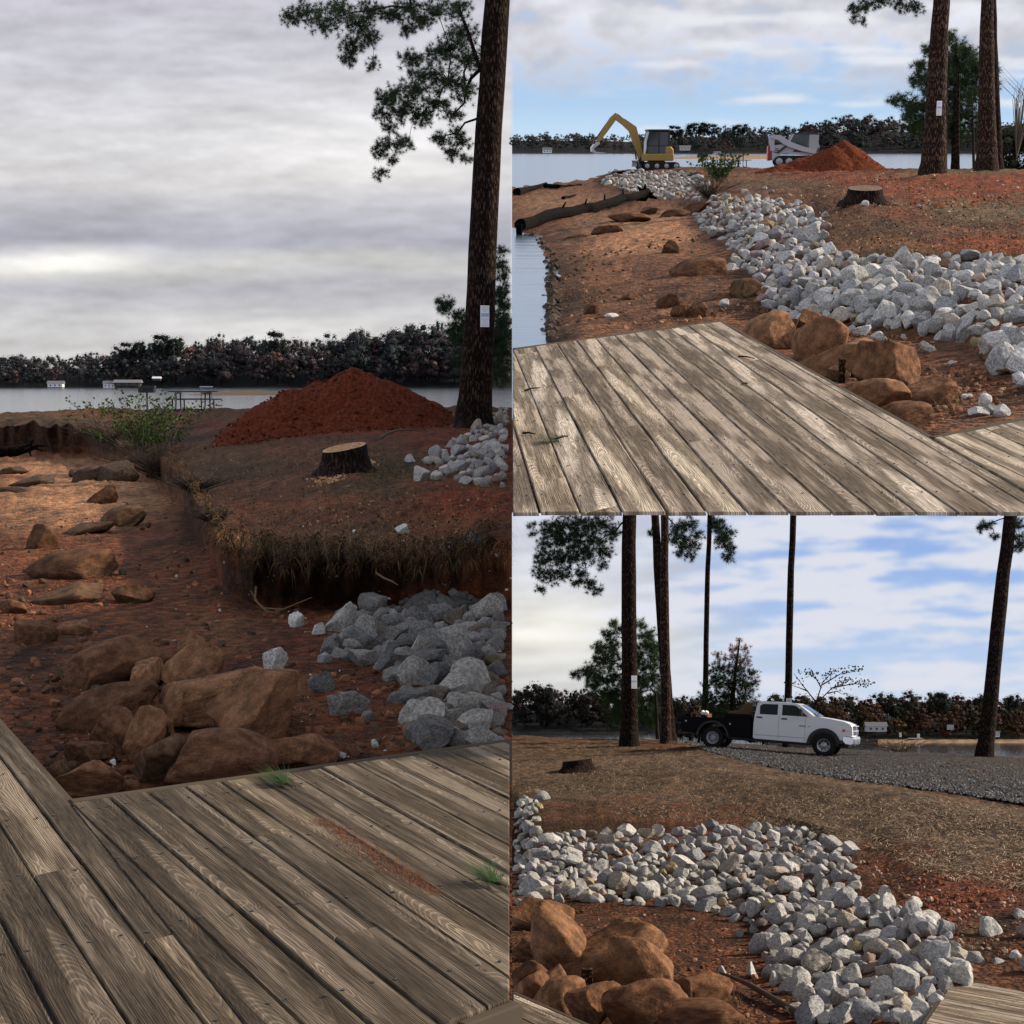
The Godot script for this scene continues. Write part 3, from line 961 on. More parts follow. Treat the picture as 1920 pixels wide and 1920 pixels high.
func scatter(w: Shore, called: String, mesh: Mesh, m: Material, outline: Array, count: int, make: Callable, tones: Array, label := "", cat := ""):
	var poly := PackedVector2Array()
	for q in outline: poly.append(Vector2(q[0], q[1]))
	var lo := poly[0]; var hi := poly[0]
	for p in poly: lo = lo.min(p); hi = hi.max(p)
	var xs := []; var cs := []
	while xs.size() < count:
		var p := Vector2(rng.randf_range(lo.x, hi.x), rng.randf_range(lo.y, hi.y))
		if not Geometry2D.is_point_in_polygon(p, poly): continue
		if nz.get_noise_2d(p.x * 0.9, p.y * 1.8) < rng.randf_range(-0.6, 0.15): 
			if rng.randf() < 0.75: continue
		var at := w.hit(p.x, p.y)
		xs.append(make.call(at))
		cs.append(tones[rng.randi() % tones.size()] * rng.randf_range(0.7, 1.3))
	var o := multi(called, mesh, m, xs, null, cs)
	o.transform = w.xf
	kind(o, "stuff")
	if label != "": o.set_meta("label", label); o.set_meta("category", cat)

func lying(at: Vector3, s: float) -> Transform3D:
	var b := Basis(Vector3.UP, rng.randf() * TAU) * Basis(Vector3.RIGHT, PI * 0.5 + rng.randf_range(-0.45, 0.1))
	return Transform3D(b * Basis.from_scale(Vector3.ONE * s), at + Vector3(0, s * 0.06, 0))

func standing(at: Vector3, s: float) -> Transform3D:
	var b := Basis(Vector3.UP, rng.randf() * TAU) * Basis(Vector3.RIGHT, rng.randf_range(-0.2, 0.8))
	return Transform3D(b * Basis.from_scale(Vector3.ONE * s), at)

func clod(at: Vector3, s: float) -> Transform3D:
	return Transform3D(stone_basis(s, s * 0.7, s), at)

# ---------------------------------------------------------------- machines and furniture
func arc_pts(c: Vector2, r: float, a0: float, a1: float, n: int) -> Array:
	var p := []
	for i in n + 1:
		var an := lerpf(a0, a1, float(i) / n)
		p.append(c + Vector2(cos(an), sin(an)) * r)
	return p

func wheel(t: Node3D, at: Vector3, r: float, wd: float, rim_m: Material, dual := false):
	var tyre := begin()
	lathe_z(tyre, [Vector2(r * 0.58, wd * 0.42), Vector2(r * 0.66, wd * 0.5), Vector2(r * 0.9, wd * 0.5), Vector2(r, wd * 0.36), Vector2(r, -wd * 0.36), Vector2(r * 0.9, -wd * 0.5), Vector2(r * 0.6, -wd * 0.5)], Vector3.ZERO, 28)
	tyre.set_smooth_group(-1)
	for k in 28:
		var an := TAU * k / 28.0
		box(tyre, Vector3(cos(an), sin(an), 0) * r, Vector3(0.025, r * 0.10, wd * 0.66), 0.0, Basis(Vector3.BACK, an))
	var o := obj("wheel", done(tyre), M.rubber, t)
	o.position = at
	var rim := begin()
	var dish := -wd * 0.25 if dual else wd * 0.1
	lathe_z(rim, [Vector2(r * 0.60, wd * 0.42), Vector2(r * 0.55, wd * 0.40), Vector2(r * 0.50, dish), Vector2(r * 0.28, dish + 0.01), Vector2(r * 0.26, dish + 0.07), Vector2(r * 0.14, dish + 0.09), Vector2(0.001, dish + 0.09)], Vector3.ZERO, 28)
	for k in 8:
		var an := TAU * k / 8.0
		box(rim, Vector3(cos(an) * r * 0.34, sin(an) * r * 0.34, dish + 0.015), Vector3(0.03, 0.03, 0.03), 0.006)
	obj("rim", done(rim), rim_m, o)
	var holes := begin()
	for k in 8:
		var an := TAU * (k + 0.5) / 8.0
		lathe_z(holes, [Vector2(0.001, 0), Vector2(r * 0.055, 0)], Vector3(cos(an) * r * 0.42, sin(an) * r * 0.42, dish + 0.012), 10)
	obj("rim_holes", done(holes), M.black, o)

func truck():
	var rear := R.pt(1335.2, 1403.0, 62.2)
	var front := R.pt(1543.0, 1418.5, 61.0)
	var dir := (front - rear).normalized()
	var t := Node3D.new()
	put(t, "pickup_truck")
	var side := dir.cross(Vector3.UP).normalized()
	var up := side.cross(dir)
	t.transform = R.xf * Transform3D(Basis(dir, up, side), rear - side * 0.9)
	tag(t, "white crew cab work truck with black flat utility bed on the gravel road", "truck")
	var wr := 0.40
	var fc := Vector2(3.98, wr)
	var W := 0.93
	# lower cab body with its front wheel opening, then hood and roof
	var body := [Vector2(1.46, 0.50), Vector2(1.52, 0.46), Vector2(3.40, 0.44)]
	body.append_array(arc_pts(fc, 0.52, PI * 0.97, 0.10 * PI, 12))
	body.append_array([Vector2(4.60, 0.62), Vector2(4.94, 0.66), Vector2(4.97, 0.86), Vector2(4.95, 1.08), Vector2(4.88, 1.19), Vector2(4.66, 1.27), Vector2(4.2, 1.335), Vector2(3.72, 1.38), Vector2(3.4, 1.36), Vector2(1.49, 1.34), Vector2(1.455, 1.0)])
	obj("body", prism_mesh(body, -W, W, 0.045), M.white, t)
	var cab := [Vector2(1.49, 1.335), Vector2(3.70, 1.372), Vector2(3.45, 1.55), Vector2(3.12, 1.74), Vector2(2.95, 1.805), Vector2(2.3, 1.825), Vector2(1.66, 1.80), Vector2(1.55, 1.74)]
	obj("roof", prism_mesh(cab, -W + 0.10, W - 0.10, 0.07), M.white, t)
	# sides of the cab above the belt, leaning in
	for s in [1.0, -1.0]:
		var tilt := Transform3D(Basis(Vector3.RIGHT, -0.11 * s), Vector3(0, 1.34, s * (W - 0.018)))
		for q in [["side_window", [Vector2(1.66, 0.0), Vector2(2.30, 0.01), Vector2(2.30, 0.385), Vector2(1.76, 0.37), Vector2(1.66, 0.30)]], ["side_window", [Vector2(2.46, 0.01), Vector2(3.38, 0.02), Vector2(2.95, 0.37), Vector2(2.86, 0.395), Vector2(2.46, 0.39)]]]:
			var st := begin(); prism(st, q[1], -0.02, 0.006 * s if s > 0 else -0.026, 0.0, tilt)
			obj(q[0], done(st), M.glass_dark, t)
		var pil := begin()
		for q in [[Vector2(1.49, -0.01), Vector2(1.66, -0.01), Vector2(1.66, 0.30), Vector2(1.76, 0.375), Vector2(2.30, 0.39), Vector2(2.30, -0.01), Vector2(2.46, -0.01), Vector2(2.46, 0.395), Vector2(2.86, 0.40), Vector2(2.97, 0.375), Vector2(3.40, 0.02), Vector2(3.62, 0.02), Vector2(3.05, 0.43), Vector2(2.9, 0.465), Vector2(1.68, 0.455), Vector2(1.56, 0.40)]]:
			prism(pil, q, -0.03, 0.0, 0.008, tilt)
		obj("door_frame", done(pil), M.white, t)
		# door lines, handles, mirror, flare, badge
		var seam := begin()
		for x in [2.36, 3.30]: box(seam, Vector3(x, 0.92, s * W), Vector3(0.012, 0.84, 0.006))
		box(seam, Vector3(2.4, 0.60, s * W), Vector3(1.8, 0.02, 0.006))
		obj("door_seam", done(seam), M.grey, t)
		for x in [1.66, 2.55]: obj("door_handle", box_mesh(Vector3(x, 1.23, s * (W + 0.015)), Vector3(0.21, 0.05, 0.03), 0.012), M.black, t)
		obj("mirror", box_mesh(Vector3(3.16, 1.50, s * (W + 0.13)), Vector3(0.10, 0.27, 0.20), 0.03), M.black, t)
		obj("badge", box_mesh(Vector3(3.21, 1.02, s * (W + 0.004)), Vector3(0.24, 0.055, 0.012), 0.003), M.grey, t)
		obj("badge", box_mesh(Vector3(3.44, 1.02, s * (W + 0.004)), Vector3(0.07, 0.035, 0.012), 0.003), M.grey, t)
		var fl := arc_pts(fc, 0.60, PI * 0.99, 0.06 * PI, 14)
		var inner := arc_pts(fc, 0.485, PI * 0.99, 0.06 * PI, 14)
		inner.reverse(); fl.append_array(inner)
		obj("wheel_flare", prism_mesh(fl, s * W - 0.06, s * W + 0.05, 0.012), M.black, t)
		obj("headlight", box_mesh(Vector3(4.82, 0.985, s * (W - 0.10)), Vector3(0.26, 0.17, 0.22), 0.04), M.lamp, t)
		obj("turn_lamp", box_mesh(Vector3(4.66, 0.96, s * (W - 0.005)), Vector3(0.10, 0.10, 0.03), 0.01), M.orange, t)
		wheel(t, Vector3(3.98, wr, s * 0.82), wr, 0.27, M.steel)
		wheel(t, Vector3(0.0, wr * 0.97, s * 0.80), wr * 0.97, 0.30, M.lgrey, true)
	obj("wheel_well", prism_mesh(arc_pts(fc, 0.50, 0.0, PI, 12), -W + 0.07, W - 0.07), M.black, t)
	# windscreen, grille, bumper
	var ws := begin(); ws.set_smooth_group(-1)
	quad(ws, Vector3(3.74, 1.40, W - 0.16), Vector3(3.74, 1.40, -W + 0.16), Vector3(3.10, 1.775, -W + 0.24), Vector3(3.10, 1.775, W - 0.24))
	obj("windscreen", done(ws), M.glass_dark, t)
	obj("grille", box_mesh(Vector3(4.955, 0.96, 0), Vector3(0.07, 0.30, 1.25), 0.02), M.black, t)
	var gb := begin()
	box(gb, Vector3(4.985, 0.96, 0), Vector3(0.05, 0.06, 1.25), 0.01); box(gb, Vector3(4.985, 0.96, 0), Vector3(0.05, 0.30, 0.06), 0.01)
	box(gb, Vector3(4.985, 1.13, 0), Vector3(0.06, 0.04, 1.35), 0.01)
	obj("grille_bar", done(gb), M.chrome, t)
	obj("bumper", prism_mesh([Vector2(4.62, 0.80), Vector2(5.02, 0.76), Vector2(5.06, 0.68), Vector2(5.05, 0.50), Vector2(4.95, 0.44), Vector2(4.72, 0.47), Vector2(4.60, 0.60)], -W - 0.02, W + 0.02, 0.04), M.chrome, t)
	obj("chassis", box_mesh(Vector3(2.2, 0.42, 0), Vector3(5.2, 0.14, 0.9), 0.02), M.black, t)
	# utility bed
	var bed := [Vector2(-1.16, 0.52), Vector2(-0.62, 0.50)]
	bed.append_array(arc_pts(Vector2(0, 0.40), 0.56, PI * 0.94, 0.06 * PI, 12))
	bed.append_array([Vector2(0.66, 0.46), Vector2(1.34, 0.44), Vector2(1.34, 1.16), Vector2(0.42, 1.13), Vector2(-1.20, 1.06)])
	obj("utility_bed", prism_mesh(bed, -W - 0.05, W + 0.05, 0.03), M.bed, t)
	obj("bed_wall", box_mesh(Vector3(0.86, 1.22, 0), Vector3(0.92, 0.14, 1.84), 0.02), M.bed, t)
	var rack := begin()
	for z in [-0.8, -0.4, 0.0, 0.4, 0.8]: box(rack, Vector3(1.38, 1.50, z), Vector3(0.05, 0.62, 0.05), 0.01)
	for y in [1.40, 1.60, 1.80]: box(rack, Vector3(1.381, y, 0), Vector3(0.055, 0.05, 1.72), 0.01)
	obj("headache_rack", done(rack), M.black, t)
	for x in [-1.0, 0.62]: obj("latch", box_mesh(Vector3(x, 0.92, W + 0.06), Vector3(0.06, 0.06, 0.02), 0.008), M.steel, t)
	var fl2 := arc_pts(Vector2(0, 0.40), 0.60, PI * 0.97, 0.03 * PI, 14)
	var in2 := arc_pts(Vector2(0, 0.40), 0.54, PI * 0.97, 0.03 * PI, 14)
	in2.reverse(); fl2.append_array(in2)
	obj("bed_flare", prism_mesh(fl2, W + 0.02, W + 0.08, 0.008), M.black, t)
	obj("bumper_step", box_mesh(Vector3(-1.22, 0.52, 0), Vector3(0.12, 0.12, 1.7), 0.02), M.black, t)
	var mud := begin()
	for z in [-0.8, 0.8]: box(mud, Vector3(-0.52, 0.34, z), Vector3(0.02, 0.36, 0.34))
	obj("mud_flap", done(mud), M.rubber, t)
	# what it carries
	var wt := t.transform
	var c1 := begin()
	box(c1, Vector3(-0.62, 1.20, 0.1), Vector3(0.62, 0.05, 0.8), 0.01); box(c1, Vector3(-0.62, 1.25, 0.1), Vector3(0.56, 0.05, 0.1), 0.01)
	for x in [-0.9, -0.34]: box(c1, Vector3(x, 1.13, 0.1), Vector3(0.06, 0.13, 0.8), 0.01)
	var p1 := obj("wood_pallet", done(c1), M.rust); p1.transform = wt
	tag(p1, "brown wooden pallet lying at the tail of the truck bed", "pallet")
	for e in [[-0.50, 0.30], [-0.36, 0.36]]:
		var b1 := obj("white_bag", boulder_mesh[1], M.white_wall)
		b1.transform = wt * Transform3D(Basis.from_scale(Vector3(0.16, 0.13, 0.2)), Vector3(e[0], 1.25, e[1] + 0.2))
		tag(b1, "small white bag on the truck bed, " + ("nearer the tail" if e[0] < -0.45 else "nearer the cab"), "bag")
	var c2 := begin()
	prism(c2, [Vector2(0.45, 1.295), Vector2(1.30, 1.295), Vector2(1.30, 1.72), Vector2(1.12, 1.74), Vector2(0.95, 1.58), Vector2(0.82, 1.42), Vector2(0.45, 1.38)], -0.55, 0.5, 0.04)
	var p2 := obj("hay_bale", done(c2), M.hay); p2.transform = wt
	tag(p2, "tan heap of straw against the rack behind the truck cab", "straw bale")

func track(t: Node3D, x0: float, x1: float, y1: float, z0: float, z1: float):
	var r := y1 * 0.5
	var o := arc_pts(Vector2(x0 + r, r), r, PI * 1.5, PI * 0.5, 8)
	o.append_array(arc_pts(Vector2(x1 - r, r), r, PI * 0.5, -PI * 0.5, 8))
	var part := obj("track", prism_mesh(o, z0, z1, 0.015), M.rubber, t)
	var lug := begin()
	var n := int((x1 - x0) / 0.11)
	for i in n:
		var x := lerpf(x0 + r, x1 - r, (i + 0.5) / n)
		for y in [0.0, y1]: box(lug, Vector3(x, y, (z0 + z1) * 0.5), Vector3(0.045, 0.04, z1 - z0), 0.006)
	obj("track_lug", done(lug), M.black, part)
	var wl := begin()
	for i in 4: lathe_z(wl, [Vector2(0.001, z1 + 0.012), Vector2(r * 0.62, z1 + 0.012), Vector2(r * 0.66, z1 - 0.01)], Vector3(lerpf(x0 + r, x1 - r, i / 3.0), r, 0), 14)
	obj("roller", done(wl), M.grey, part)

func limb(t: Node3D, called: String, path: Array, wid: Array, z: float, half: float, m: Material) -> MeshInstance3D:
	# a welded box beam along a bent centre line
	var up := []; var dn := []
	for i in path.size():
		var d: Vector2
		if i == 0: d = path[1] - path[0]
		elif i == path.size() - 1: d = path[i] - path[i - 1]
		else: d = path[i + 1] - path[i - 1]
		var n: Vector2 = Vector2(-d.y, d.x).normalized() * float(wid[i])
		up.append(path[i] + n); dn.append(path[i] - n)
	dn.reverse(); up.append_array(dn)
	return obj(called, prism_mesh(up, z - half, z + half, 0.015), m, t)

func excavator():
	var at := U.pt(1230.0, 318.0, 110.0)
	var t := thing(U, "mini_excavator", "yellow mini excavator with black cab and raised boom above the lake", "excavator", at, 0.12)
	track(t, -1.20, 0.95, 0.46, -0.75, -0.40)
	track(t, -0.95, 1.35, 0.46, 0.40, 0.80)
	obj("undercarriage", box_mesh(Vector3(0.0, 0.42, 0), Vector3(1.0, 0.22, 0.9), 0.03), M.black, t)
	obj("dozer_blade", prism_mesh([Vector2(-1.42, 0.18), Vector2(-1.30, 0.18), Vector2(-1.26, 0.38), Vector2(-1.34, 0.56), Vector2(-1.42, 0.56), Vector2(-1.38, 0.38)], -0.8, 0.8, 0.01), M.black, t)
	obj("house", prism_mesh([Vector2(-0.95, 0.54), Vector2(0.9, 0.54), Vector2(1.0, 0.64), Vector2(1.0, 0.95), Vector2(0.86, 1.0), Vector2(-0.95, 0.98)], -0.72, 0.74, 0.05), M.yellow, t)
	obj("turntable", box_mesh(Vector3(0, 0.53, 0), Vector3(0.9, 0.06, 0.85), 0.01), M.black, t)
	obj("engine_cover", prism_mesh([Vector2(0.45, 0.98), Vector2(0.98, 0.96), Vector2(0.96, 1.25), Vector2(0.80, 1.42), Vector2(0.45, 1.42)], -0.70, 0.70, 0.05), M.yellow, t)
	# cab: posts, roof, dark glass
	var cab := [Vector2(-0.74, 0.98), Vector2(0.62, 0.98), Vector2(0.70, 1.6), Vector2(0.66, 2.36), Vector2(-0.58, 2.36), Vector2(-0.74, 1.7)]
	obj("cab_glass", prism_mesh(cab, -0.46, 0.62, 0.05), M.glass_dark, t)
	obj("cab_roof", box_mesh(Vector3(0.04, 2.42, 0.08), Vector3(1.42, 0.12, 1.2), 0.04), M.black, t)
	var post := begin()
	for z in [-0.47, 0.63]:
		for q in [[Vector2(-0.76, 0.98), Vector2(-0.66, 0.98), Vector2(-0.66, 1.7), Vector2(-0.50, 2.36), Vector2(-0.60, 2.36), Vector2(-0.76, 1.7)], [Vector2(0.55, 0.98), Vector2(0.65, 0.98), Vector2(0.73, 1.6), Vector2(0.70, 2.36), Vector2(0.60, 2.36), Vector2(0.63, 1.6)], [Vector2(0.0, 1.0), Vector2(0.07, 1.0), Vector2(0.07, 2.36), Vector2(0.0, 2.36)], [Vector2(-0.7, 1.45), Vector2(0.6, 1.45), Vector2(0.6, 1.5), Vector2(-0.7, 1.5)]]:
			prism(post, q, z - 0.02, z + 0.02)
	obj("cab_frame", done(post), M.black, t)
	obj("seat", box_mesh(Vector3(0.1, 1.3, 0.1), Vector3(0.45, 0.6, 0.45), 0.06), M.black, t)
	limb(t, "boom", [Vector2(-0.92, 0.62), Vector2(-1.18, 1.5), Vector2(-1.50, 2.50), Vector2(-2.05, 2.92), Vector2(-2.66, 3.28)], [0.14, 0.21, 0.26, 0.19, 0.13], -0.25, 0.17, M.yellow)
	limb(t, "boom_foot", [Vector2(-0.75, 0.50), Vector2(-1.05, 0.70)], [0.22, 0.14], -0.25, 0.22, M.black)
	limb(t, "stick", [Vector2(-2.52, 3.44), Vector2(-2.78, 3.10), Vector2(-3.30, 2.35), Vector2(-3.72, 1.74)], [0.10, 0.19, 0.16, 0.10], -0.25, 0.14, M.yellow)
	for q in [["boom_cylinder", [Vector2(-1.22, 0.62), Vector2(-1.38, 1.45), Vector2(-1.46, 1.95)]], ["stick_cylinder", [Vector2(-1.40, 2.60), Vector2(-2.0, 3.02), Vector2(-2.50, 3.44)]], ["bucket_cylinder", [Vector2(-2.86, 3.22), Vector2(-3.35, 2.55), Vector2(-3.76, 2.0)]]]:
		var p := []
		for v in q[1]: p.append(Vector3(v.x, v.y, -0.25))
		obj(q[0], tube_mesh(p, [0.055, 0.055, 0.035], 8), M.black, t)
	limb(t, "bucket_link", [Vector2(-3.76, 2.02), Vector2(-3.95, 1.72), Vector2(-3.86, 1.45)], [0.05, 0.05, 0.05], -0.25, 0.08, M.black)
	var bk := obj("bucket", prism_mesh([Vector2(-3.64, 1.72), Vector2(-3.95, 1.58), Vector2(-4.14, 1.36), Vector2(-4.10, 1.10), Vector2(-3.86, 1.0), Vector2(-3.34, 1.0), Vector2(-3.30, 1.05), Vector2(-3.82, 1.10), Vector2(-3.98, 1.2), Vector2(-3.98, 1.32), Vector2(-3.62, 1.58)], -0.55, 0.05, 0.015), M.steel, t)
	var th := begin()
	for i in 5: box(th, Vector3(-3.24, 1.02, -0.51 + i * 0.13), Vector3(0.12, 0.035, 0.05), 0.006)
	obj("bucket_tooth", done(th), M.grey, bk)
	obj("work_lamp", box_mesh(Vector3(-0.62, 2.46, 0.3), Vector3(0.08, 0.10, 0.12), 0.02), M.lamp, t)

func skid_steer():
	var at := U.pt(1487.0, 313.0, 100.0)
	var t := thing(U, "skid_steer", "white and orange tracked skid steer loader behind the red dirt pile", "loader", at, -0.1)
	track(t, -1.15, 1.15, 0.62, 0.42, 0.82)
	track(t, -1.15, 1.15, 0.62, -0.82, -0.42)
	obj("body", prism_mesh([Vector2(-1.35, 0.36), Vector2(-0.95, 0.42), Vector2(-0.78, 0.72), Vector2(-0.5, 0.78), Vector2(1.0, 0.62), Vector2(1.2, 0.66), Vector2(1.1, 0.98), Vector2(-0.3, 1.12), Vector2(-0.75, 1.26), Vector2(-1.38, 1.16)], -0.62, 0.62, 0.04), M.lgrey, t)
	obj("tail_panel", box_mesh(Vector3(-1.43, 0.76, 0), Vector3(0.14, 0.82, 1.2), 0.04), M.orange, t)
	obj("tail_grille", box_mesh(Vector3(-1.36, 0.78, 0), Vector3(0.24, 0.80, 1.28), 0.03), M.red, t)
	obj("radiator_cover", box_mesh(Vector3(-1.05, 1.22, 0), Vector3(0.7, 0.1, 1.1), 0.03), M.black, t)
	for s in [-1.0, 1.0]:
		var z: float = s * 0.72
		limb(t, "lift_tower", [Vector2(-1.22, 0.9), Vector2(-1.30, 1.72)], [0.13, 0.13], z - s * 0.12, 0.07, M.lgrey)
		limb(t, "lift_arm", [Vector2(-1.28, 1.70), Vector2(-0.85, 1.66), Vector2(-0.35, 1.30), Vector2(0.45, 1.02), Vector2(1.22, 0.86)], [0.10, 0.14, 0.15, 0.14, 0.12], z, 0.07, M.lgrey)
		limb(t, "lift_cylinder", [Vector2(-0.95, 0.80), Vector2(-0.42, 1.22)], [0.05, 0.05], z - s * 0.02, 0.05, M.black)
		var st := begin()
		prism(st, [Vector2(-0.1, 0.86), Vector2(0.78, 0.82), Vector2(0.72, 0.97), Vector2(0.1, 1.02)], z - 0.01 if s < 0 else 0.625, z + 0.085 if s < 0 else 0.66, 0.01)
		obj("side_panel", done(st), M.black, t)
		obj("side_stripe", box_mesh(Vector3(0.30, 0.92, s * 0.67), Vector3(0.36, 0.07, 0.02), 0.006), M.red, t)
		var mk := begin()
		for e in [[0.0, 0.16], [0.10, 0.16], [0.20, 0.10]]: box(mk, Vector3(-1.0, 0.82 + e[0], s * 0.625), Vector3(e[1] + 0.14, 0.05, 0.012))
		obj("side_mark", done(mk), M.black, t)
		obj("cab_side", prism_mesh([Vector2(-0.16, 1.10), Vector2(0.76, 1.0), Vector2(0.78, 1.82), Vector2(-0.02, 1.84), Vector2(-0.18, 1.5)], s * 0.44 - 0.02, s * 0.44 + 0.02, 0.0), M.glass_dark, t)
		obj("cab_post", prism_mesh([Vector2(-0.30, 1.12), Vector2(-0.18, 1.10), Vector2(-0.20, 1.5), Vector2(-0.02, 1.84), Vector2(-0.10, 1.86), Vector2(-0.32, 1.5)], s * 0.46 - 0.04, s * 0.46 + 0.04, 0.01), M.lgrey, t)
	obj("cab_roof", box_mesh(Vector3(0.60, 1.87, 0), Vector3(1.5, 0.08, 0.96), 0.03), M.black, t)
	obj("door_glass", prism_mesh([Vector2(0.82, 1.0), Vector2(1.30, 0.95), Vector2(1.44, 1.10), Vector2(1.36, 1.4), Vector2(1.38, 1.80), Vector2(0.84, 1.82)], -0.42, 0.46, 0.02), M.grey, t)
	obj("step", box_mesh(Vector3(1.36, 1.0, 0), Vector3(0.12, 0.18, 0.95), 0.03), M.black, t)
	obj("loader_bucket", prism_mesh([Vector2(1.25, 0.30), Vector2(1.95, 0.22), Vector2(1.96, 0.28), Vector2(1.40, 0.42), Vector2(1.42, 0.80), Vector2(1.28, 0.86)], -0.85, 0.85, 0.015), M.grey, t)

func picnic_table(w: Shore, at: Vector3, turn: float, label: String):
	var t := thing(w, "picnic_table", label, "picnic table", at, turn)
	for i in 4: obj("plank", box_mesh(Vector3(0, 0.76, -0.30 + i * 0.2), Vector3(1.85, 0.045, 0.185), 0.006), M.beam2, t)
	for z in [-0.72, 0.72]: obj("seat", box_mesh(Vector3(0, 0.45, z), Vector3(1.85, 0.045, 0.26), 0.006), M.beam2, t)
	for x in [-0.62, 0.62]:
		var p := []
		obj("leg", tube_mesh([Vector3(x, 0.72, -0.28), Vector3(x, 0.40, -0.30), Vector3(x, 0.06, -0.34), Vector3(x, 0.02, -0.5), Vector3(x, 0.02, -0.72), Vector3(x, 0.06, -0.80), Vector3(x, 0.42, -0.78)], [0.03, 0.03, 0.03, 0.03, 0.03, 0.03, 0.03], 7), M.black, t)
		obj("leg", tube_mesh([Vector3(x, 0.72, 0.28), Vector3(x, 0.40, 0.30), Vector3(x, 0.06, 0.34), Vector3(x, 0.02, 0.5), Vector3(x, 0.02, 0.72), Vector3(x, 0.06, 0.80), Vector3(x, 0.42, 0.78)], [0.03, 0.03, 0.03, 0.03, 0.03, 0.03, 0.03], 7), M.black, t)
		obj("brace", box_mesh(Vector3(x, 0.70, 0), Vector3(0.05, 0.05, 0.8), 0.008), M.black, t)

func grill(w: Shore, at: Vector3, label: String, k := 1.0):
	var t := thing(w, "park_grill", label, "grill", at)
	obj("post", tube_mesh([Vector3.ZERO, Vector3(0, 0.75 * k, 0)], [0.035, 0.035], 8), M.black, t)
	var st := begin()
	prism(st, [Vector2(-0.30, 0.75 * k), Vector2(0.30, 0.75 * k), Vector2(0.34, 1.05 * k), Vector2(0.28, 1.05 * k), Vector2(0.26, 0.80 * k), Vector2(-0.26, 0.80 * k), Vector2(-0.28, 1.05 * k), Vector2(-0.34, 1.05 * k)], -0.2, 0.2, 0.01)
	box(st, Vector3(0, 0.9 * k, -0.2), Vector3(0.6, 0.28, 0.02))
	obj("firebox", done(st), M.black, t)
	var gr := begin()
	for i in 9: box(gr, Vector3(-0.24 + i * 0.06, 0.98 * k, 0), Vector3(0.012, 0.012, 0.42))
	obj("grate", done(gr), M.black, t)

func stump(w: Shore, px: float, py: float, wpx: float, hpx: float, label: String, top_m: Material, slope: float, deep := 1.0, lean := 0.0):
	var at := w.hit(px, py)
	var k := -at.z / F
	var r := wpx * 0.5 * k; var hh := hpx * k
	var t := thing(w, "tree_stump", label, "stump", at + Vector3(0, 0, -r * 0.6))
	var st := begin(); st.set_smooth_group(0)
	var n := 36
	var ring := func(i: int, y: float, f: float) -> Vector3:
		var an := TAU * i / n
		var rr := r * f * (1.0 + 0.10 * sin(an * 3.0 + px) * (f - 0.7) * 3.0 + 0.05 * nz.get_noise_2d(cos(an) * 90.0 + px, sin(an) * 90.0))
		return Vector3(cos(an) * rr, y + ((slope * cos(an) - lean * sin(an)) * r * f * (y / hh)), sin(an) * rr * deep)
	var prof := [[-0.1, 1.22], [0.05 * hh, 1.12], [0.25 * hh, 0.95], [0.6 * hh, 0.84], [hh, 0.80]]
	for j in prof.size() - 1:
		for i in n:
			quad(st, ring.call(i, prof[j][0], prof[j][1]), ring.call(i + 1, prof[j][0], prof[j][1]), ring.call(i + 1, prof[j + 1][0], prof[j + 1][1]), ring.call(i, prof[j + 1][0], prof[j + 1][1]))
	obj("bark", done(st), M.bark_dark, t)
	var tp := begin(); tp.set_smooth_group(-1)
	for i in n:
		tri(tp, Vector3(0, hh + 0.002, 0), ring.call(i, hh + 0.002, 0.79), ring.call(i + 1, hh + 0.002, 0.79))
	obj("sawn_top", done(tp), top_m, t)
	for f in [0.25, 0.42, 0.58]:
		var rings := begin()
		for i in n:
			quad(rings, ring.call(i, hh + 0.005, f), ring.call(i + 1, hh + 0.005, f), ring.call(i + 1, hh + 0.005, f + 0.025), ring.call(i, hh + 0.005, f + 0.025))
		obj("growth_ring", done(rings), M.cut_grey, t)

func notice(w: Shore, px: float, py: float, wpx: float, hpx: float, d: float, label: String, turn := 0.0):
	var at := w.pt(px, py, d)
	var k := d / F
	var t := thing(w, "notice_sign", label, "sign", at, turn)
	var ww := wpx * k; var hh := hpx * k
	obj("plate", box_mesh(Vector3.ZERO, Vector3(ww, hh, 0.012), 0.003), M.sign, t)
	var st := begin()
	box(st, Vector3(0, hh * 0.06, 0.008), Vector3(ww * 0.86, hh * 0.16, 0.004))
	obj("blue_band", done(st), M.sign_blue, t)
	for i in 10:
		var y := hh * (0.42 - i * 0.092)
		if absf(y - hh * 0.06) < hh * 0.10: continue
		var l := ww * (0.62 + 0.2 * sin(i * 2.3))
		obj("printed_line", box_mesh(Vector3(0, y, 0.0075), Vector3(l, hh * 0.022, 0.003)), M.sign_ink, t)

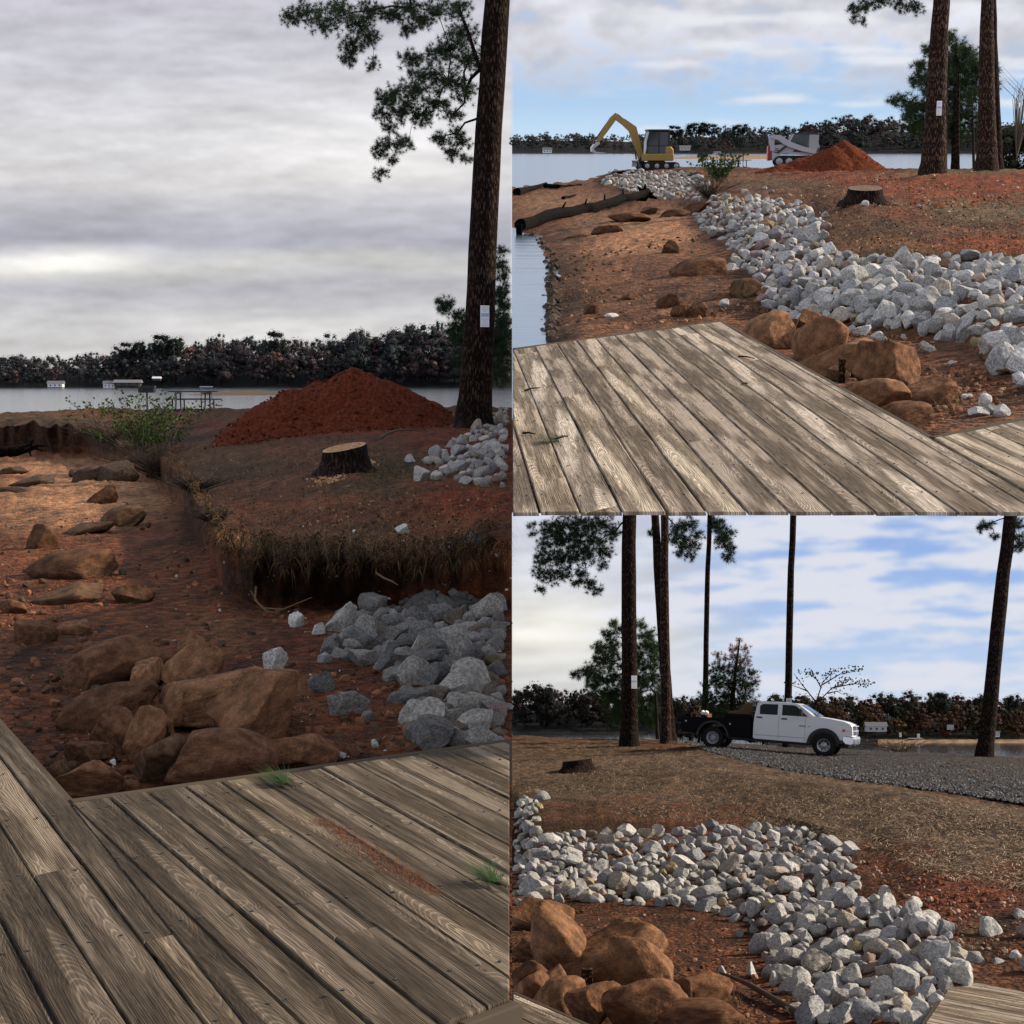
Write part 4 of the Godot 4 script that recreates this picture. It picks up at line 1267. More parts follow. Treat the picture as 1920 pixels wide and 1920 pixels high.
func mound(w: Shore, label: String, pxc: float, py: float, d: float, peaks: Array, depth: float, wpx: float):
	# peaks: [column, height row, spread in columns, depth offset]
	var k := d / F
	var base := w.pt(pxc, py, d)
	var t := thing(w, "dirt_pile", label, "dirt pile", base)
	var st := begin(); st.set_smooth_group(0)
	var n := 110; var m2 := 60
	var half := wpx * 0.5 * k
	for j in m2 + 1:
		for i in n + 1:
			var x := lerpf(-half, half, float(i) / n); var z := lerpf(-depth, depth, float(j) / m2)
			var y := 0.0
			for q in peaks:
				var dx: float = (x - (q[0] - pxc) * k) / (q[2] * k); var dz: float = (z - q[3]) / (depth * 0.62)
				var hh: float = (py - q[1]) * k
				var r := sqrt(dx * dx + dz * dz)
				y = maxf(y, hh * maxf(0.0, 1.0 - pow(r, 1.15)) if r < 1.0 else 0.0)
			var e := minf(smoothstep(0.0, 0.25, 1.0 - absf(x) / half), smoothstep(0.0, 0.25, 1.0 - absf(z) / depth))
			y += (nz.get_noise_2d(x * 40.0, z * 40.0) * 0.09 + nz.get_noise_2d(x * 130.0, z * 130.0) * 0.05 + nz.get_noise_2d(x * 320.0, z * 320.0) * 0.02) * e
			st.add_vertex(Vector3(x, y - 0.10 * (1.0 - e) + w.height(base.x + x, -base.z - z) - base.y, z))
	for j in m2:
		for i in n:
			var a := j * (n + 1) + i
			for q in [a, a + 1, a + n + 2, a, a + n + 2, a + n + 1]: st.add_index(q)
	st.generate_normals()
	obj("dirt", st.commit(), M.dirt_shaded if w == L else M.dirt, t)
	var xs := []
	for c in 900:
		var x := rng.randf_range(-half, half) * 0.9; var z := rng.randf_range(-depth * 0.3, depth)
		var y := 0.0
		for q in peaks:
			var dx: float = (x - (q[0] - pxc) * k) / (q[2] * k); var dz: float = (z - q[3]) / (depth * 0.62)
			var r := sqrt(dx * dx + dz * dz)
			if r < 1.0: y = maxf(y, (py - q[1]) * k * (1.0 - pow(r, 1.15)))
		var s := 0.02 + 0.06 * pow(rng.randf(), 4.0)
		xs.append(clod(Vector3(x, y + 0.01 + w.height(base.x + x, -base.z - z) - base.y, z), s))
	kind(multi("dirt_clods", rocks_mesh[0], M.dirt_shaded if w == L else M.dirt, xs, t), "stuff")

func bush(w: Shore, px: float, py: float, hpx: float, wpx: float, label: String, leaf: Material, stems: int, leaves: int, called := "shrub", leaf_size := 0.05, lo := 0.25):
	var at := w.hit(px, py)
	var k := -at.z / F
	var t := thing(w, called, label, "shrub", at)
	var st := begin(); var xs := []
	for i in stems:
		var tip := Vector3(rng.randfn() * 0.42 * wpx * k, hpx * k * rng.randf_range(0.55, 1.05), rng.randfn() * 0.3 * wpx * k)
		var mid := tip * 0.5 + Vector3(rng.randfn(), 0.6, rng.randfn()) * 0.06 * hpx * k
		var b := Vector3(rng.randfn(), 0, rng.randfn()) * 0.08 * wpx * k
		tube(st, [b, mid, tip], [0.012, 0.008, 0.003], 4)
		if called == "brush":
			for j in 7:
				var f2 := rng.randf_range(0.2, 1.0)
				var o := b.lerp(mid, f2 * 2.0) if f2 < 0.5 else mid.lerp(tip, f2 * 2.0 - 1.0)
				tube(st, [o, o + Vector3(rng.randfn(), rng.randf() * 1.2, rng.randfn()) * 0.16 * hpx * k], [0.004, 0.0015], 3)
		for j in int(float(leaves) / stems):
			var f := rng.randf_range(lo, 1.05)
			var p := (b.lerp(mid, f * 2.0) if f < 0.5 else mid.lerp(tip, f * 2.0 - 1.0)) + Vector3(rng.randfn(), rng.randfn(), rng.randfn()) * 0.05 * hpx * k
			xs.append(Transform3D(stone_basis(leaf_size * rng.randf_range(0.6, 1.4), leaf_size * 0.55, leaf_size), p))
	obj("stems", done(st), M.brush if called == "brush" else M.twig, t)
	kind(multi("leaves", leaf_blade, leaf, xs, t), "stuff")

func house(w: Shore, px: float, py: float, wpx: float, hpx: float, d: float, label: String, wall: Material, roof: Material):
	var at := w.pt(px, py, d)
	var k := d / F
	var a := wpx * k; var b := hpx * k
	var t := thing(w, "house", label, "house", at)
	obj("wall", box_mesh(Vector3(0, b * 0.28, 0), Vector3(a * 0.92, b * 0.56, a * 0.5)), wall, t)
	obj("roof", prism_mesh([Vector2(-a * 0.28, b * 0.54), Vector2(a * 0.28, b * 0.54), Vector2(a * 0.02, b), Vector2(-a * 0.02, b)], -a * 0.52, a * 0.52, 0.0), roof, t).rotation.y = PI * 0.5
	for i in 3: obj("window", box_mesh(Vector3(a * (-0.28 + 0.28 * i), b * 0.30, a * 0.25), Vector3(a * 0.10, b * 0.22, 0.1)), M.glass_dark, t)

var leaf_blade: ArrayMesh

# ---------------------------------------------------------------- the place
func _ready():
	rng.seed = 20
	nz.seed = 4; nz.noise_type = FastNoiseLite.TYPE_SIMPLEX_SMOOTH; nz.frequency = 0.02; nz.fractal_octaves = 3
	nc.seed = 12; nc.noise_type = FastNoiseLite.TYPE_SIMPLEX_SMOOTH; nc.frequency = 0.006; nc.fractal_octaves = 5
	var pitch := atan((1358.0 - 960.0) / F)
	L.setup(717.0, 1.6, pitch, -70.0, 960.0)
	U.setup(277.0, 1.6, pitch, 960.0, 1990.0)
	R.setup(1358.0, 2.4, pitch, 960.0, 1990.0)
	# camera, sky, sun
	var cam := Camera3D.new()
	cam.name = "camera"
	cam.fov = rad_to_deg(2.0 * atan(960.0 / F)); cam.near = 0.1; cam.far = 3000.0
	cam.transform = Transform3D(Basis(Vector3.RIGHT, pitch), Vector3(0, 2.4, 0))
	add_child(cam)
	cam.current = true
	var env := Environment.new()
	env.background_mode = Environment.BG_SKY
	env.sky = make_sky(pitch)
	env.ambient_light_source = Environment.AMBIENT_SOURCE_SKY
	env.background_energy_multiplier = 1.0
	env.tonemap_mode = Environment.TONE_MAPPER_LINEAR
	env.tonemap_exposure = 1.34
	env.sdfgi_enabled = true; env.ssao_enabled = true; env.ssil_enabled = true
	var we := WorldEnvironment.new(); we.name = "environment"; we.environment = env
	add_child(we)
	var sun := DirectionalLight3D.new(); sun.name = "sun"
	sun.light_color = Color(1.0, 0.94, 0.86); sun.light_energy = 1.6; sun.light_angular_distance = 3.0; sun.shadow_enabled = true
	var az := deg_to_rad(8.0); var el := deg_to_rad(30.0)   # from the right, a little ahead
	var to_sun := Vector3(cos(el) * cos(az), sin(el), -cos(el) * sin(az))
	sun.transform = Transform3D(Basis.looking_at(-to_sun, Vector3.UP), Vector3(0, 60, 0))
	add_child(sun)

	make_materials()
	M.far_ground = mat(lin(0.012, 0.012, 0.011), 0.95)
	M.beam2 = mat(lin(0.06, 0.05, 0.045), 0.9)
	M.hay = triplanar(mat(lin(0.30, 0.20, 0.10), 0.95), M.dirt.albedo_texture, 3.0)
	M.stake = triplanar(mat(lin(0.30, 0.19, 0.105), 0.9), M.bark.albedo_texture, 3.0)
	M.boat_hull = mat(lin(0.16, 0.11, 0.14), 0.5)
	M.gravel = triplanar(mat(lin(0.125, 0.12, 0.118), 0.95), M.dirt.albedo_texture, 1.6, M.dirt.normal_texture, 1.4)
	M.sign = mat(lin(0.70, 0.71, 0.74), 0.5); M.sign_blue = mat(lin(0.32, 0.38, 0.56), 0.5); M.sign_ink = mat(lin(0.35, 0.36, 0.40), 0.6)
	for i in 9: rocks_mesh.append(rock(100 + i, 2, 9 + i % 4, false, 0.12))
	for i in 7: boulder_mesh.append(rock(300 + i, 3, 8 + i % 3, true, 0.09))
	tuft_mesh = make_tuft()
	for i in 4: far_mesh.append(make_far(500 + i, i < 2))
	leaf_blade = blade_mesh(2, 0.25, 0.3)
	left_shore()
	upper_terrace()
	lower_terrace()

func woods_tone(kinds: Array) -> Callable:
	return func(px: float, t: float) -> Array:
		var k: Array = kinds[rng.randi() % kinds.size()]
		var n := nz.get_noise_2d(px * 1.2, t * 60.0)
		if n > 0.12: k = kinds[0]
		elif n < -0.18: k = kinds[kinds.size() - 1]
		var v := rng.randi() % 2
		return [k[0], v + (0 if k[1] else 2)]

func left_shore():
	var w := L
	w.row_d([[-70, 1990, 5.0], [960, 1990, 5.0]])
	w.row_d([[-70, 1310, 10.2], [0, 1350, 9.6], [130, 1490, 7.9], [480, 1440, 8.4], [960, 1380, 9.2]])
	w.row_d([[-70, 1180, 13.1], [300, 1200, 12.6], [600, 1200, 12.6], [960, 1240, 11.6]])
	w.row_d([[-70, 846, 50], [150, 850, 46], [290, 888, 36], [330, 935, 28], [380, 1025, 19.5], [430, 1112, 15.2], [480, 1136, 14.7], [700, 1140, 14.6], [960, 1140, 14.4]])
	w.row_d([[-70, 800, 49.6], [150, 800, 45.6], [290, 856, 35.4], [330, 884, 27.6], [380, 958, 19.1], [420, 1027, 15.1], [480, 1044, 14.4], [700, 1050, 14.3], [830, 1050, 14.2], [960, 1012, 14.1]])
	w.row_d([[-70, 790, 54], [150, 786, 52], [300, 826, 42], [420, 882, 26], [600, 940, 18.5], [960, 930, 18]])
	w.row_d([[-70, 786, 60], [150, 780, 60], [330, 795, 50], [450, 814, 38], [640, 842, 26.5], [960, 832, 26]])
	w.row_d([[-70, 784, 66], [60, 776, 66], [200, 773, 66], [400, 783, 56], [640, 788, 40], [960, 788, 35.5]])
	w.row_d([[-70, 783, 72], [60, 774, 74], [130, 766, 76], [400, 767, 70], [700, 766, 60], [960, 766, 52]])
	w.row_d([[-70, 835, 78], [400, 845, 76], [960, 880, 58]])
	var clay := Color(0.18, 0.068, 0.031); var red := Color(0.25, 0.048, 0.021); var sand := Color(0.48, 0.265, 0.145)
	var olive := Color(0.10, 0.075, 0.036); var dark := Color(0.055, 0.029, 0.017); var brown := Color(0.155, 0.075, 0.038)
	ragged(w, 3, 3.0, 3.0); ragged(w, 4, 15.0, 3.3)
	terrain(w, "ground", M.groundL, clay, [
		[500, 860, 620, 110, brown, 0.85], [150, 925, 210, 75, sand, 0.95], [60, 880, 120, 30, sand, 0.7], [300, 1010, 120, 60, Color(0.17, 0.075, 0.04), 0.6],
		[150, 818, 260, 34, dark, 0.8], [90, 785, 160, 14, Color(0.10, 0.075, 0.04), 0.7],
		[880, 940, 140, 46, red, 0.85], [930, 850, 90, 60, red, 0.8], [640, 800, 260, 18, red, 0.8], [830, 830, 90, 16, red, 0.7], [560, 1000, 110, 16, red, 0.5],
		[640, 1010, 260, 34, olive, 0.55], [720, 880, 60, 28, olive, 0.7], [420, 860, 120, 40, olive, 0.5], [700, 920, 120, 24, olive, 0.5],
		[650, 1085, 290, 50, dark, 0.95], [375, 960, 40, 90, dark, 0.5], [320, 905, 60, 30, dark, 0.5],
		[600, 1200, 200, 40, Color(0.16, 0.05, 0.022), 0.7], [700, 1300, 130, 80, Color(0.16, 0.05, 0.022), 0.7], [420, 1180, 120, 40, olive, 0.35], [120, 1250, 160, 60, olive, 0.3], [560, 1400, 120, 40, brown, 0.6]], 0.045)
	water(w, -1.0, 50.0, 900.0, -300.0, 0.0, M.waterL)
	far_wood(w, "dark wooded bank across the lake behind the red dirt pile", [[-70, 664], [0, 668], [110, 668], [200, 664], [225, 652], [250, 648], [290, 644], [340, 640], [400, 634], [520, 628], [560, 640], [590, 640], [640, 630], [700, 624], [800, 616], [850, 610], [880, 608], [960, 602]], 800.0, -1.0,
		woods_tone([[Color(0.028, 0.034, 0.036), true], [Color(0.034, 0.038, 0.038), true], [Color(0.058, 0.042, 0.044), false], [Color(0.075, 0.042, 0.04), false], [Color(0.045, 0.038, 0.042), false]]), 800,  # bluish grey tones carry the haze over the water in their colour
		[[240, 643, "tall pine standing apart on the skyline above the white boathouse", 10.0, 0], [264, 641, "second tall pine on the skyline, right of the white boathouse", 9.0, 1], [306, 629, "tallest far pine above the picnic table", 14.0, 0], [332, 634, "broad far pine just right of the tallest one", 12.0, 1], [521, 624, "far pine rising over the left end of the dirt pile", 12.0, 0]])
	for q in [[105, 726, 30, 12, "low white boathouse at the far water's edge on the left", M.white_wall, M.house_roof], [206, 727, 24, 13, "small pale shed on the far shore behind the shrub", M.white_wall, M.house_roof], [240, 724, 50, 12, "long dark roofed boathouse on the far shore", M.beam2, M.house_roof], [294, 714, 16, 8, "far house with a white roof line among the trees", M.beam2, M.white_wall]]:
		house(w, q[0], q[1], q[2], q[3], 790.0, q[4], q[5], q[6])
	# tan sandbar with a canopied boat lift
	var bar := begin()
	for i in 30:
		var a0 := TAU * i / 30.0; var a1 := TAU * (i + 1) / 30.0
		var c := w.plane(470, 739, -0.9); 
		tri(bar, c + Vector3(0, 0.9, 0), c + Vector3(cos(a0) * 13.0, -0.1, sin(a0) * 26.0), c + Vector3(cos(a1) * 13.0, -0.1, sin(a1) * 26.0))
	var bo := obj("sandbar", done(bar), M.sand_bar); bo.transform = w.xf; kind(bo, "structure")
	var lift := thing(w, "boat_lift", "small canopied boat lift beside the tan sandbar", "boat lift", w.plane(387, 747, -1.0))
	var kl := 270.0 / F
	obj("canopy", box_mesh(Vector3(0, 22 * kl, 0), Vector3(24 * kl, 2.5 * kl, 1.6), 0.1), M.lgrey, lift)
	for x in [-10.0, 10.0]: obj("leg", box_mesh(Vector3(x * kl, 10 * kl, 0), Vector3(0.16, 22 * kl, 0.16)), M.grey, lift)
	obj("hull", prism_mesh([Vector2(-9 * kl, 8 * kl), Vector2(9 * kl, 8 * kl), Vector2(11 * kl, 14 * kl), Vector2(-10 * kl, 14 * kl)], -0.6, 0.6, 0.1), M.boat_hull, lift)
	# red dirt pile
	mound(w, "large red dirt pile on the bank beside the pine trunk, seen across the stump", 632, 794, 36.0, [[662, 686, 215, 0.0], [588, 702, 170, -0.5], [545, 712, 160, 0.2], [700, 712, 150, 0.3], [760, 755, 110, 0.2], [500, 752, 100, 0.3]], 2.6, 480)
	# big pine
	var tp := tall_pine(w, "tall thick pine with drooping needled boughs beside the dirt pile", Vector2(889, 789), Vector2(934, -120), 58, 44, 33.0, M.bark_dark)
	needles(w, tp, inv_of(w, tp), [[545, 35, 18, 0.5], [575, 22, 22, 0.3], [610, 40, 24, -0.3], [640, 18, 24, 0.6], [670, 45, 22, 0.2], [695, 20, 22, -0.4], [660, 85, 20, 0.3], [690, 70, 20, 0.1], [655, 112, 15, 0.2], [700, 120, 12, 0.0], [735, 25, 20, 0.4], [770, 15, 22, -0.2]], 33.0, w.pt(760, -90, 33.0), 0.135, 0.085, M.needle_dark, 0.035, -90.0, 955.0)
	needles(w, tp, inv_of(w, tp), [[790, 40, 20, 0.2], [762, 55, 14, 0.2], [820, 20, 22, 0.3], [860, 15, 22, -0.5], [868, 60, 24, 0.5], [845, 90, 26, 0.3], [880, 110, 26, 0.7], [820, 100, 18, 0.3], [770, 112, 20, 0.2], [800, 140, 26, 0.0], [840, 150, 26, 0.4], [872, 172, 22, 0.6], [780, 170, 24, -0.3], [740, 175, 20, -0.5], [755, 205, 24, 0.2], [720, 215, 17, 0.2], [790, 215, 22, 0.3], [820, 195, 22, 0.1], [850, 215, 16, 0.6], [715, 185, 14, 0.1], [730, 240, 12, 0.0], [725, 275, 17, 0.0], [750, 266, 15, 0.0], [705, 285, 10, 0.0], [715, 325, 12, 0.0], [735, 302, 9, 0.0], [765, 275, 10, 0.0]], 33.0, w.pt(900, 130, 33.0), 0.135, 0.085, M.needle_dark, 0.04, -90.0, 955.0)
	needles(w, tp, inv_of(w, tp), [[830, 265, 13, 0.2], [850, 285, 15, 0.2], [868, 265, 14, 0.3], [858, 250, 13, 0.2], [874, 300, 9, 0.2], [818, 255, 9, 0.1]], 33.0, w.pt(902, 220, 33.0), 0.135, 0.085, M.needle_dark, 0.025, -90.0, 955.0)
	notice(w, 909, 593, 17, 40, 32.55, "white notice with a blue band nailed to the thick pine beside the dirt pile", 0.25)
	# the younger evergreen behind it
	var eb := w.pt(905, 762, 50.0)
	var et := thing(w, "pine_tree", "young dark evergreen half hidden behind the thick pine", "pine tree", eb)
	obj("trunk", trunk_mesh(Vector3.ZERO, w.pt(915, 420, 50.0) - eb, 0.16, 0.05, 0.2, 10), M.bark_dark, et)
	needles(w, et, inv_of(w, et), [[944, 470, 10, 0], [938, 500, 14, 0], [946, 520, 18, 0.3], [938, 545, 16, 0], [944, 570, 22, 0], [936, 600, 24, 0], [940, 640, 24, 0.4], [828, 577, 11, 0], [843, 570, 13, 0.2], [855, 592, 14, 0], [850, 616, 14, 0], [860, 640, 18, 0], [824, 566, 7, 0], [872, 602, 18, 0], [900, 620, 28, 0.5], [930, 665, 26, 0.2], [872, 672, 20, 0], [900, 700, 26, 0], [940, 700, 22, 0]], 50.0, w.pt(910, 560, 50.0), 0.22, 0.07, M.needle_dark, 0.03, -90.0, 955.0)
	picnic_table(w, w.pt(362, 769, 70.0), 0.5, "dark picnic table at the water's edge left of the dirt pile")
	grill(w, w.pt(276, 768, 68.0), "dark park grill on a post behind the leafy shrub", 0.9)
	stump(w, 642, 886, 104, 46, "freshly sawn pine stump with a pale orange top on the bank", M.cut_wood, 0.16, 1.6, 0.12)
	# shrub and brush at the bank's end
	bush(w, 285, 872, 128, 130, "leafy green shrub above a tangle of dark brush on the bank edge", M.leaf_green, 60, 1700, "shrub", 0.10, 0.35)
	bush(w, 185, 800, 50, 60, "small arching shrub with pale green leaves left of the leafy shrub", M.leaf_green, 12, 130, "shrub", 0.11, 0.5)
	for q in [[300, 895, 62, 130, "dark bare brush at the foot of the leafy shrub"], [366, 925, 34, 70, "dry brown brush hanging on the bank edge left of the stump"], [404, 985, 34, 56, "dry brush at the corner of the grassy overhang"], [210, 830, 36, 120, "low dark brush along the shore bank left of the shrub"]]:
		bush(w, q[0], q[1], q[2], q[3], q[4], M.leaf_dark, 90, 400, "brush", 0.022, 0.2)
	# driftwood
	var dl := thing(w, "driftwood_log", "dark driftwood log with broken roots at the far left of the sandy patch", "log", w.hit(20, 856))
	var kk: float = -w.hit(20, 856).z / F
	obj("log", tube_mesh([Vector3(-95 * kk, 4 * kk, 0), Vector3(-40 * kk, 6 * kk, 0), Vector3(10 * kk, 10 * kk, 0), Vector3(40 * kk, 18 * kk, 0)], [10 * kk, 11 * kk, 10 * kk, 7 * kk], 10, 0.25), M.driftwood, dl)
	for q in [[38, 16, 62, 10], [36, 18, 50, 34], [34, 16, 40, 0], [36, 16, 74, 20]]: obj("root", tube_mesh([Vector3(q[0] * kk, q[1] * kk, 0), Vector3((q[0] + q[2]) * 0.5 * kk, (q[1] + q[3]) * 0.5 * kk + 0.04, 0.1), Vector3(q[2] * kk, q[3] * kk, 0.1)], [4 * kk, 3 * kk, 1 * kk], 6, 0.2), M.driftwood, dl)
	# brown boulders by the deck
	var bm: Array = M.boulder
	for q in [[405, 1372, 235, 112, 0, 0, 0.30, "largest tan boulder behind the cut wooden stake, left deck"], [474, 1394, 195, 98, 1, 1, 0.36, "long brown boulder leaning right of the cut stake, left deck"], [372, 1296, 120, 72, 0, 2, 0.5, "tan boulder behind the largest boulder, left deck"], [216, 1290, 165, 70, 2, 3, 0.28, "dark sloping slab boulder left of the tan boulders"], [352, 1246, 52, 60, 1, 4, 0.2, "small upright brown boulder topping the boulder heap"], [278, 1298, 62, 54, 0, 5, 0.1, "small angular tan boulder between the slab and the largest boulder"], [205, 1366, 150, 62, 3, 6, 0.25, "flat grey brown boulder with a twig standing over it"], [206, 1410, 82, 66, 2, 1, 0.1, "rounded brown boulder left of the cut stake"], [268, 1428, 80, 82, 1, 2, 0.0, "squat red brown boulder below the cut stake"], [282, 1356, 46, 42, 0, 4, 0.0, "small tan boulder wedged left of the cut stake"], [156, 1434, 74, 38, 3, 5, 0.1, "low dark boulder near the inner corner of the left deck"], [292, 1466, 108, 70, 4, 6, 0.0, "mossy mottled boulder against the left deck"], [392, 1472, 170, 76, 2, 3, 0.1, "broad low brown boulder at the left deck edge"], [550, 1446, 150, 66, 1, 0, 0.12, "low rounded red brown boulder at the left deck edge, nearest the grey stones"], [176, 1494, 118, 54, 1, 1, -0.05, "flat reddish boulder in the inner corner of the left deck"], [104, 1466, 56, 34, 4, 2, 0.0, "small muddy stone beside the left deck corner"],
		[138, 1078, 165, 56, 3, 3, 0.05, "long low olive boulder on the upper beach"], [126, 1126, 128, 44, 4, 4, 0.15, "flat boulder just below the long olive boulder"], [56, 1204, 78, 58, 3, 5, 0.1, "rounded olive boulder at the left beach"], [20, 1150, 52, 34, 2, 6, 0.0, "small boulder at the left beach behind the rounded one"], [140, 1186, 72, 40, 1, 0, 0.0, "small red brown boulder on the left beach"], [246, 1130, 92, 42, 3, 1, 0.2, "half buried boulder in the middle of the left beach"], [70, 1030, 58, 58, 3, 2, 0.3, "upright grey brown boulder below the sandy patch"], [236, 980, 82, 38, 4, 3, 0.1, "low flat boulder right of the sandy patch"], [146, 1000, 100, 26, 4, 4, 0.2, "thin slab at the lower rim of the sandy patch"], [196, 942, 60, 40, 3, 5, 0.4, "tilted slab at the right rim of the sandy patch"]]:
		boulder(w, q[0], q[1], q[2], q[3], bm[q[4]], q[5], q[7], "boulder", "boulder", q[0] * 0.7, "", q[6])
	for q in [[178, 902, 84, 34, "broad dark slab on the sandy patch"], [222, 904, 86, 54, "steep dark slab leaning on the bank at the sandy patch"], [142, 894, 42, 20, "small dark slab at the tip of the rock group"], [60, 908, 80, 24, "flat brown slab on the left of the sand"], [14, 924, 60, 20, "flat dark slab at the left edge of the sand"], [24, 888, 50, 16, "small slab behind the flat slabs on the sand"]]:
		boulder(w, q[0], q[1], q[2], q[3], M.slab, int(q[0]), q[4], "boulder", "flat_rock", 0.4, "", 0.12)
	# cut stakes
	for q in [[324, 1376, 17, 64, "cut square wooden stake in front of the largest boulder"], [347, 1388, 16, 70, "thin split stake leaning beside the cut square stake"]]:
		var sp := w.hit(q[0], q[1]); var ks: float = -sp.z / F
		var so := obj("wooden_stake", box_mesh(Vector3(0, q[3] * ks * 0.46, 0.44), Vector3(q[2] * ks, q[3] * ks * 1.05, q[2] * ks * 1.2), 0.004), M.stake)
		so.transform = w.xf * Transform3D(Basis(Vector3.BACK, 0.03 if q[2] > 16.5 else 0.10), sp)
		tag(so, q[4], "stake")
	# loose stones
	for q in [[555, 1178, 26, 30, 3, "white stone with a dark side on the clay, left of the grey rock pile"], [596, 1192, 23, 24, 3, "smaller white stone right beside the first white stone"], [642, 1166, 38, 26, 6, "dark rounded stone above the grey rock pile"], [511, 1258, 46, 44, 3, "bright white rounded stone behind the boulders"], [596, 1296, 52, 34, 8, "blue grey stone below the white rounded stone"], [646, 1342, 76, 46, 7, "dark slate stone between boulders and rock pile"], [690, 1352, 22, 20, 6, "small dark stone beside the slate stone"], [754, 1000, 24, 17, 3, "white stone on the bank above the overhang"], [769, 867, 17, 13, 1, "small pale stone right of the stump"], [790, 900, 30, 26, 3, "white angular stone left of the upper rock heap"], [822, 899, 24, 15, 1, "flat pale stone between the white angular stone and the heap"], [838, 1036, 24, 18, 1, "pale stone at the right end of the overhang"], [886, 1026, 52, 26, 2, "grey stone sunk in the bank at the right end"], [622, 1424, 52, 14, 2, "long grey stone lying along the left deck edge"], [702, 1402, 14, 14, 1, "little grey stone near the left deck edge"]]:
		var shades: Array = M.rock + M.dark_rock
		boulder(w, q[0], q[1], q[2], q[3], shades[q[4]], int(q[0]), q[5], "loose stone", "loose_stone", q[0] * 1.3)
	pile(w, [[798, 866], [840, 838], [905, 800], [938, 765], [958, 748], [958, 925], [930, 910], [870, 908], [830, 884]], 0.155, 2600, 34, "pale angular rock in the heap right of the fresh stump", "upper heap by the tall pine", false, 0.5, 0.55)
	pile(w, [[640, 1180], [700, 1152], [760, 1140], [800, 1118], [870, 1112], [900, 1140], [958, 1130], [958, 1402], [780, 1402], [756, 1330], [756, 1280], [715, 1255], [650, 1246], [606, 1244], [628, 1205]], 0.18, 20000, 70, "grey angular rock in the pile where the left deck meets the bank", "grey pile behind the left deck", true, 0.5, 0.48)
	# the grassy overhang: roots and matted grass hanging over the lip
	var bl := blade_mesh(4, 0.9, 0.0055)
	var xs := []; var cs := []
	for i in 8000:
		var px := rng.randf_range(312.0, 926.0)
		var e := w.at_row(4, px)
		var p := w.pt(px, e.x - rng.randf_range(-16.0, 46.0), 1.0 / e.y + rng.randf_range(-0.10, 0.25))
		var rag := clampf(0.75 + 1.3 * nz.get_noise_2d(px * 3.0, 9.0) + 0.6 * nz.get_noise_2d(px * 11.0, 40.0), 0.05, 1.5)
		if rng.randf() > rag * 1.4: continue
		var s := rng.randf_range(0.03, 0.15) * rag
		var b := Basis(Vector3.UP, rng.randfn() * 1.3) * Basis(Vector3.RIGHT, rng.randf_range(0.5, 2.4)) * Basis(Vector3.BACK, rng.randfn() * 0.7)
		xs.append(Transform3D(b * Basis.from_scale(Vector3(1.0, s, s)), p))
		cs.append([Color(0.075, 0.045, 0.022), Color(0.045, 0.035, 0.016), Color(0.12, 0.07, 0.035), Color(0.035, 0.022, 0.014)][rng.randi() % 4] * rng.randf_range(0.6, 1.3))
	var og := multi("matted_grass", bl, M.leaf_multi, xs, null, cs)
	og.transform = w.xf; kind(og, "stuff"); og.set_meta("label", "matted dry grass hanging over the undercut bank edge"); og.set_meta("category", "grass")
	for q in [[[470, 1108], [490, 1140], [530, 1143], [585, 1120], "thin bare root curving out of the undercut bank"], [[705, 1074], [720, 1084], [735, 1090], [746, 1097], "short broken root sticking out under the overhang"], [[480, 1100], [478, 1125], [500, 1146], [520, 1150], "second thin root dangling from the left of the undercut bank"]]:
		var path := []
		for i in 4: path.append(w.pt(q[i][0], q[i][1], 14.1 - 0.1 * i))
		var ro := obj("tree_root", tube_mesh(path, [0.010, 0.009, 0.007, 0.004], 6), M.root); ro.transform = w.xf
		tag(ro, q[4], "root")
	# branches lying about
	for q in [[[712, 822], [728, 812], [748, 806], [775, 806], "curved bare branch on the bank behind the stump", 0.028], [[790, 786], [805, 789], [820, 791], [832, 793], "short thick cut branch lying at the pine's foot", 0.05], [[224, 1340], [228, 1322], [230, 1310], [229, 1302], "pale twig standing up among the boulders", 0.006]]:
		var path := []; var rr := []
		var dd: float = -w.hit(q[0][0], q[0][1] + 6).z
		for i in 4: path.append(w.pt(q[i][0], q[i][1], dd - 0.2)); rr.append(q[5] * (1.0 - 0.2 * i))
		var ro := obj("branch", tube_mesh(path, rr, 7, 0.2), M.twig); ro.transform = w.xf
		tag(ro, q[4], "branch")
	# litter
	var straw := blade_mesh(3, 0.6, 0.008)
	scatter(w, "pine_straw", straw, M.leaf_multi, [[380, 960], [958, 930], [958, 1060], [700, 1045], [430, 1030]], 7500, func(p): return lying(p, rng.randf_range(0.10, 0.2)), [Color(0.32, 0.16, 0.08), Color(0.22, 0.13, 0.06), Color(0.13, 0.11, 0.045), Color(0.40, 0.24, 0.13)], "brown pine straw matted on the bank", "pine straw")
	scatter(w, "pine_straw", straw, M.leaf_multi, [[420, 800], [958, 800], [958, 940], [380, 960], [330, 870]], 5200, func(p): return standing(p, rng.randf_range(0.07, 0.16)), [Color(0.24, 0.13, 0.065), Color(0.14, 0.12, 0.045), Color(0.34, 0.19, 0.10)], "short dry grass around the fresh stump", "grass")
	scatter(w, "pine_straw", straw, M.leaf_multi, [[380, 1150], [760, 1150], [780, 1400], [480, 1445], [560, 1300], [420, 1220]], 3600, func(p): return lying(p, rng.randf_range(0.06, 0.18)), [Color(0.30, 0.11, 0.05), Color(0.20, 0.09, 0.04), Color(0.10, 0.08, 0.04), Color(0.36, 0.2, 0.11)], "red pine straw between the boulders and grey rocks", "pine straw")
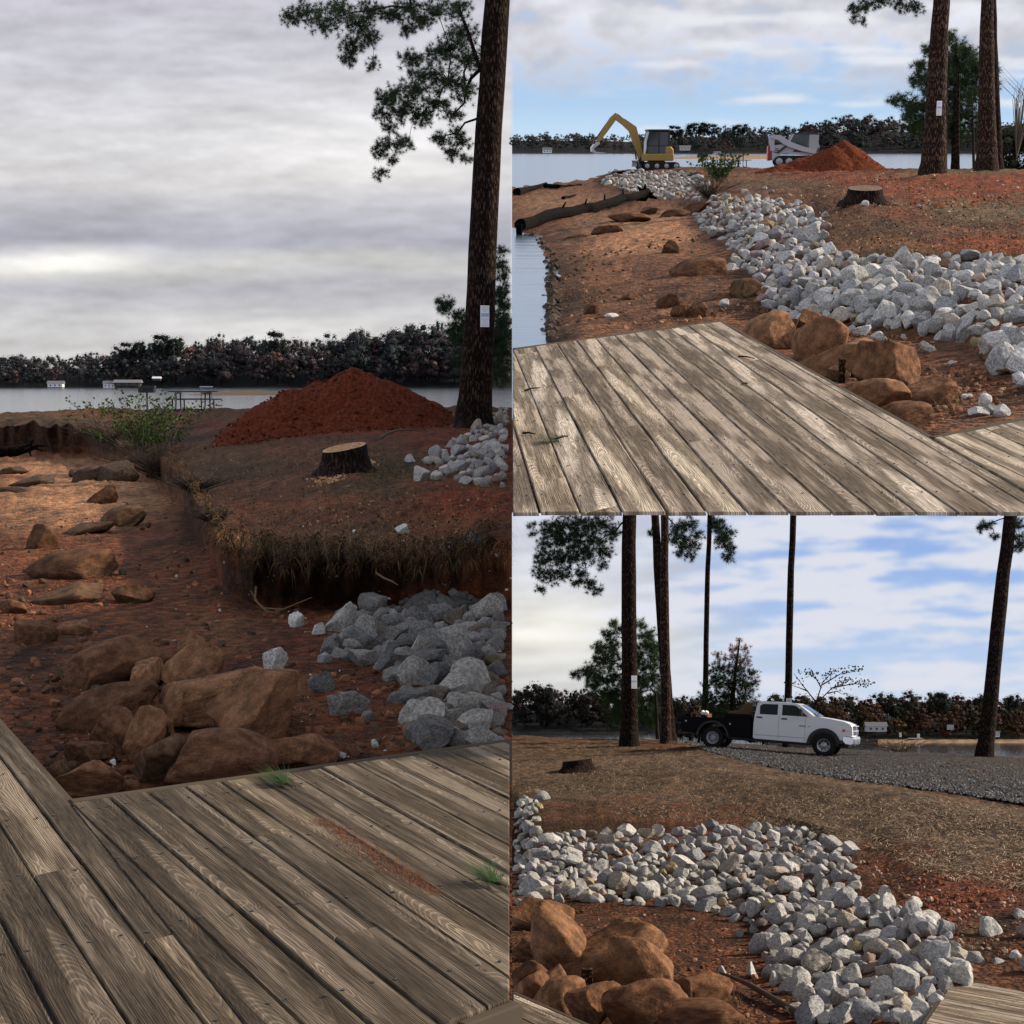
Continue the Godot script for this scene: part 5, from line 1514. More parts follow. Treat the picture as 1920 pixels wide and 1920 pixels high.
	scatter(w, "leaf_litter", leaf_blade, M.leaf_multi, [[340, 880], [420, 805], [958, 800], [926, 1040], [700, 1046], [430, 1030]], 2600, func(p): return Transform3D(stone_basis(0.035, 0.02, 0.035) if rng.randf() < 0.8 else stone_basis(0.06, 0.03, 0.06), p + Vector3(0, 0.02, 0)), [Color(0.22, 0.10, 0.05), Color(0.13, 0.07, 0.035), Color(0.34, 0.2, 0.11), Color(0.08, 0.05, 0.03)], "fallen brown leaves and bark bits on the left bank", "leaf litter")
	scatter(w, "clods", rocks_mesh[1], M.multi, [[0, 960], [380, 930], [430, 1140], [958, 1150], [958, 1390], [480, 1440], [130, 1490], [0, 1350]], 2600, func(p): return clod(p, 0.010 + 0.07 * pow(rng.randf(), 5.0)), [Color(0.12, 0.055, 0.03), Color(0.09, 0.045, 0.028), Color(0.2, 0.09, 0.05), Color(0.07, 0.05, 0.035)], "clods and pebbles on the red clay below the bank", "clods")
	scatter(w, "pebbles", rocks_mesh[2], M.multi, [[380, 880], [958, 850], [958, 1390], [480, 1440], [200, 1460], [0, 1300], [300, 1150]], 260, func(p): return clod(p, 0.008 + 0.03 * pow(rng.randf(), 4.0)), [Color(0.5, 0.48, 0.45), Color(0.42, 0.36, 0.3)], "little white pebbles dotted over the left bank", "pebbles")
	scatter(w, "wood_chips", rocks_mesh[5], M.multi, [[560, 905], [690, 862], [720, 870], [660, 895], [580, 918]], 240, func(p): return clod(p, rng.randf_range(0.012, 0.05)), [Color(0.5, 0.3, 0.16), Color(0.42, 0.24, 0.12)], "pale orange sawdust and chips beside the fresh stump", "wood chips")
	scatter(w, "weeds", straw, M.leaf_multi, [[690, 850], [760, 850], [760, 900], [690, 905]], 420, func(p): return standing(p, rng.randf_range(0.10, 0.2)), [Color(0.06, 0.07, 0.025), Color(0.10, 0.09, 0.04)], "green weeds right of the fresh stump", "weeds")
	for q in [[300, 1060, 60, 24], [370, 1115, 60, 26], [120, 1290, 60, 30], [430, 1190, 50, 20]]:
		scatter(w, "weeds", straw, M.leaf_multi, [[q[0] - q[2], q[1]], [q[0], q[1] - q[3]], [q[0] + q[2], q[1]], [q[0], q[1] + q[3]]], 90, func(p): return standing(p, rng.randf_range(0.05, 0.12)), [Color(0.06, 0.07, 0.03)])
	# the deck, laid in two bays
	var d1 = deck(w, "weathered deck bay of long boards, lower left, dim light put into its tint", [[-70, 1281], [130, 1503], [470, 1935], [300, 2010], [-70, 2010]], -25.0, 0.172, 1.226, 46.0, M.wood_shaded, 5)
	beam(w, d1, "edge_beam", Vector2(-70, 1276), Vector2(130, 1501), -0.05, Vector2(0.04, 0.2), M.beam)
	var d2 = deck(w, "weathered deck bay of oblique boards in front of the grey rock pile", [[131, 1504], [955, 1391], [955, 1872], [850, 1912], [760, 2010], [480, 2010], [472, 1935]], -27.2, 0.152, 1.275, 50.0, M.wood_shaded, 8, 0.004)
	beam(w, d2, "edge_beam", Vector2(131, 1502), Vector2(957, 1388), -0.05, Vector2(0.04, 0.2), M.beam)
	beam(w, d2, "edge_beam", Vector2(850, 1916), Vector2(957, 1876), -0.01, Vector2(0.09, 0.2), M.beam)
	# needles caught on the boards
	var xs2 := []; var cs2 := []
	for i in 900:
		var t := rng.randf()
		var p := w.plane(lerpf(590, 815, t) + rng.randfn() * 9.0, lerpf(1530, 1668, t) + rng.randfn() * (3.0 + 6.0 * sin(t * PI)), 0.012)
		xs2.append(Transform3D(Basis(Vector3.UP, 0.5 + rng.randfn() * 0.5) * Basis(Vector3.RIGHT, PI * 0.5 + rng.randf_range(-0.15, 0.1)) * Basis.from_scale(Vector3.ONE * rng.randf_range(0.05, 0.12)), p))
		cs2.append([Color(0.12, 0.038, 0.02), Color(0.08, 0.032, 0.018), Color(0.17, 0.07, 0.035), Color(0.035, 0.022, 0.015)][rng.randi() % 4])
	var ps := multi("pine_straw", straw, M.leaf_multi, xs2, null, cs2)
	ps.transform = w.xf; kind(ps, "stuff"); ps.set_meta("label", "reddish pine needles gathered in a seam of the left deck"); ps.set_meta("category", "pine straw")
	sprig(w, Vector2(952, 1664), Vector2(876, 1640), 0.0, "green pine sprig lying on the right of the left deck")
	sprig(w, Vector2(552, 1476), Vector2(490, 1458), 0.0, "faded green pine sprig at the back of the left deck")

func sprig(w: Shore, a: Vector2, b: Vector2, y: float, label: String):
	var p := w.plane(a.x, a.y, y + 0.015); var q := w.plane(b.x, b.y, y + 0.015)
	var t := thing(w, "pine_sprig", label, "pine sprig", p)
	var dir := q - p
	obj("twig", tube_mesh([Vector3.ZERO, dir * 0.2 + Vector3(0, 0.01, 0), dir * 0.4], [0.006, 0.005, 0.003], 6), M.twig, t)
	var st := begin(); st.set_smooth_group(-1)
	for i in 130:
		var o := dir * rng.randf_range(0.12, 0.4)
		var e := dir.rotated(Vector3.UP, rng.randfn() * 0.42) * rng.randf_range(0.5, 0.8) + Vector3(0, rng.randf_range(0.0, 0.07), 0)
		var s := e.cross(Vector3.UP).normalized() * 0.0016
		tri(st, o - s, o + s, o + e)
	obj("needles", done(st), M.sprig, t)

func upper_terrace():
	var w := U
	w.row_y([[955, 960, -0.03], [2000, 960, -0.03]])
	w.row_y([[955, 760, -1.0], [1100, 760, -0.5], [1500, 860, -0.45], [1760, 880, -0.4], [2000, 880, -0.4]])
	w.row_y([[955, 648, -1.0], [1010, 642, -0.80], [1040, 636, -0.68], [1100, 632, -0.55], [1350, 595, -0.45], [1500, 640, -0.45], [1745, 805, -0.4], [1780, 790, -0.38], [2000, 765, -0.3]])
	w.row_y([[955, 560, -1.0], [1000, 560, -0.85], [1035, 560, -0.70], [1100, 555, -0.55], [1300, 540, -0.42], [1450, 590, -0.4], [1700, 650, -0.36], [1800, 660, -0.3], [2000, 720, -0.2]])
	w.row_y([[955, 470, -1.0], [990, 480, -0.85], [1030, 480, -0.71], [1060, 470, -0.62], [1150, 470, -0.5], [1280, 460, -0.4], [1370, 490, -0.36], [1440, 575, -0.36], [1700, 622, -0.33], [1800, 640, -0.3], [1870, 695, -0.25], [2000, 700, -0.2]])
	w.row_y([[955, 425, -0.70], [980, 420, -0.62], [1050, 410, -0.5], [1150, 415, -0.42], [1250, 420, -0.4], [1320, 425, -0.35], [1380, 440, -0.2], [1440, 480, -0.1], [1500, 540, -0.1], [1700, 560, -0.05], [1800, 560, 0.0], [1900, 600, 0.0], [2000, 610, 0.0]])
	w.row_y([[955, 368, -0.55], [1050, 364, -0.5], [1130, 358, -0.45], [1250, 372, -0.35], [1300, 376, -0.2], [1350, 395, 0.0], [1420, 420, 0.1], [1500, 440, 0.1], [1550, 490, 0.1], [1700, 520, 0.1], [2000, 540, 0.12]])
	w.row_y([[955, 352, -0.72], [1000, 347, -0.70], [1080, 340, -0.68], [1120, 336, -0.6], [1140, 328, -0.1], [1180, 323, 0.1], [1300, 330, 0.1], [1340, 362, 0.2], [1380, 372, 0.25], [1490, 384, 0.28], [1525, 402, 0.26], [1545, 434, 0.24], [1560, 472, 0.2], [1600, 486, 0.2], [1700, 490, 0.22], [1800, 482, 0.22], [2000, 490, 0.25]])
	w.row_y([[955, 351, -0.9], [1080, 338, -0.9], [1130, 330, -0.7], [1150, 322, 0.15], [1250, 317, 0.3], [1400, 335, 0.4], [1500, 352, 0.45], [1620, 385, 0.55], [1750, 400, 0.5], [2000, 400, 0.5]])
	w.row_y([[955, 350, -1.0], [1130, 329, -0.95], [1160, 319, 0.2], [1250, 315, 0.32], [1400, 318, 0.35], [1500, 327, 0.55], [1650, 332, 0.75], [1750, 328, 0.85], [1850, 325, 0.85], [2000, 335, 0.8]])
	w.row_y([[955, 349, -1.1], [1140, 328, -1.1], [1180, 318, 0.2], [1250, 314, 0.32], [1330, 312, 0.35], [1420, 313, 0.3], [1500, 316, 0.4], [1640, 317, 0.5], [1750, 317, 0.7], [1850, 317, 0.7], [2000, 316, 0.7]])
	w.row_d([[955, 360, 118], [2000, 380, 120]])
	var clay := Color(0.21, 0.103, 0.056); var red := Color(0.29, 0.075, 0.03); var sand := Color(0.47, 0.26, 0.145)
	var brown := Color(0.19, 0.090, 0.047); var olive := Color(0.13, 0.08, 0.04); var dark := Color(0.05, 0.03, 0.02); var mud := Color(0.10, 0.06, 0.035)
	ragged(w, 7, 4.0, 8.0)
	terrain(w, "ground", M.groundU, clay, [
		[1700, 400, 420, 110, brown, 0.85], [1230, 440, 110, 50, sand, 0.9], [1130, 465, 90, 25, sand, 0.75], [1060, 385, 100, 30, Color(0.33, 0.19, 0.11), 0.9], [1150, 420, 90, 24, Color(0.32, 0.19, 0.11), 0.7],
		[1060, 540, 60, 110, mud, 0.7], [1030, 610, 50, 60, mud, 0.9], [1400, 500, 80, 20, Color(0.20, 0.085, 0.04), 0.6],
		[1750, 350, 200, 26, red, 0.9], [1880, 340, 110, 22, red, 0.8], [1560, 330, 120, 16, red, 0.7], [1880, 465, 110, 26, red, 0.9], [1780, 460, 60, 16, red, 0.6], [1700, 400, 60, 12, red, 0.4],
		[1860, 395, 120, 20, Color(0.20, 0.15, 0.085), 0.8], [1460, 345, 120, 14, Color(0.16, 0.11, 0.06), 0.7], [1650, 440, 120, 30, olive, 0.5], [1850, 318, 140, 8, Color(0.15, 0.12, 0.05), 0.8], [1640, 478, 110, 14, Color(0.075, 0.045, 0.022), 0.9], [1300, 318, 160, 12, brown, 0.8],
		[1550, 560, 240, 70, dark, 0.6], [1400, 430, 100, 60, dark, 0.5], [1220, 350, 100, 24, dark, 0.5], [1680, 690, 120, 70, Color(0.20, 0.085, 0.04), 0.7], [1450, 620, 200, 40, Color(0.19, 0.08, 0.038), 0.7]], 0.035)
	water(w, -0.7, 14.0, 760.0, 0.0, 248.0, M.waterU)
	far_wood(w, "dark wooded bank across the lake behind the machines", [[960, 252], [1000, 250], [1080, 250], [1180, 254], [1235, 252], [1265, 240], [1300, 236], [1340, 240], [1420, 236], [1470, 240], [1520, 226], [1560, 220], [1620, 214], [1660, 217], [1700, 222], [1800, 226], [1990, 230]], 690.0, -0.7,
		woods_tone([[Color(0.022, 0.030, 0.028), true], [Color(0.026, 0.033, 0.028), true], [Color(0.052, 0.036, 0.034), false], [Color(0.065, 0.036, 0.031), false], [Color(0.038, 0.031, 0.032), false]]), 800,
		[[1258, 236, "slim pine standing first on the far skyline right of the excavator cab", 9.0, 0], [1298, 230, "tall round headed pine on the far skyline above the park grill", 12.0, 1], [1322, 232, "second round headed pine on the far skyline, right of the taller one", 11.0, 0], [1378, 233, "pine on the far skyline left of the loader", 10.0, 1]])
	for q in [[1026, 287, 18, 10, "pale house on the far bank left of the excavator bucket", M.white_wall, M.house_roof], [1284, 282, 20, 9, "small house behind the excavator at the far shore", M.house_wall, M.house_roof], [1345, 292, 14, 8, "pale boathouse at the far shore behind the picnic table", M.white_wall, M.house_roof]]:
		house(w, q[0], q[1], q[2], q[3], 670.0, q[4], q[5], q[6])
	var bar := begin()
	for i in 30:
		var a0 := TAU * i / 30.0; var a1 := TAU * (i + 1) / 30.0
		var c := w.plane(1390, 295, -0.5)
		tri(bar, c + Vector3(0, 0.7, 0), c + Vector3(cos(a0) * 22.0, -0.25, sin(a0) * 30.0), c + Vector3(cos(a1) * 22.0, -0.25, sin(a1) * 30.0))
	var bo := obj("sandbar", done(bar), M.sand_bar); bo.transform = w.xf; kind(bo, "structure")
	excavator()
	skid_steer()
	mound(w, "cone of red dirt dumped in front of the loader on the bank", 1560, 327, 82.0, [[1580, 272, 78, 0.0], [1545, 288, 80, 0.2], [1600, 292, 62, 0.2], [1515, 298, 75, 0.2], [1482, 309, 75, 0.3], [1450, 319, 60, 0.4], [1560, 280, 70, 0.3]], 2.2, 330)
	grill(w, w.pt(1317, 315, 108.0), "black park grill on a post right of the excavator", 0.85)
	picnic_table(w, w.pt(1372, 314, 108.0), 0.3, "dark picnic table behind the bank shrub right of the park grill")
	bush(w, 1350, 342, 52, 62, "green shrub growing on the bank between the far and near rock bands", M.leaf_green, 40, 700, "shrub", 0.16, 0.2)
	bush(w, 1330, 372, 40, 70, "dry grey twigs under the bank shrub", M.leaf_dark, 70, 200, "brush", 0.05, 0.3)
	# pines on the right
	var p1 := tall_pine(w, "thick pine with a notice on its trunk, beside the red dirt cone", Vector2(1749, 327), Vector2(1770, -130), 42, 25, 50.0, M.bark)
	needles(w, p1, inv_of(w, p1), [[1610, 20, 13, 0], [1630, 8, 15, 0.3], [1604, 34, 8, 0], [1652, 4, 12, 0], [1680, 8, 11, 0.2], [1702, 12, 13, 0], [1722, 16, 11, 0], [1598, 14, 8, 0], [1620, 40, 6, 0], [1660, -20, 20, 0], [1700, -15, 18, 0]], 50.0, w.pt(1765, -90, 50.0), 0.17, 0.10, M.needle_dark, 0.04, 963.0, 2100.0)
	tall_pine(w, "straight pine left of its close twin, upper right", Vector2(1850, 318), Vector2(1850, -130), 36, 17, 60.0, M.bark)
	tall_pine(w, "dark trunk close behind the straight pine, upper right", Vector2(1869, 317), Vector2(1856, -90), 22, 12, 66.0, M.bark_dark)
	notice(w, 1761, 203, 11, 26, 49.4, "pale notice nailed to the thick pine beside the red dirt cone", 0.35)
	var eb := w.pt(1790, 316, 75.0)
	var et := thing(w, "pine_tree", "bushy young evergreen showing behind the pine with the notice", "pine tree", eb)
	obj("trunk", trunk_mesh(Vector3.ZERO, w.pt(1790, 80, 75.0) - eb, 0.16, 0.04, 0.2, 10), M.bark_dark, et)
	needles(w, et, inv_of(w, et), [[1780, 75, 14, 0], [1800, 95, 20, 0], [1742, 95, 12, 0], [1727, 122, 13, 0], [1732, 148, 16, 0], [1718, 152, 10, 0], [1790, 122, 22, 0.4], [1822, 112, 20, 0], [1836, 140, 22, 0], [1800, 152, 26, 0.5], [1770, 140, 20, 0], [1852, 130, 16, 0], [1862, 160, 12, 0], [1780, 180, 24, 0.4], [1822, 180, 24, 0], [1742, 166, 14, 0], [1690, 186, 11, 0], [1672, 192, 8, 0], [1710, 196, 16, 0], [1732, 206, 20, 0.3], [1762, 212, 22, 0], [1802, 216, 24, 0.5], [1700, 216, 12, 0], [1722, 236, 18, 0], [1752, 240, 22, 0], [1792, 246, 24, 0.5], [1842, 222, 18, 0]], 75.0, w.pt(1788, 190, 75.0), 0.34, 0.10, M.needle, 0.04, 963.0, 2100.0)
	for q in [[1772, 316, 1774, 150, 7, "slim dark trunk just right of the pine with the notice"], [1795, 316, 1796, 140, 8, "slim dark trunk standing midway between the thick pines"]]:
		var s := tall_pine(w, q[5], Vector2(q[0], q[1]), Vector2(q[2], q[3]), q[4], q[4] * 0.7, 72.0, M.bark_dark)
	# bare sapling with pale limbs
	var sb := w.pt(1826, 317, 68.0)
	var sap := thing(w, "bare_tree", "bare pale sapling forking between the pines, upper right", "tree", sb)
	obj("trunk", tube_mesh([Vector3.ZERO, w.pt(1824, 240, 68.0) - sb, w.pt(1822, 170, 68.0) - sb], [0.06, 0.045, 0.02], 8), M.bark_grey, sap)
	var sl := begin()
	for q in [[1823, 235, 1795, 185], [1823, 228, 1848, 180], [1822, 215, 1805, 160], [1822, 200, 1838, 150], [1812, 214, 1790, 206], [1835, 204, 1862, 190], [1806, 204, 1790, 176]]:
		var a := w.pt(q[0], q[1], 68.0) - sb; var b := w.pt(q[2], q[3], 68.2) - sb
		tube(sl, [a, a.lerp(b, 0.5) + Vector3(0, -0.05, 0.05), b], [0.024, 0.015, 0.006], 5)
		for j in 4: 
			var c := a.lerp(b, 0.4 + 0.15 * j)
			tube(sl, [c, c + Vector3(rng.randfn() * 0.25, 0.3 * rng.randf(), rng.randfn() * 0.2)], [0.008, 0.003], 4)
	obj("limbs", done(sl), M.bark_grey, sap)
	# thicket at the right edge
	for q in [[1900, 318, 130, 100, "dark evergreen thicket at the upper right edge behind the pines", 0], [1955, 318, 150, 110, "dark evergreen beyond the right edge behind the thicket", 1], [1878, 316, 70, 60, "low dark shrub behind the twin trunks, upper right", 1]]:
		var bp := w.pt(q[0], q[1], 82.0); var ke := 82.0 / F
		var tt := thing(w, "evergreen", q[4], "tree", bp)
		var a := []; var c := []
		for e in 5:
			a.append(Transform3D(Basis(Vector3.UP, e * 1.3).scaled(Vector3(q[3] * ke, q[2] * ke * rng.randf_range(0.75, 1.0), q[3] * ke)), Vector3(rng.randfn() * 10 * ke, -0.3 - 0.2 * e, rng.randfn() * 0.3)))
			c.append(Color(0.036, 0.038, 0.022) * rng.randf_range(0.8, 1.2))
		obj("trunk", tube_mesh([Vector3.ZERO, Vector3(0, q[2] * ke * 0.7, 0)], [0.12, 0.05], 8), M.bark_dark, tt)
		kind(multi("crown", far_mesh[2 + q[5]], M.leaf_multi, a, tt, c), "stuff")
	var tw := thing(w, "bare_tree", "leafless grey twigs of a small tree above the thicket, upper right", "tree", w.pt(1905, 316, 80.0))
	var twm := begin()
	for i in 26:
		var a := Vector3(rng.randfn() * 0.25, 2.6 + rng.randf() * 0.9, rng.randfn() * 0.2)
		tube(twm, [Vector3(0, 0.5, 0), a, a + Vector3(rng.randfn() * 0.7, 0.5 + rng.randf() * 0.7, rng.randfn() * 0.3)], [0.02, 0.012, 0.004], 4)
	obj("twigs", done(twm), M.twig, tw)
	# stump, logs
	stump(w, 1626, 380, 76, 26, "weathered grey stump on the bank above the near rock band", M.cut_grey, 0.05, 1.8, 0.12)
	var la := w.pt(948, 428, 46.0); var lb := w.pt(1214, 362, 66.0)
	var lg := thing(w, "fallen_log", "long dark fallen log propped over the inlet at the shore", "log", w.hit(1214, 372))
	var iv := inv_of(w, lg)
	var lpath := []; var lrad := []
	for i in 13:
		var f := 0.075 + 0.925 * i / 12.0
		lpath.append(iv * (la.lerp(lb, f) + Vector3(0, 0.10 * nz.get_noise_1d(i * 31.0), 0.25 * nz.get_noise_1d(i * 27.0 + 90.0))))
		lrad.append(0.155 * (1.0 + 0.25 * nz.get_noise_1d(i * 43.0 + 9.0)))
	obj("log", tube_mesh(lpath, lrad, 14, 0.35), M.driftwood, lg)
	for i in 4:
		var o: Vector3 = lpath[3 + i * 2]
		obj("branch_stub", tube_mesh([o, o + Vector3(rng.randfn() * 0.15, 0.32, 0.05)], [0.05, 0.02], 6, 0.2), M.driftwood, lg)
	for q in [[1196, 350], [1224, 362], [1206, 388], [1188, 384], [1232, 372], [1210, 346]]:
		obj("root", tube_mesh([iv * lb, iv * w.pt((q[0] + 1208) * 0.5, (q[1] + 364) * 0.5, 65.6), iv * w.pt(q[0], q[1], 65.4)], [0.14, 0.09, 0.03], 7, 0.3), M.driftwood, lg)
	obj("prop", tube_mesh([iv * w.pt(973, 420, 46.6), iv * w.pt(974, 455, 46.6)], [0.09, 0.08], 8), M.driftwood, lg)
	for q in [[[969, 367], [985, 362], [1008, 356], [1024, 349], "crooked driftwood branch on the sand at the upper left", 0.20], [[1022, 352], [1046, 354], [1066, 352], [1090, 350], "thin driftwood pieces at the tip of the sand", 0.14], [[1056, 374], [1066, 372], [1074, 370], [1080, 368], "short stick lying on the sand behind the fallen log", 0.08]]:
		var path := []; var rr := []
		for i in 4:
			path.append(w.hit(q[0 + i][0], q[i][1]) + Vector3(0, q[5] * 0.8, 0)); rr.append(q[5] * (1.0 - 0.2 * i))
		var ro := obj("driftwood", tube_mesh(path, rr, 8, 0.3), M.driftwood); ro.transform = w.xf
		tag(ro, q[4], "driftwood")
	# brown boulders beside the deck
	var bm: Array = M.boulder
	for q in [[1448, 652, 92, 50, 0, 3, 0.3, "tan slab boulder nearest the far corner of the upper deck"], [1522, 624, 50, 42, 1, 4, 0.2, "pointed brown boulder right under the rock band"], [1488, 654, 30, 32, 0, 5, 0.1, "small angular tan boulder left of the big slabs, upper deck"], [1556, 676, 100, 70, 0, 2, 0.45, "tall tan boulder at the back of the big slabs, upper deck"], [1600, 706, 150, 66, 0, 0, 0.36, "big smooth tan slab behind the wooden stake, upper deck"], [1662, 728, 115, 78, 1, 1, 0.5, "big rough brown boulder leaning at the right of the slabs, upper deck"], [1530, 698, 44, 30, 1, 4, 0.0, "small brown boulder at the deck edge left of the stake, upper deck"], [1645, 772, 92, 52, 0, 6, 0.1, "rounded tan boulder against the upper deck edge"], [1738, 758, 92, 46, 1, 0, 0.2, "brown boulder with pale grass beside it, upper deck"], [1708, 800, 92, 36, 2, 3, 0.0, "low boulder in the inner corner of the upper deck"], [1572, 716, 34, 26, 4, 5, 0.2, "small mossy boulder under the stake, upper deck"],
		[1322, 518, 105, 42, 2, 3, 0.05, "long low boulder half sunk below the rock band"], [1256, 478, 38, 32, 3, 1, 0.3, "upright boulder on the beach below the sand patch"], [1260, 578, 52, 34, 3, 2, 0.3, "slanted dark boulder left of the boulder pair"], [1280, 594, 40, 32, 2, 5, 0.0, "flat topped boulder of the beach pair"], [1307, 593, 42, 34, 2, 6, 0.0, "round boulder of the beach pair"], [1180, 562, 40, 20, 3, 0, 0.3, "small flat boulder on the open beach"], [1110, 592, 36, 28, 3, 1, 0.4, "pointed boulder nearest the inlet water"], [1398, 560, 66, 44, 4, 3, 0.1, "grey topped boulder at the foot of the rock band"], [1346, 562, 60, 20, 2, 4, 0.2, "thin slab boulder behind the boulder pair"], [1136, 440, 56, 24, 3, 5, 0.1, "flat boulder on the beach below the fallen log"], [1178, 416, 70, 22, 2, 6, 0.05, "low boulder just under the fallen log"], [1262, 408, 56, 18, 3, 3, 0.1, "low dark slab right of the log's root end"], [1300, 402, 60, 24, 3, 2, 0.3, "dark slab at the left tip of the near rock band"], [1218, 400, 36, 16, 2, 1, 0.0, "small boulder by the log's root end"], [1078, 450, 40, 16, 3, 0, 0.3, "small tilted stone near the inlet's far end"], [1440, 556, 40, 26, 1, 4, 0.2, "brown boulder caught in the foot of the rock band"]]:
		boulder(w, q[0], q[1], q[2], q[3], bm[q[4]], q[5], q[7], "boulder", "boulder", q[0] * 0.7, "", q[6])
	for q in [[1618, 628, 36, 18, 3, "white oval stone behind the big tan slabs, upper deck"], [1736, 656, 20, 15, 4, "pinkish stone on the clay right of the slabs, upper deck"], [1372, 508, 30, 12, 1, "pale flat stone on the beach left of the rock band"], [1360, 575, 18, 12, 3, "little white stone behind the boulder pair"], [1814, 748, 18, 9, 3, "flat white stone in front of the right rock band"], [1836, 780, 34, 14, 1, "flat grey stone of the small heap at the deck corner"], [1846, 768, 26, 26, 3, "upright white stone of the small heap at the deck corner"], [1862, 776, 24, 16, 5, "dull grey stone in the middle of the small heap at the deck corner"], [1880, 780, 28, 20, 1, "rounded white stone at the right of the small heap at the deck corner"], [1148, 596, 24, 8, 3, "thin white stone on the beach near the deck"], [1750, 624, 12, 8, 3, "tiny white stone under the rock band"], [1842, 664, 12, 10, 1, "tiny pale stone on the clay below the rock band"], [1622, 386, 12, 10, 3, "white stone at the foot of the weathered stump"]]:
		boulder(w, q[0], q[1], q[2], q[3], M.rock[q[4]], int(q[0]), q[5], "loose stone", "loose_stone", q[0] * 1.3)
	var sp := w.hit(1566, 712); var ks: float = -sp.z / F
	var so := obj("wooden_stake", box_mesh(Vector3(0, 22 * ks, 0.3), Vector3(12 * ks, 50 * ks, 12 * ks), 0.005), M.stake)
	so.transform = w.xf * Transform3D(Basis(), sp); tag(so, "short square wooden stake in front of the big slabs, upper deck", "stake")
	# the rock bands
	pile(w, [[1740, 484], [1990, 492], [1990, 755], [1872, 702], [1860, 662], [1790, 650], [1735, 628]], 0.185, 9000, 50, "big pale grey rock at the right end of the near rock band", "right end of the near band", false, 0.5, 0.6)
	pile(w, [[1300, 405], [1345, 368], [1420, 378], [1500, 388], [1556, 430], [1540, 470], [1600, 487], [1745, 490], [1740, 626], [1700, 618], [1600, 612], [1450, 600], [1425, 552], [1425, 522], [1375, 495], [1362, 455], [1318, 435]], 0.175, 26000, 50, "pale grey rock packed in the near rock band", "near band along the upper bank", false, 0.5, 0.58)
	pile(w, [[1128, 346], [1142, 327], [1170, 323], [1310, 326], [1330, 345], [1320, 378], [1220, 374], [1160, 352]], 0.26, 6000, 0, "", "far rock band below the excavator", false, 0.45, 0.6)
	pile(w, [[1380, 366], [1430, 352], [1500, 375], [1560, 395], [1560, 430], [1500, 388]], 0.2, 120, 0, "", "loose rock above the near rock band", false, 0.4, 1.3)
	pile(w, [[1420, 600], [1720, 620], [1800, 690], [1720, 680], [1640, 640], [1500, 612]], 0.10, 160, 0, "", "crumbs fallen from the near rock band", false, 0.4, 1.5)
	# litter and edges
	var straw := blade_mesh(3, 0.6, 0.011)
	scatter(w, "pine_straw", straw, M.leaf_multi, [[1400, 330], [1990, 330], [1990, 485], [1600, 486], [1545, 440], [1500, 384], [1400, 372]], 6000, func(p): return lying(p, rng.randf_range(0.12, 0.26)), [Color(0.26, 0.14, 0.07), Color(0.20, 0.13, 0.06), Color(0.14, 0.12, 0.05)], "brown pine straw over the upper bank", "pine straw")
	scatter(w, "leaf_litter", leaf_blade, M.leaf_multi, [[1400, 322], [1990, 322], [1990, 485], [1600, 484], [1545, 440], [1500, 384]], 2600, func(p): return Transform3D(stone_basis(0.06, 0.03, 0.06), p + Vector3(0, 0.02, 0)), [Color(0.30, 0.14, 0.07), Color(0.18, 0.10, 0.05), Color(0.42, 0.3, 0.18), Color(0.09, 0.06, 0.035)], "fallen leaves and bark bits on the upper bank", "leaf litter")
	scatter(w, "dry_grass", straw, M.leaf_multi, [[1530, 470], [1600, 478], [1800, 474], [1990, 480], [1990, 490], [1600, 492], [1540, 486]], 2200, func(p): return standing(p, rng.randf_range(0.10, 0.2)), [Color(0.12, 0.08, 0.035), Color(0.08, 0.06, 0.025), Color(0.17, 0.11, 0.05)], "dark dry grass along the lip of the upper bank", "grass")
	scatter(w, "clods", rocks_mesh[1], M.multi, [[1040, 480], [1300, 420], [1420, 560], [1480, 610], [1350, 595], [1050, 632], [1010, 640]], 2200, func(p): return clod(p, 0.012 + 0.07 * pow(rng.randf(), 5.0)), [Color(0.15, 0.07, 0.04), Color(0.11, 0.055, 0.03), Color(0.07, 0.045, 0.03), Color(0.26, 0.14, 0.08)], "clods on the muddy beach of the inlet", "clods")
	scatter(w, "clods", rocks_mesh[1], M.multi, [[1480, 620], [1720, 625], [1870, 705], [1920, 740], [1760, 800], [1700, 720], [1600, 660]], 1200, func(p): return clod(p, 0.01 + 0.05 * pow(rng.randf(), 5.0)), [Color(0.17, 0.075, 0.04), Color(0.12, 0.055, 0.03), Color(0.3, 0.16, 0.1)], "clods on the clay between rock band and upper deck", "clods")
	scatter(w, "clods", rocks_mesh[1], M.multi, [[1400, 315], [1990, 315], [1990, 400], [1500, 384]], 1400, func(p): return clod(p, 0.02 + 0.08 * pow(rng.randf(), 5.0)), [Color(0.26, 0.08, 0.035), Color(0.18, 0.10, 0.05), Color(0.34, 0.28, 0.2)], "clods and chips on the upper bank", "clods")
	# wet stones along the inlet
	var xs := []; var cs := []
	for i in 420:
		var py := lerpf(440.0, 640.0, pow(rng.randf(), 0.8))
		var lo := 965.0; var hi := 1120.0
		for k in 18:
			var mid := (lo + hi) * 0.5
			if w.hit(mid, py).y < -0.7: lo = mid
			else: hi = mid
		var p := w.hit(clampf(lo + rng.randfn() * 6.0, 966.0, 1200.0), py)
		xs.append(clod(p + Vector3(0, 0.01, 0), 0.03 + 0.14 * pow(rng.randf(), 3.0))); cs.append(Color(0.06, 0.045, 0.035) * rng.randf_range(0.6, 1.6))
	var ws := multi("wet_stones", rocks_mesh[4], M.multi, xs, null, cs)
	ws.transform = w.xf; kind(ws, "stuff"); ws.set_meta("label", "small dark wet stones along the inlet waterline"); ws.set_meta("category", "pebbles")
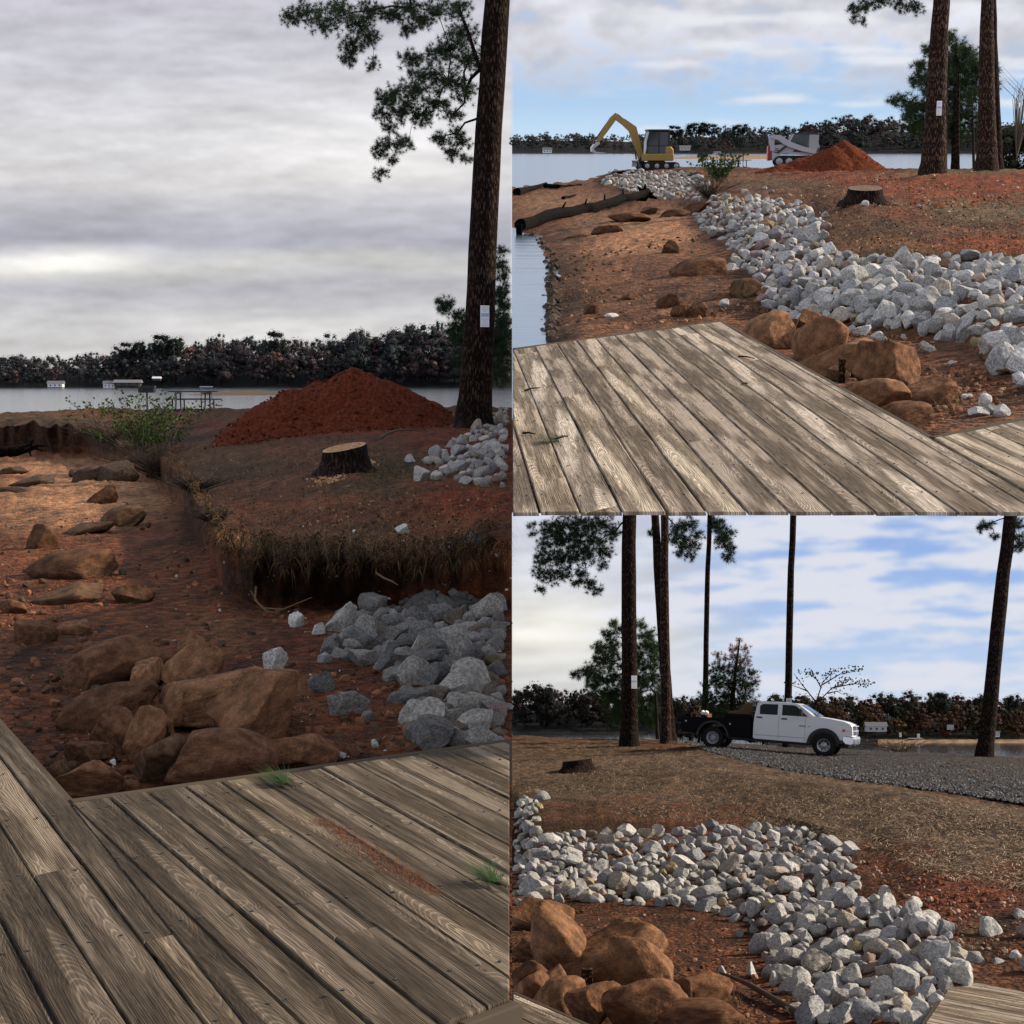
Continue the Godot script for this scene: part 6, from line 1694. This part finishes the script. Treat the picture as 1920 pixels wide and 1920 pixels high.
	scatter(w, "weeds", straw, M.leaf_multi, [[1640, 622], [1700, 620], [1720, 640], [1650, 640]], 200, func(p): return standing(p, rng.randf_range(0.05, 0.12)), [Color(0.08, 0.09, 0.03)])
	scatter(w, "weeds", straw, M.leaf_multi, [[1740, 735], [1800, 730], [1800, 765], [1750, 768]], 260, func(p): return standing(p, rng.randf_range(0.05, 0.13)), [Color(0.30, 0.24, 0.10), Color(0.22, 0.18, 0.08)])
	# the deck
	var d1 = deck(w, "pale weathered deck of boards running toward the inlet, upper view", [[962, 655], [1350, 603], [1746, 821], [1990, 960.5], [962, 960.5]], -2.7, 0.185, 0.66, 42.8, M.wood, 15, 0.0, 0.016)
	beam(w, d1, "edge_beam", Vector2(1350, 601), Vector2(1746, 819), -0.05, Vector2(0.04, 0.2), M.beam)
	beam(w, d1, "edge_beam", Vector2(964, 653), Vector2(1350, 601), -0.05, Vector2(0.04, 0.2), M.beam)
	var d2 = deck(w, "second pale deck bay at the right, joining the inlet deck at an angle", [[1750, 822], [1990, 773], [1990, 957]], -5.2, 0.17, 2.95, 46.0, M.wood, 31, 0.004, 0.018)
	beam(w, d2, "edge_beam", Vector2(1747, 820), Vector2(1990, 770), -0.05, Vector2(0.04, 0.2), M.beam)
	sprig(w, Vector2(1064, 818), Vector2(1010, 832), 0.0, "green pine sprig lying on the left of the pale deck")
	for q in [[984, 732, 1012, 727], [980, 812, 1004, 814], [1385, 668, 1415, 672], [1392, 720, 1402, 719]]:
		var a := w.plane(q[0], q[1], 0.012); var b := w.plane(q[2], q[3], 0.012)
		var ro := obj("twig", tube_mesh([a, a.lerp(b, 0.5) + Vector3(0, 0.006, 0), b], [0.007, 0.006, 0.003], 6), M.bark_dark); ro.transform = w.xf
		tag(ro, ["thin twig across the boards at the left of the pale deck", "twig beside the pine sprig on the pale deck", "forked dark twig near the deck's far corner", "tiny dark bit of bark in the middle of the pale deck"][[984, 980, 1385, 1392].find(q[0])], "twig")

func lower_terrace():
	var w := R
	w.row_y([[955, 1990, -0.35], [2000, 1990, -0.35]])
	w.row_y([[955, 1700, -0.3], [1300, 1705, -0.3], [1400, 1725, -0.28], [1440, 1800, -0.28], [1500, 1870, -0.28], [1560, 1960, -0.3], [1700, 1970, -0.2], [2000, 1975, -0.1]])
	w.row_y([[955, 1500, 0.45], [985, 1520, 0.4], [1005, 1566, 0.3], [1280, 1562, 0.3], [1500, 1560, 0.4], [1600, 1600, 0.45], [1640, 1660, 0.3], [1740, 1720, 0.25], [1790, 1790, 0.1], [1830, 1800, 0.05], [2000, 1800, 0.1]])
	w.row_y([[955, 1470, 0.75], [1300, 1490, 0.7], [1600, 1560, 0.55], [1750, 1650, 0.45], [2000, 1700, 0.35]])
	w.row_y([[955, 1420, 1.2], [1300, 1440, 1.15], [1600, 1480, 1.0], [2000, 1560, 0.8]])
	w.row_y([[955, 1388, 1.7], [1180, 1397, 1.55], [1340, 1404, 1.53], [1545, 1420, 1.24], [1700, 1430, 1.2], [2000, 1450, 1.05]])
	w.row_y([[955, 1379, 1.85], [1180, 1387, 1.7], [1340, 1393, 1.58], [1545, 1405, 1.4], [1700, 1411, 1.25], [1845, 1416, 1.2], [2000, 1424, 1.1]])
	w.row_d([[955, 1400, 96], [2000, 1440, 82]])
	var clay := Color(0.155, 0.068, 0.036); var red := Color(0.20, 0.065, 0.032); var straw_c := Color(0.20, 0.145, 0.098)
	var dark := Color(0.05, 0.032, 0.02); var brown := Color(0.12, 0.065, 0.035)
	ragged(w, 2, 6.0, 14.0)
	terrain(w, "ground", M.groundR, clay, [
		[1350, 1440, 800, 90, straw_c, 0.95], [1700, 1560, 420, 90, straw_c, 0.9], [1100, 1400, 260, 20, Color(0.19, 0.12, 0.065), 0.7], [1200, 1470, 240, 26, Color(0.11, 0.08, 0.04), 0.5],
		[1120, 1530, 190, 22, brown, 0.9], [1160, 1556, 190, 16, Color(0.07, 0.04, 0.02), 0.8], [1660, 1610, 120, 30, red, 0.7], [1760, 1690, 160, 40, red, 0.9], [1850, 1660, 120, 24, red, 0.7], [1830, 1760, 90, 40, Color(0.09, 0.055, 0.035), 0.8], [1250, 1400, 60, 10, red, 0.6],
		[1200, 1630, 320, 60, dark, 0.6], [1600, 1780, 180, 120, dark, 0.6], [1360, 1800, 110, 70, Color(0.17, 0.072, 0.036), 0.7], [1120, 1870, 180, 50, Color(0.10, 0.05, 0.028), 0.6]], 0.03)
	# gravel road: a sheet laid on the bank
	var rd := begin(); rd.set_smooth_group(0)
	var near := [[1285, 1391], [1330, 1408], [1400, 1428], [1500, 1449], [1600, 1463], [1700, 1476], [1800, 1490], [1990, 1520]]
	var far := [[1285, 1389], [1330, 1394], [1400, 1397], [1500, 1402], [1600, 1408], [1700, 1412], [1800, 1416], [1990, 1427]]
	var edge := func(l: Array, px: float) -> float:
		for i in l.size() - 1:
			if px <= l[i + 1][0]: return lerpf(l[i][1], l[i + 1][1], (px - l[i][0]) / (l[i + 1][0] - l[i][0]))
		return l[l.size() - 1][1]
	var cols := 160
	for i in cols:
		for j in 16:
			var q := []
			for e in [[i, j], [i + 1, j], [i + 1, j + 1], [i, j + 1]]:
				var px := lerpf(1286.0, 1989.0, float(e[0]) / cols)
				var py: float = lerpf(edge.call(near, px) + 3.0 * nz.get_noise_1d(px * 6.0), edge.call(far, px), e[1] / 16.0)
				var p := w.hit(px, py)
				p.y += 0.05 + 0.02 * nz.get_noise_2d(p.x * 90.0, p.z * 40.0)
				q.append(p)
			quad(rd, q[0], q[3], q[2], q[1])
	var road := obj("road", done(rd), M.gravel); road.transform = w.xf; kind(road, "structure")
	var gx := []; var gc := []
	for i in 6500:
		var px := rng.randf_range(1288.0, 1980.0)
		var lo: float = edge.call(far, px); var hi: float = edge.call(near, px)
		var p := w.hit(px, lerpf(lo, hi + 4.0, pow(rng.randf(), 0.6))) + Vector3(0, 0.055, 0)
		gx.append(clod(p, rng.randf_range(0.02, 0.06))); var v := rng.randf_range(0.05, 0.22); gc.append(Color(v, v, v * 1.02))
	var gr := multi("gravel", rocks_mesh[0], M.multi, gx, null, gc); gr.transform = w.xf; kind(gr, "stuff"); gr.set_meta("label", "loose grey gravel on the road"); gr.set_meta("category", "gravel")
	water(w, -1.6, 84.0, 1250.0, 0.0, 410.0, M.waterR)
	far_wood(w, "dark wooded bank on the left behind the lower pines", [[960, 1294], [1000, 1289], [1020, 1284], [1060, 1288], [1080, 1296], [1110, 1294], [1200, 1300], [1300, 1305], [1450, 1310], [1560, 1312]], 820.0, -1.6,
		woods_tone([[Color(0.020, 0.020, 0.021), true], [Color(0.022, 0.022, 0.020), true], [Color(0.032, 0.023, 0.021), false]]), 420, [])
	far_wood(w, "autumn coloured wood along the far shore behind the truck", [[1430, 1314], [1480, 1308], [1540, 1306], [1640, 1308], [1700, 1304], [1760, 1303], [1830, 1307], [1880, 1306], [1990, 1312]], 380.0, -1.6,
		woods_tone([[Color(0.026, 0.030, 0.018), true], [Color(0.070, 0.030, 0.022), false], [Color(0.085, 0.042, 0.018), false], [Color(0.052, 0.028, 0.024), false], [Color(0.042, 0.034, 0.018), false], [Color(0.060, 0.036, 0.027), false]]), 560, [[1762, 1299, "tall pine on the skyline between the two right trunks", 5.0, 0], [1895, 1303, "pine on the skyline right of the leaning pine", 4.5, 1]])
	for q in [[1642, 1372, 40, 18, 330.0, "grey house with a broad roof on the far shore right of the truck", M.house_wall, M.house_roof], [1866, 1382, 16, 11, 372.0, "small pale cabin on the far shore right of the leaning pine", M.white_wall, M.house_roof], [1782, 1368, 12, 9, 378.0, "pale hut up among the autumn trees", M.house_wall, M.house_roof]]:
		house(w, q[0], q[1], q[2], q[3], q[4], q[5], q[6], q[7])
	var sh := begin()
	for i in 60:
		var q := []
		for e in [[i, 0], [i + 1, 0], [i + 1, 1], [i, 1]]:
			var px := lerpf(1640.0, 1990.0, e[0] / 60.0)
			var d := 372.0 + (0.0 if e[1] == 0 else 12.0) + 4.0 * nz.get_noise_1d(px * 3.0)
			q.append(Vector3((px - 960.0) / F * d, -1.7 if e[1] == 0 else -0.9, -d))
		quad(sh, q[0], q[3], q[2], q[1])
	var so0 := obj("shore_bank", done(sh), M.sand_bar); so0.transform = w.xf; kind(so0, "structure")
	for q in [[1688, 1382, 4, 8, "white post by the far shore right of the grey house"], [1722, 1384, 5, 8, "white chair like post on the far shore jetty"]]:
		var k := 371.0 / F
		var o := obj("shore_post", prism_mesh([Vector2(-q[2] * 0.5 * k, 0), Vector2(q[2] * 0.5 * k, 0), Vector2(q[2] * 0.4 * k, q[3] * k), Vector2(-q[2] * 0.4 * k, q[3] * k)], -0.2, 0.2, 0.03), M.white_wall)
		o.transform = w.xf * Transform3D(Basis(), w.pt(q[0], q[1], 371.0)); tag(o, q[4], "post")
	var jt := thing(w, "jetty", "low white jetty on the far shore between the posts", "jetty", w.plane(1716, 1392, -1.6))
	obj("jetty_deck", box_mesh(Vector3(0, 0.9, 0), Vector3(3.0, 0.15, 2.0)), M.white_wall, jt)
	for x in [-1.2, 0.0, 1.2]: obj("post", box_mesh(Vector3(x, 0.35, 0.8), Vector3(0.14, 1.0, 0.14)), M.beam2, jt)
	truck()
	# tall pines
	var p1 := tall_pine(w, "thick pine with a pale notice, left of the truck", Vector2(1180, 1396), Vector2(1178, 780), 31, 24, 69.0, M.bark_dark)
	needles(w, p1, inv_of(w, p1), [[1030, 990, 20, 0], [1060, 985, 24, 0.3], [1095, 985, 24, 0], [1130, 980, 22, 0], [1152, 1000, 14, 0.4], [1025, 1020, 17, 0], [1050, 1010, 22, 0.3], [1085, 1015, 24, 0], [1120, 1016, 22, 0], [1020, 1050, 19, 0], [1046, 1046, 23, 0.3], [1076, 1046, 22, 0], [1106, 1042, 17, 0], [1136, 1040, 14, 0], [1010, 1076, 11, 0], [1036, 1080, 17, 0], [1060, 1076, 15, 0], [1015, 1106, 9, 0], [1090, 1076, 13, 0], [1106, 1096, 15, 0], [1082, 1090, 10, 0], [1120, 1110, 9, 0], [1130, 1062, 9, 0], [995, 985, 7, 0], [998, 1000, 6, 0]], 69.0, w.pt(1176, 972, 69.0), 0.26, 0.095, M.needle_dark, 0.045, 963.0, 2100.0)
	notice(w, 1189, 1279, 11, 24, 68.3, "pale notice nailed low on the thick pine left of the truck", 0.3)
	var p2 := tall_pine(w, "pine trunk of a crossing pair leaning left, behind the truck's tail", Vector2(1256, 1387), Vector2(1218, 850), 22, 12, 76.0, M.bark_dark)
	needles(w, p2, inv_of(w, p2), [[1270, 990, 15, 0], [1290, 985, 15, 0.4], [1264, 1010, 15, 0], [1286, 1015, 15, 0], [1300, 1026, 13, 0], [1276, 1036, 11, 0], [1296, 1046, 8, 0], [1311, 1002, 9, 0], [1220, 1000, 6, 0]], 76.0, w.pt(1235, 955, 76.0), 0.28, 0.11, M.needle_dark, 0.035, 963.0, 2100.0)
	tall_pine(w, "upright pine trunk of the crossing pair behind the truck's tail", Vector2(1249, 1388), Vector2(1243, 840), 19, 13, 73.0, M.bark)
	var p3 := tall_pine(w, "slender pine behind the truck bed with a small tuft of needles", Vector2(1320, 1392), Vector2(1331, 860), 11, 8, 80.0, M.bark_dark)
	needles(w, p3, inv_of(w, p3), [[1345, 990, 15, 0], [1364, 1000, 15, 0], [1360, 1022, 13, 0], [1365, 1045, 11, 0], [1373, 1030, 9, 0], [1350, 1012, 11, 0], [1340, 980, 13, 0]], 80.0, w.pt(1329, 975, 80.0), 0.29, 0.11, M.needle_dark, 0.03, 963.0, 2100.0)
	tall_pine(w, "bare straight pole of a pine behind the truck cab", Vector2(1475, 1402), Vector2(1488, 850), 14, 11, 74.0, M.bark_dark)
	notice(w, 1479, 1314, 10, 9, 73.7, "small grey plate on the pine behind the truck cab")
	var p5 := tall_pine(w, "leaning pine at the lower right beside the road", Vector2(1846, 1418), Vector2(1903, 860), 29, 22, 63.0, M.bark_dark)
	needles(w, p5, inv_of(w, p5), [[1852, 984, 10, 0], [1840, 990, 9, 0], [1866, 1004, 7, 0], [1908, 985, 14, 0], [1912, 1010, 12, 0], [1905, 1030, 9, 0], [1918, 1022, 10, 0]], 63.0, w.pt(1890, 970, 63.0), 0.24, 0.11, M.needle_dark, 0.025, 963.0, 2100.0)
	var eb := w.pt(1170, 1384, 88.0)
	var et := thing(w, "pine_tree", "bushy young evergreen behind the thick pine left of the truck", "pine tree", eb)
	obj("trunk", trunk_mesh(Vector3.ZERO, w.pt(1172, 1180, 88.0) - eb, 0.18, 0.05, 0.2, 10), M.bark_dark, et)
	needles(w, et, inv_of(w, et), [[1150, 1168, 8, 0], [1166, 1182, 12, 0], [1140, 1190, 10, 0], [1125, 1216, 14, 0], [1150, 1212, 17, 0.5], [1200, 1172, 11, 0], [1216, 1192, 14, 0], [1226, 1216, 16, 0], [1200, 1212, 19, 0.4], [1120, 1236, 12, 0], [1146, 1240, 19, 0], [1190, 1242, 22, 0.6], [1226, 1242, 18, 0], [1106, 1256, 12, 0], [1086, 1262, 8, 0], [1075, 1266, 5, 0], [1116, 1270, 16, 0], [1146, 1276, 23, 0.4], [1186, 1276, 25, 0], [1222, 1272, 22, 0], [1112, 1290, 12, 0], [1150, 1306, 24, 0.4], [1190, 1312, 26, 0], [1230, 1306, 18, 0], [1168, 1340, 26, 0], [1222, 1340, 26, 0.4]], 88.0, w.pt(1172, 1260, 88.0), 0.36, 0.11, M.needle, 0.04, 963.0, 2100.0)
	var sap := thing(w, "bare_tree", "thin pale sapling between the thick pine and the crossing pair", "tree", w.pt(1233, 1386, 78.0))
	obj("trunk", tube_mesh([Vector3.ZERO, w.pt(1229, 1300, 78.0) - w.pt(1233, 1386, 78.0), w.pt(1212, 1280, 78.0) - w.pt(1233, 1386, 78.0)], [0.09, 0.06, 0.02], 8), M.bark_grey, sap)
	var cb := w.pt(1365, 1392, 79.0)
	var ct := thing(w, "cedar_tree", "bushy dark cedar with rusty top behind the truck bed", "tree", cb)
	obj("trunk", trunk_mesh(Vector3.ZERO, w.pt(1385, 1200, 79.0) - cb, 0.16, 0.03, 0.2, 9), M.bark_dark, ct)
	needles(w, ct, inv_of(w, ct), [[1350, 1252, 18, 0], [1386, 1256, 20, 0.4], [1412, 1262, 10, 0], [1340, 1276, 19, 0], [1370, 1282, 24, 0.4], [1400, 1286, 18, 0], [1416, 1276, 7, 0], [1360, 1306, 22, 0.4], [1396, 1310, 20, 0], [1330, 1310, 18, 0], [1345, 1340, 22, 0], [1385, 1340, 22, 0]], 79.0, w.pt(1372, 1290, 79.0), 0.24, 0.13, M.cedar, 0.03, 963.0, 2100.0)
	needles(w, ct, inv_of(w, ct), [[1385, 1200, 6, 0], [1380, 1216, 10, 0], [1400, 1216, 8, 0], [1372, 1232, 14, 0.3], [1396, 1236, 14, 0], [1346, 1228, 9, 0]], 79.0, w.pt(1380, 1260, 79.0), 0.2, 0.11, M.leaf_rust, 0.02, 963.0, 2100.0, "rusty_leaves")
	for q in [[1294, 1392, 105, 60, "dark shrub behind the truck's tail, beside the crossing pines", 2], [1432, 1396, 78, 60, "dark shrub between the cedar and the truck cab", 3]]:
		var bp := w.pt(q[0], q[1], 82.0); var ke := 82.0 / F
		var tt := thing(w, "shrub", q[4], "shrub", bp)
		var a := []; var c := []
		for e in 4:
			a.append(Transform3D(Basis(Vector3.UP, e * 1.3).scaled(Vector3(q[3] * ke, q[2] * ke * rng.randf_range(0.8, 1.0), q[3] * ke)), Vector3(rng.randfn() * 8 * ke, -0.3, rng.randfn() * 0.3)))
			c.append(Color(0.03, 0.026, 0.02))
		obj("stem", tube_mesh([Vector3.ZERO, Vector3(0, q[2] * ke * 0.6, 0)], [0.08, 0.03], 8), M.bark_dark, tt)
		kind(multi("foliage", far_mesh[q[5]], M.leaf_multi, a, tt, c), "stuff")
	# small tree with the last dark leaves
	var sb := w.pt(1532, 1404, 78.0)
	var st := thing(w, "bare_tree", "small spreading tree with a few dark leaves behind the truck hood", "tree", sb)
	var lm := begin(); var lx := []
	tube(lm, [Vector3.ZERO, w.pt(1528, 1340, 78.0) - sb, w.pt(1530, 1315, 78.0) - sb], [0.09, 0.06, 0.045], 7)
	for q in [[1530, 1316, 1505, 1285, 1488, 1262, 0], [1530, 1318, 1542, 1280, 1562, 1258, 1], [1532, 1318, 1560, 1290, 1590, 1278, 1], [1542, 1284, 1575, 1264, 1606, 1258, 1], [1560, 1290, 1600, 1282, 1626, 1284, 1], [1515, 1296, 1500, 1290, 1482, 1284, 0], [1540, 1290, 1530, 1272, 1512, 1262, 1], [1500, 1322, 1484, 1312, 1470, 1316, 0], [1552, 1300, 1570, 1296, 1580, 1302, 0]]:
		var p := [w.pt(q[0], q[1], 78.0) - sb, w.pt(q[2], q[3], 78.3) - sb, w.pt(q[4], q[5], 78.5) - sb]
		tube(lm, p, [0.035, 0.022, 0.008], 5)
		for e in (46 if q[6] else 14):
			var c: Vector3 = p[1].lerp(p[2], rng.randf_range(0.0, 1.15)) + Vector3(rng.randfn() * 0.16, rng.randfn() * 0.09 + 0.05, rng.randfn() * 0.2)
			lx.append(Transform3D(stone_basis(0.17, 0.10, 0.17), c))
	obj("limbs", done(lm), M.bark_dark, st)
	kind(multi("leaves", leaf_blade, M.leaf_dark, lx, st), "stuff")
	bush(w, 1690, 1412, 26, 90, "low dry reeds on the shore right of the truck", M.straw, 50, 160, "reeds", 0.1, 0.2)
	stump(w, 1082, 1446, 66, 20, "low dark rotten stump in the straw left of the road", M.beam, 0.12, 1.5)
	# boulders at the near left
	var bm: Array = M.boulder
	for q in [[1010, 1746, 92, 58, 1, 4, 0.2, "pointed brown boulder under the rock band at the lower left"], [1064, 1838, 112, 118, 0, 2, 0.7, "tall tan boulder behind the long smooth slab, lower left"], [1128, 1842, 180, 84, 0, 0, 0.34, "long smooth tan slab behind the lower wooden stake"], [1208, 1872, 118, 104, 0, 1, 0.75, "rough tan boulder leaning right of the lower stake"], [1172, 1754, 52, 28, 0, 5, 0.1, "small tan boulder peeping over the long smooth slab"], [1042, 1858, 46, 42, 0, 4, 0.0, "small pointed tan boulder at the left end of the long slab"], [992, 1890, 66, 54, 1, 6, 0.0, "round brown boulder at the lower left deck corner"], [1062, 1908, 84, 56, 0, 3, 0.1, "squat tan boulder left of the lower stake's foot"], [1116, 1922, 84, 66, 1, 5, 0.5, "triangular brown boulder below the lower stake"], [1206, 1936, 126, 76, 1, 6, 0.1, "broad rounded brown boulder at the bottom edge"], [1312, 1890, 92, 62, 1, 0, 0.4, "brown boulder beside the pale grass tuft, bottom"], [1330, 1938, 150, 44, 2, 3, 0.0, "low muddy boulder at the bottom edge right of the broad one"], [996, 1800, 80, 40, 2, 1, 0.1, "dark brown boulder in shade at the lower left edge"], [985, 1850, 60, 36, 2, 2, 0.0, "low boulder behind the round brown one, lower left"], [1160, 1862, 40, 30, 2, 4, 0.0, "small boulder in the shadow between slab and rough boulder"]]:
		boulder(w, q[0], q[1], q[2], q[3], bm[q[4]], q[5], q[7], "boulder", "boulder", q[0] * 0.7, "", q[6])
	var sp := w.hit(1098, 1872); var ks: float = -sp.z / F
	var so := obj("wooden_stake", box_mesh(Vector3(0, 30 * ks, 0.35), Vector3(20 * ks, 64 * ks, 20 * ks), 0.005), M.stake)
	so.transform = w.xf * Transform3D(Basis(), sp); tag(so, "square wooden stake in front of the long smooth slab, lower left", "stake")
	for q in [[1408, 1832, 17, 24, 3, "white oval stone alone on the clay left of the rock spill"], [1388, 1756, 14, 12, 5, "small grey stone on the clay under the rock band"], [1354, 1826, 14, 12, 1, "white tip of stone beside the fallen stick"], [1742, 1752, 50, 40, 3, "large white block at the upper rim of the rock spill"], [1714, 1706, 32, 20, 3, "white broken stone above the rock spill"], [1660, 1690, 28, 24, 1, "pale stone at the top tip of the rock spill"], [1450, 1850, 14, 24, 3, "upright white stone at the left of the rock spill"]]:
		boulder(w, q[0], q[1], q[2], q[3], M.rock[q[4]], int(q[0]), q[5], "loose stone", "loose_stone", q[0] * 1.3)
	pile(w, [[1400, 1725], [1440, 1640], [1590, 1600], [1612, 1650], [1595, 1690], [1650, 1690], [1745, 1725], [1770, 1745], [1800, 1795], [1828, 1812], [1740, 1922], [1500, 1922], [1490, 1880], [1440, 1830], [1418, 1760]], 0.205, 11000, 70, "pale grey rock in the rock spill beside the lower right deck", "rock spill by the lower deck", false, 0.5, 0.62)
	pile(w, [[961, 1500], [1015, 1500], [1000, 1566], [1290, 1568], [1310, 1554], [1500, 1558], [1545, 1575], [1600, 1605], [1440, 1645], [1400, 1722], [1290, 1705], [1140, 1694], [965, 1696]], 0.225, 16000, 56, "blue grey rock packed in the lower rock band", "lower band under the straw bank", false, 0.5, 0.6)
	pile(w, [[1838, 1722], [1990, 1715], [1990, 1825], [1820, 1815], [1830, 1770]], 0.19, 400, 0, "", "loose rock at the lower right edge", false, 0.4, 1.15)
	pile(w, [[1150, 1692], [1420, 1720], [1440, 1790], [1330, 1740]], 0.09, 60, 0, "", "crumbs below the lower rock band", false, 0.4, 1.6)
	var a0 := w.hit(1350, 1832) + Vector3(0, 0.05, 0); var a1 := w.hit(1500, 1912) + Vector3(0, 0.05, 0)
	var stick := obj("fallen_stick", tube_mesh([a0, a0.lerp(a1, 0.4) + Vector3(0, 0.03, 0), a1], [0.012, 0.03, 0.035], 8, 0.2), M.twig); stick.transform = w.xf
	tag(stick, "long thin fallen stick across the clay toward the rock spill", "stick")
	# straw
	var straw := blade_mesh(3, 0.8, 0.016)
	scatter(w, "straw", straw, M.leaf_multi, [[963, 1400], [1250, 1395], [1400, 1435], [1700, 1485], [1990, 1530], [1990, 1680], [1750, 1640], [1600, 1580], [1300, 1545], [1020, 1510], [963, 1480]], 22000, func(p): return lying(p, rng.randf_range(0.16, 0.45)), [Color(0.37, 0.28, 0.185), Color(0.24, 0.175, 0.11), Color(0.48, 0.38, 0.26), Color(0.10, 0.072, 0.045), Color(0.16, 0.115, 0.07)], "tangled tan straw spread over the bank below the road", "straw")
	scatter(w, "straw", straw, M.leaf_multi, [[1010, 1540], [1300, 1540], [1300, 1566], [1010, 1568]], 1500, func(p): return standing(p, rng.randf_range(0.10, 0.22)), [Color(0.13, 0.08, 0.04), Color(0.08, 0.05, 0.025)], "dark grass fringe on the lip over the lower rock band", "grass")
	scatter(w, "clods", rocks_mesh[1], M.multi, [[963, 1700], [1400, 1725], [1500, 1890], [1480, 1920], [963, 1920]], 1300, func(p): return clod(p, 0.010 + 0.07 * pow(rng.randf(), 5.0)), [Color(0.17, 0.075, 0.04), Color(0.11, 0.055, 0.03), Color(0.28, 0.16, 0.1)], "clods on the clay around the lower boulders", "clods")
	scatter(w, "clods", rocks_mesh[1], M.multi, [[1600, 1610], [1990, 1660], [1990, 1800], [1830, 1790], [1700, 1700]], 1200, func(p): return clod(p, 0.010 + 0.07 * pow(rng.randf(), 5.0)), [Color(0.22, 0.08, 0.045), Color(0.14, 0.06, 0.035), Color(0.34, 0.24, 0.18)], "clods on the red soil right of the rock spill", "clods")
	scatter(w, "weeds", straw, M.leaf_multi, [[1335, 1865], [1400, 1850], [1400, 1885], [1350, 1890]], 260, func(p): return standing(p, rng.randf_range(0.04, 0.10)), [Color(0.34, 0.28, 0.13), Color(0.24, 0.20, 0.09)])
	scatter(w, "weeds", straw, M.leaf_multi, [[1150, 1712], [1230, 1712], [1230, 1730], [1150, 1735]], 160, func(p): return standing(p, rng.randf_range(0.05, 0.10)), [Color(0.08, 0.08, 0.03)])
	# corners of the deck
	var d1 = deck(w, "sliver of deck at the very bottom left of the lower view", [[963, 1864], [1120, 1932], [1160, 1990], [963, 1990]], -19.7, 0.30, 0.2, 46.0, M.wood, 61)
	beam(w, d1, "edge_beam", Vector2(963, 1860), Vector2(1130, 1933), -0.01, Vector2(0.05, 0.2), M.beam)
	var d2 = deck(w, "corner of weathered deck at the lower right beside the rock spill", [[1800, 1821], [1990, 1853], [1990, 1990], [1690, 1990], [1736, 1918]], -31.0, 0.19, 12.6, 20.0, M.wood, 67)
	beam(w, d2, "edge_beam", Vector2(1690, 1988), Vector2(1800, 1819), -0.01, Vector2(0.06, 0.22), M.beam)
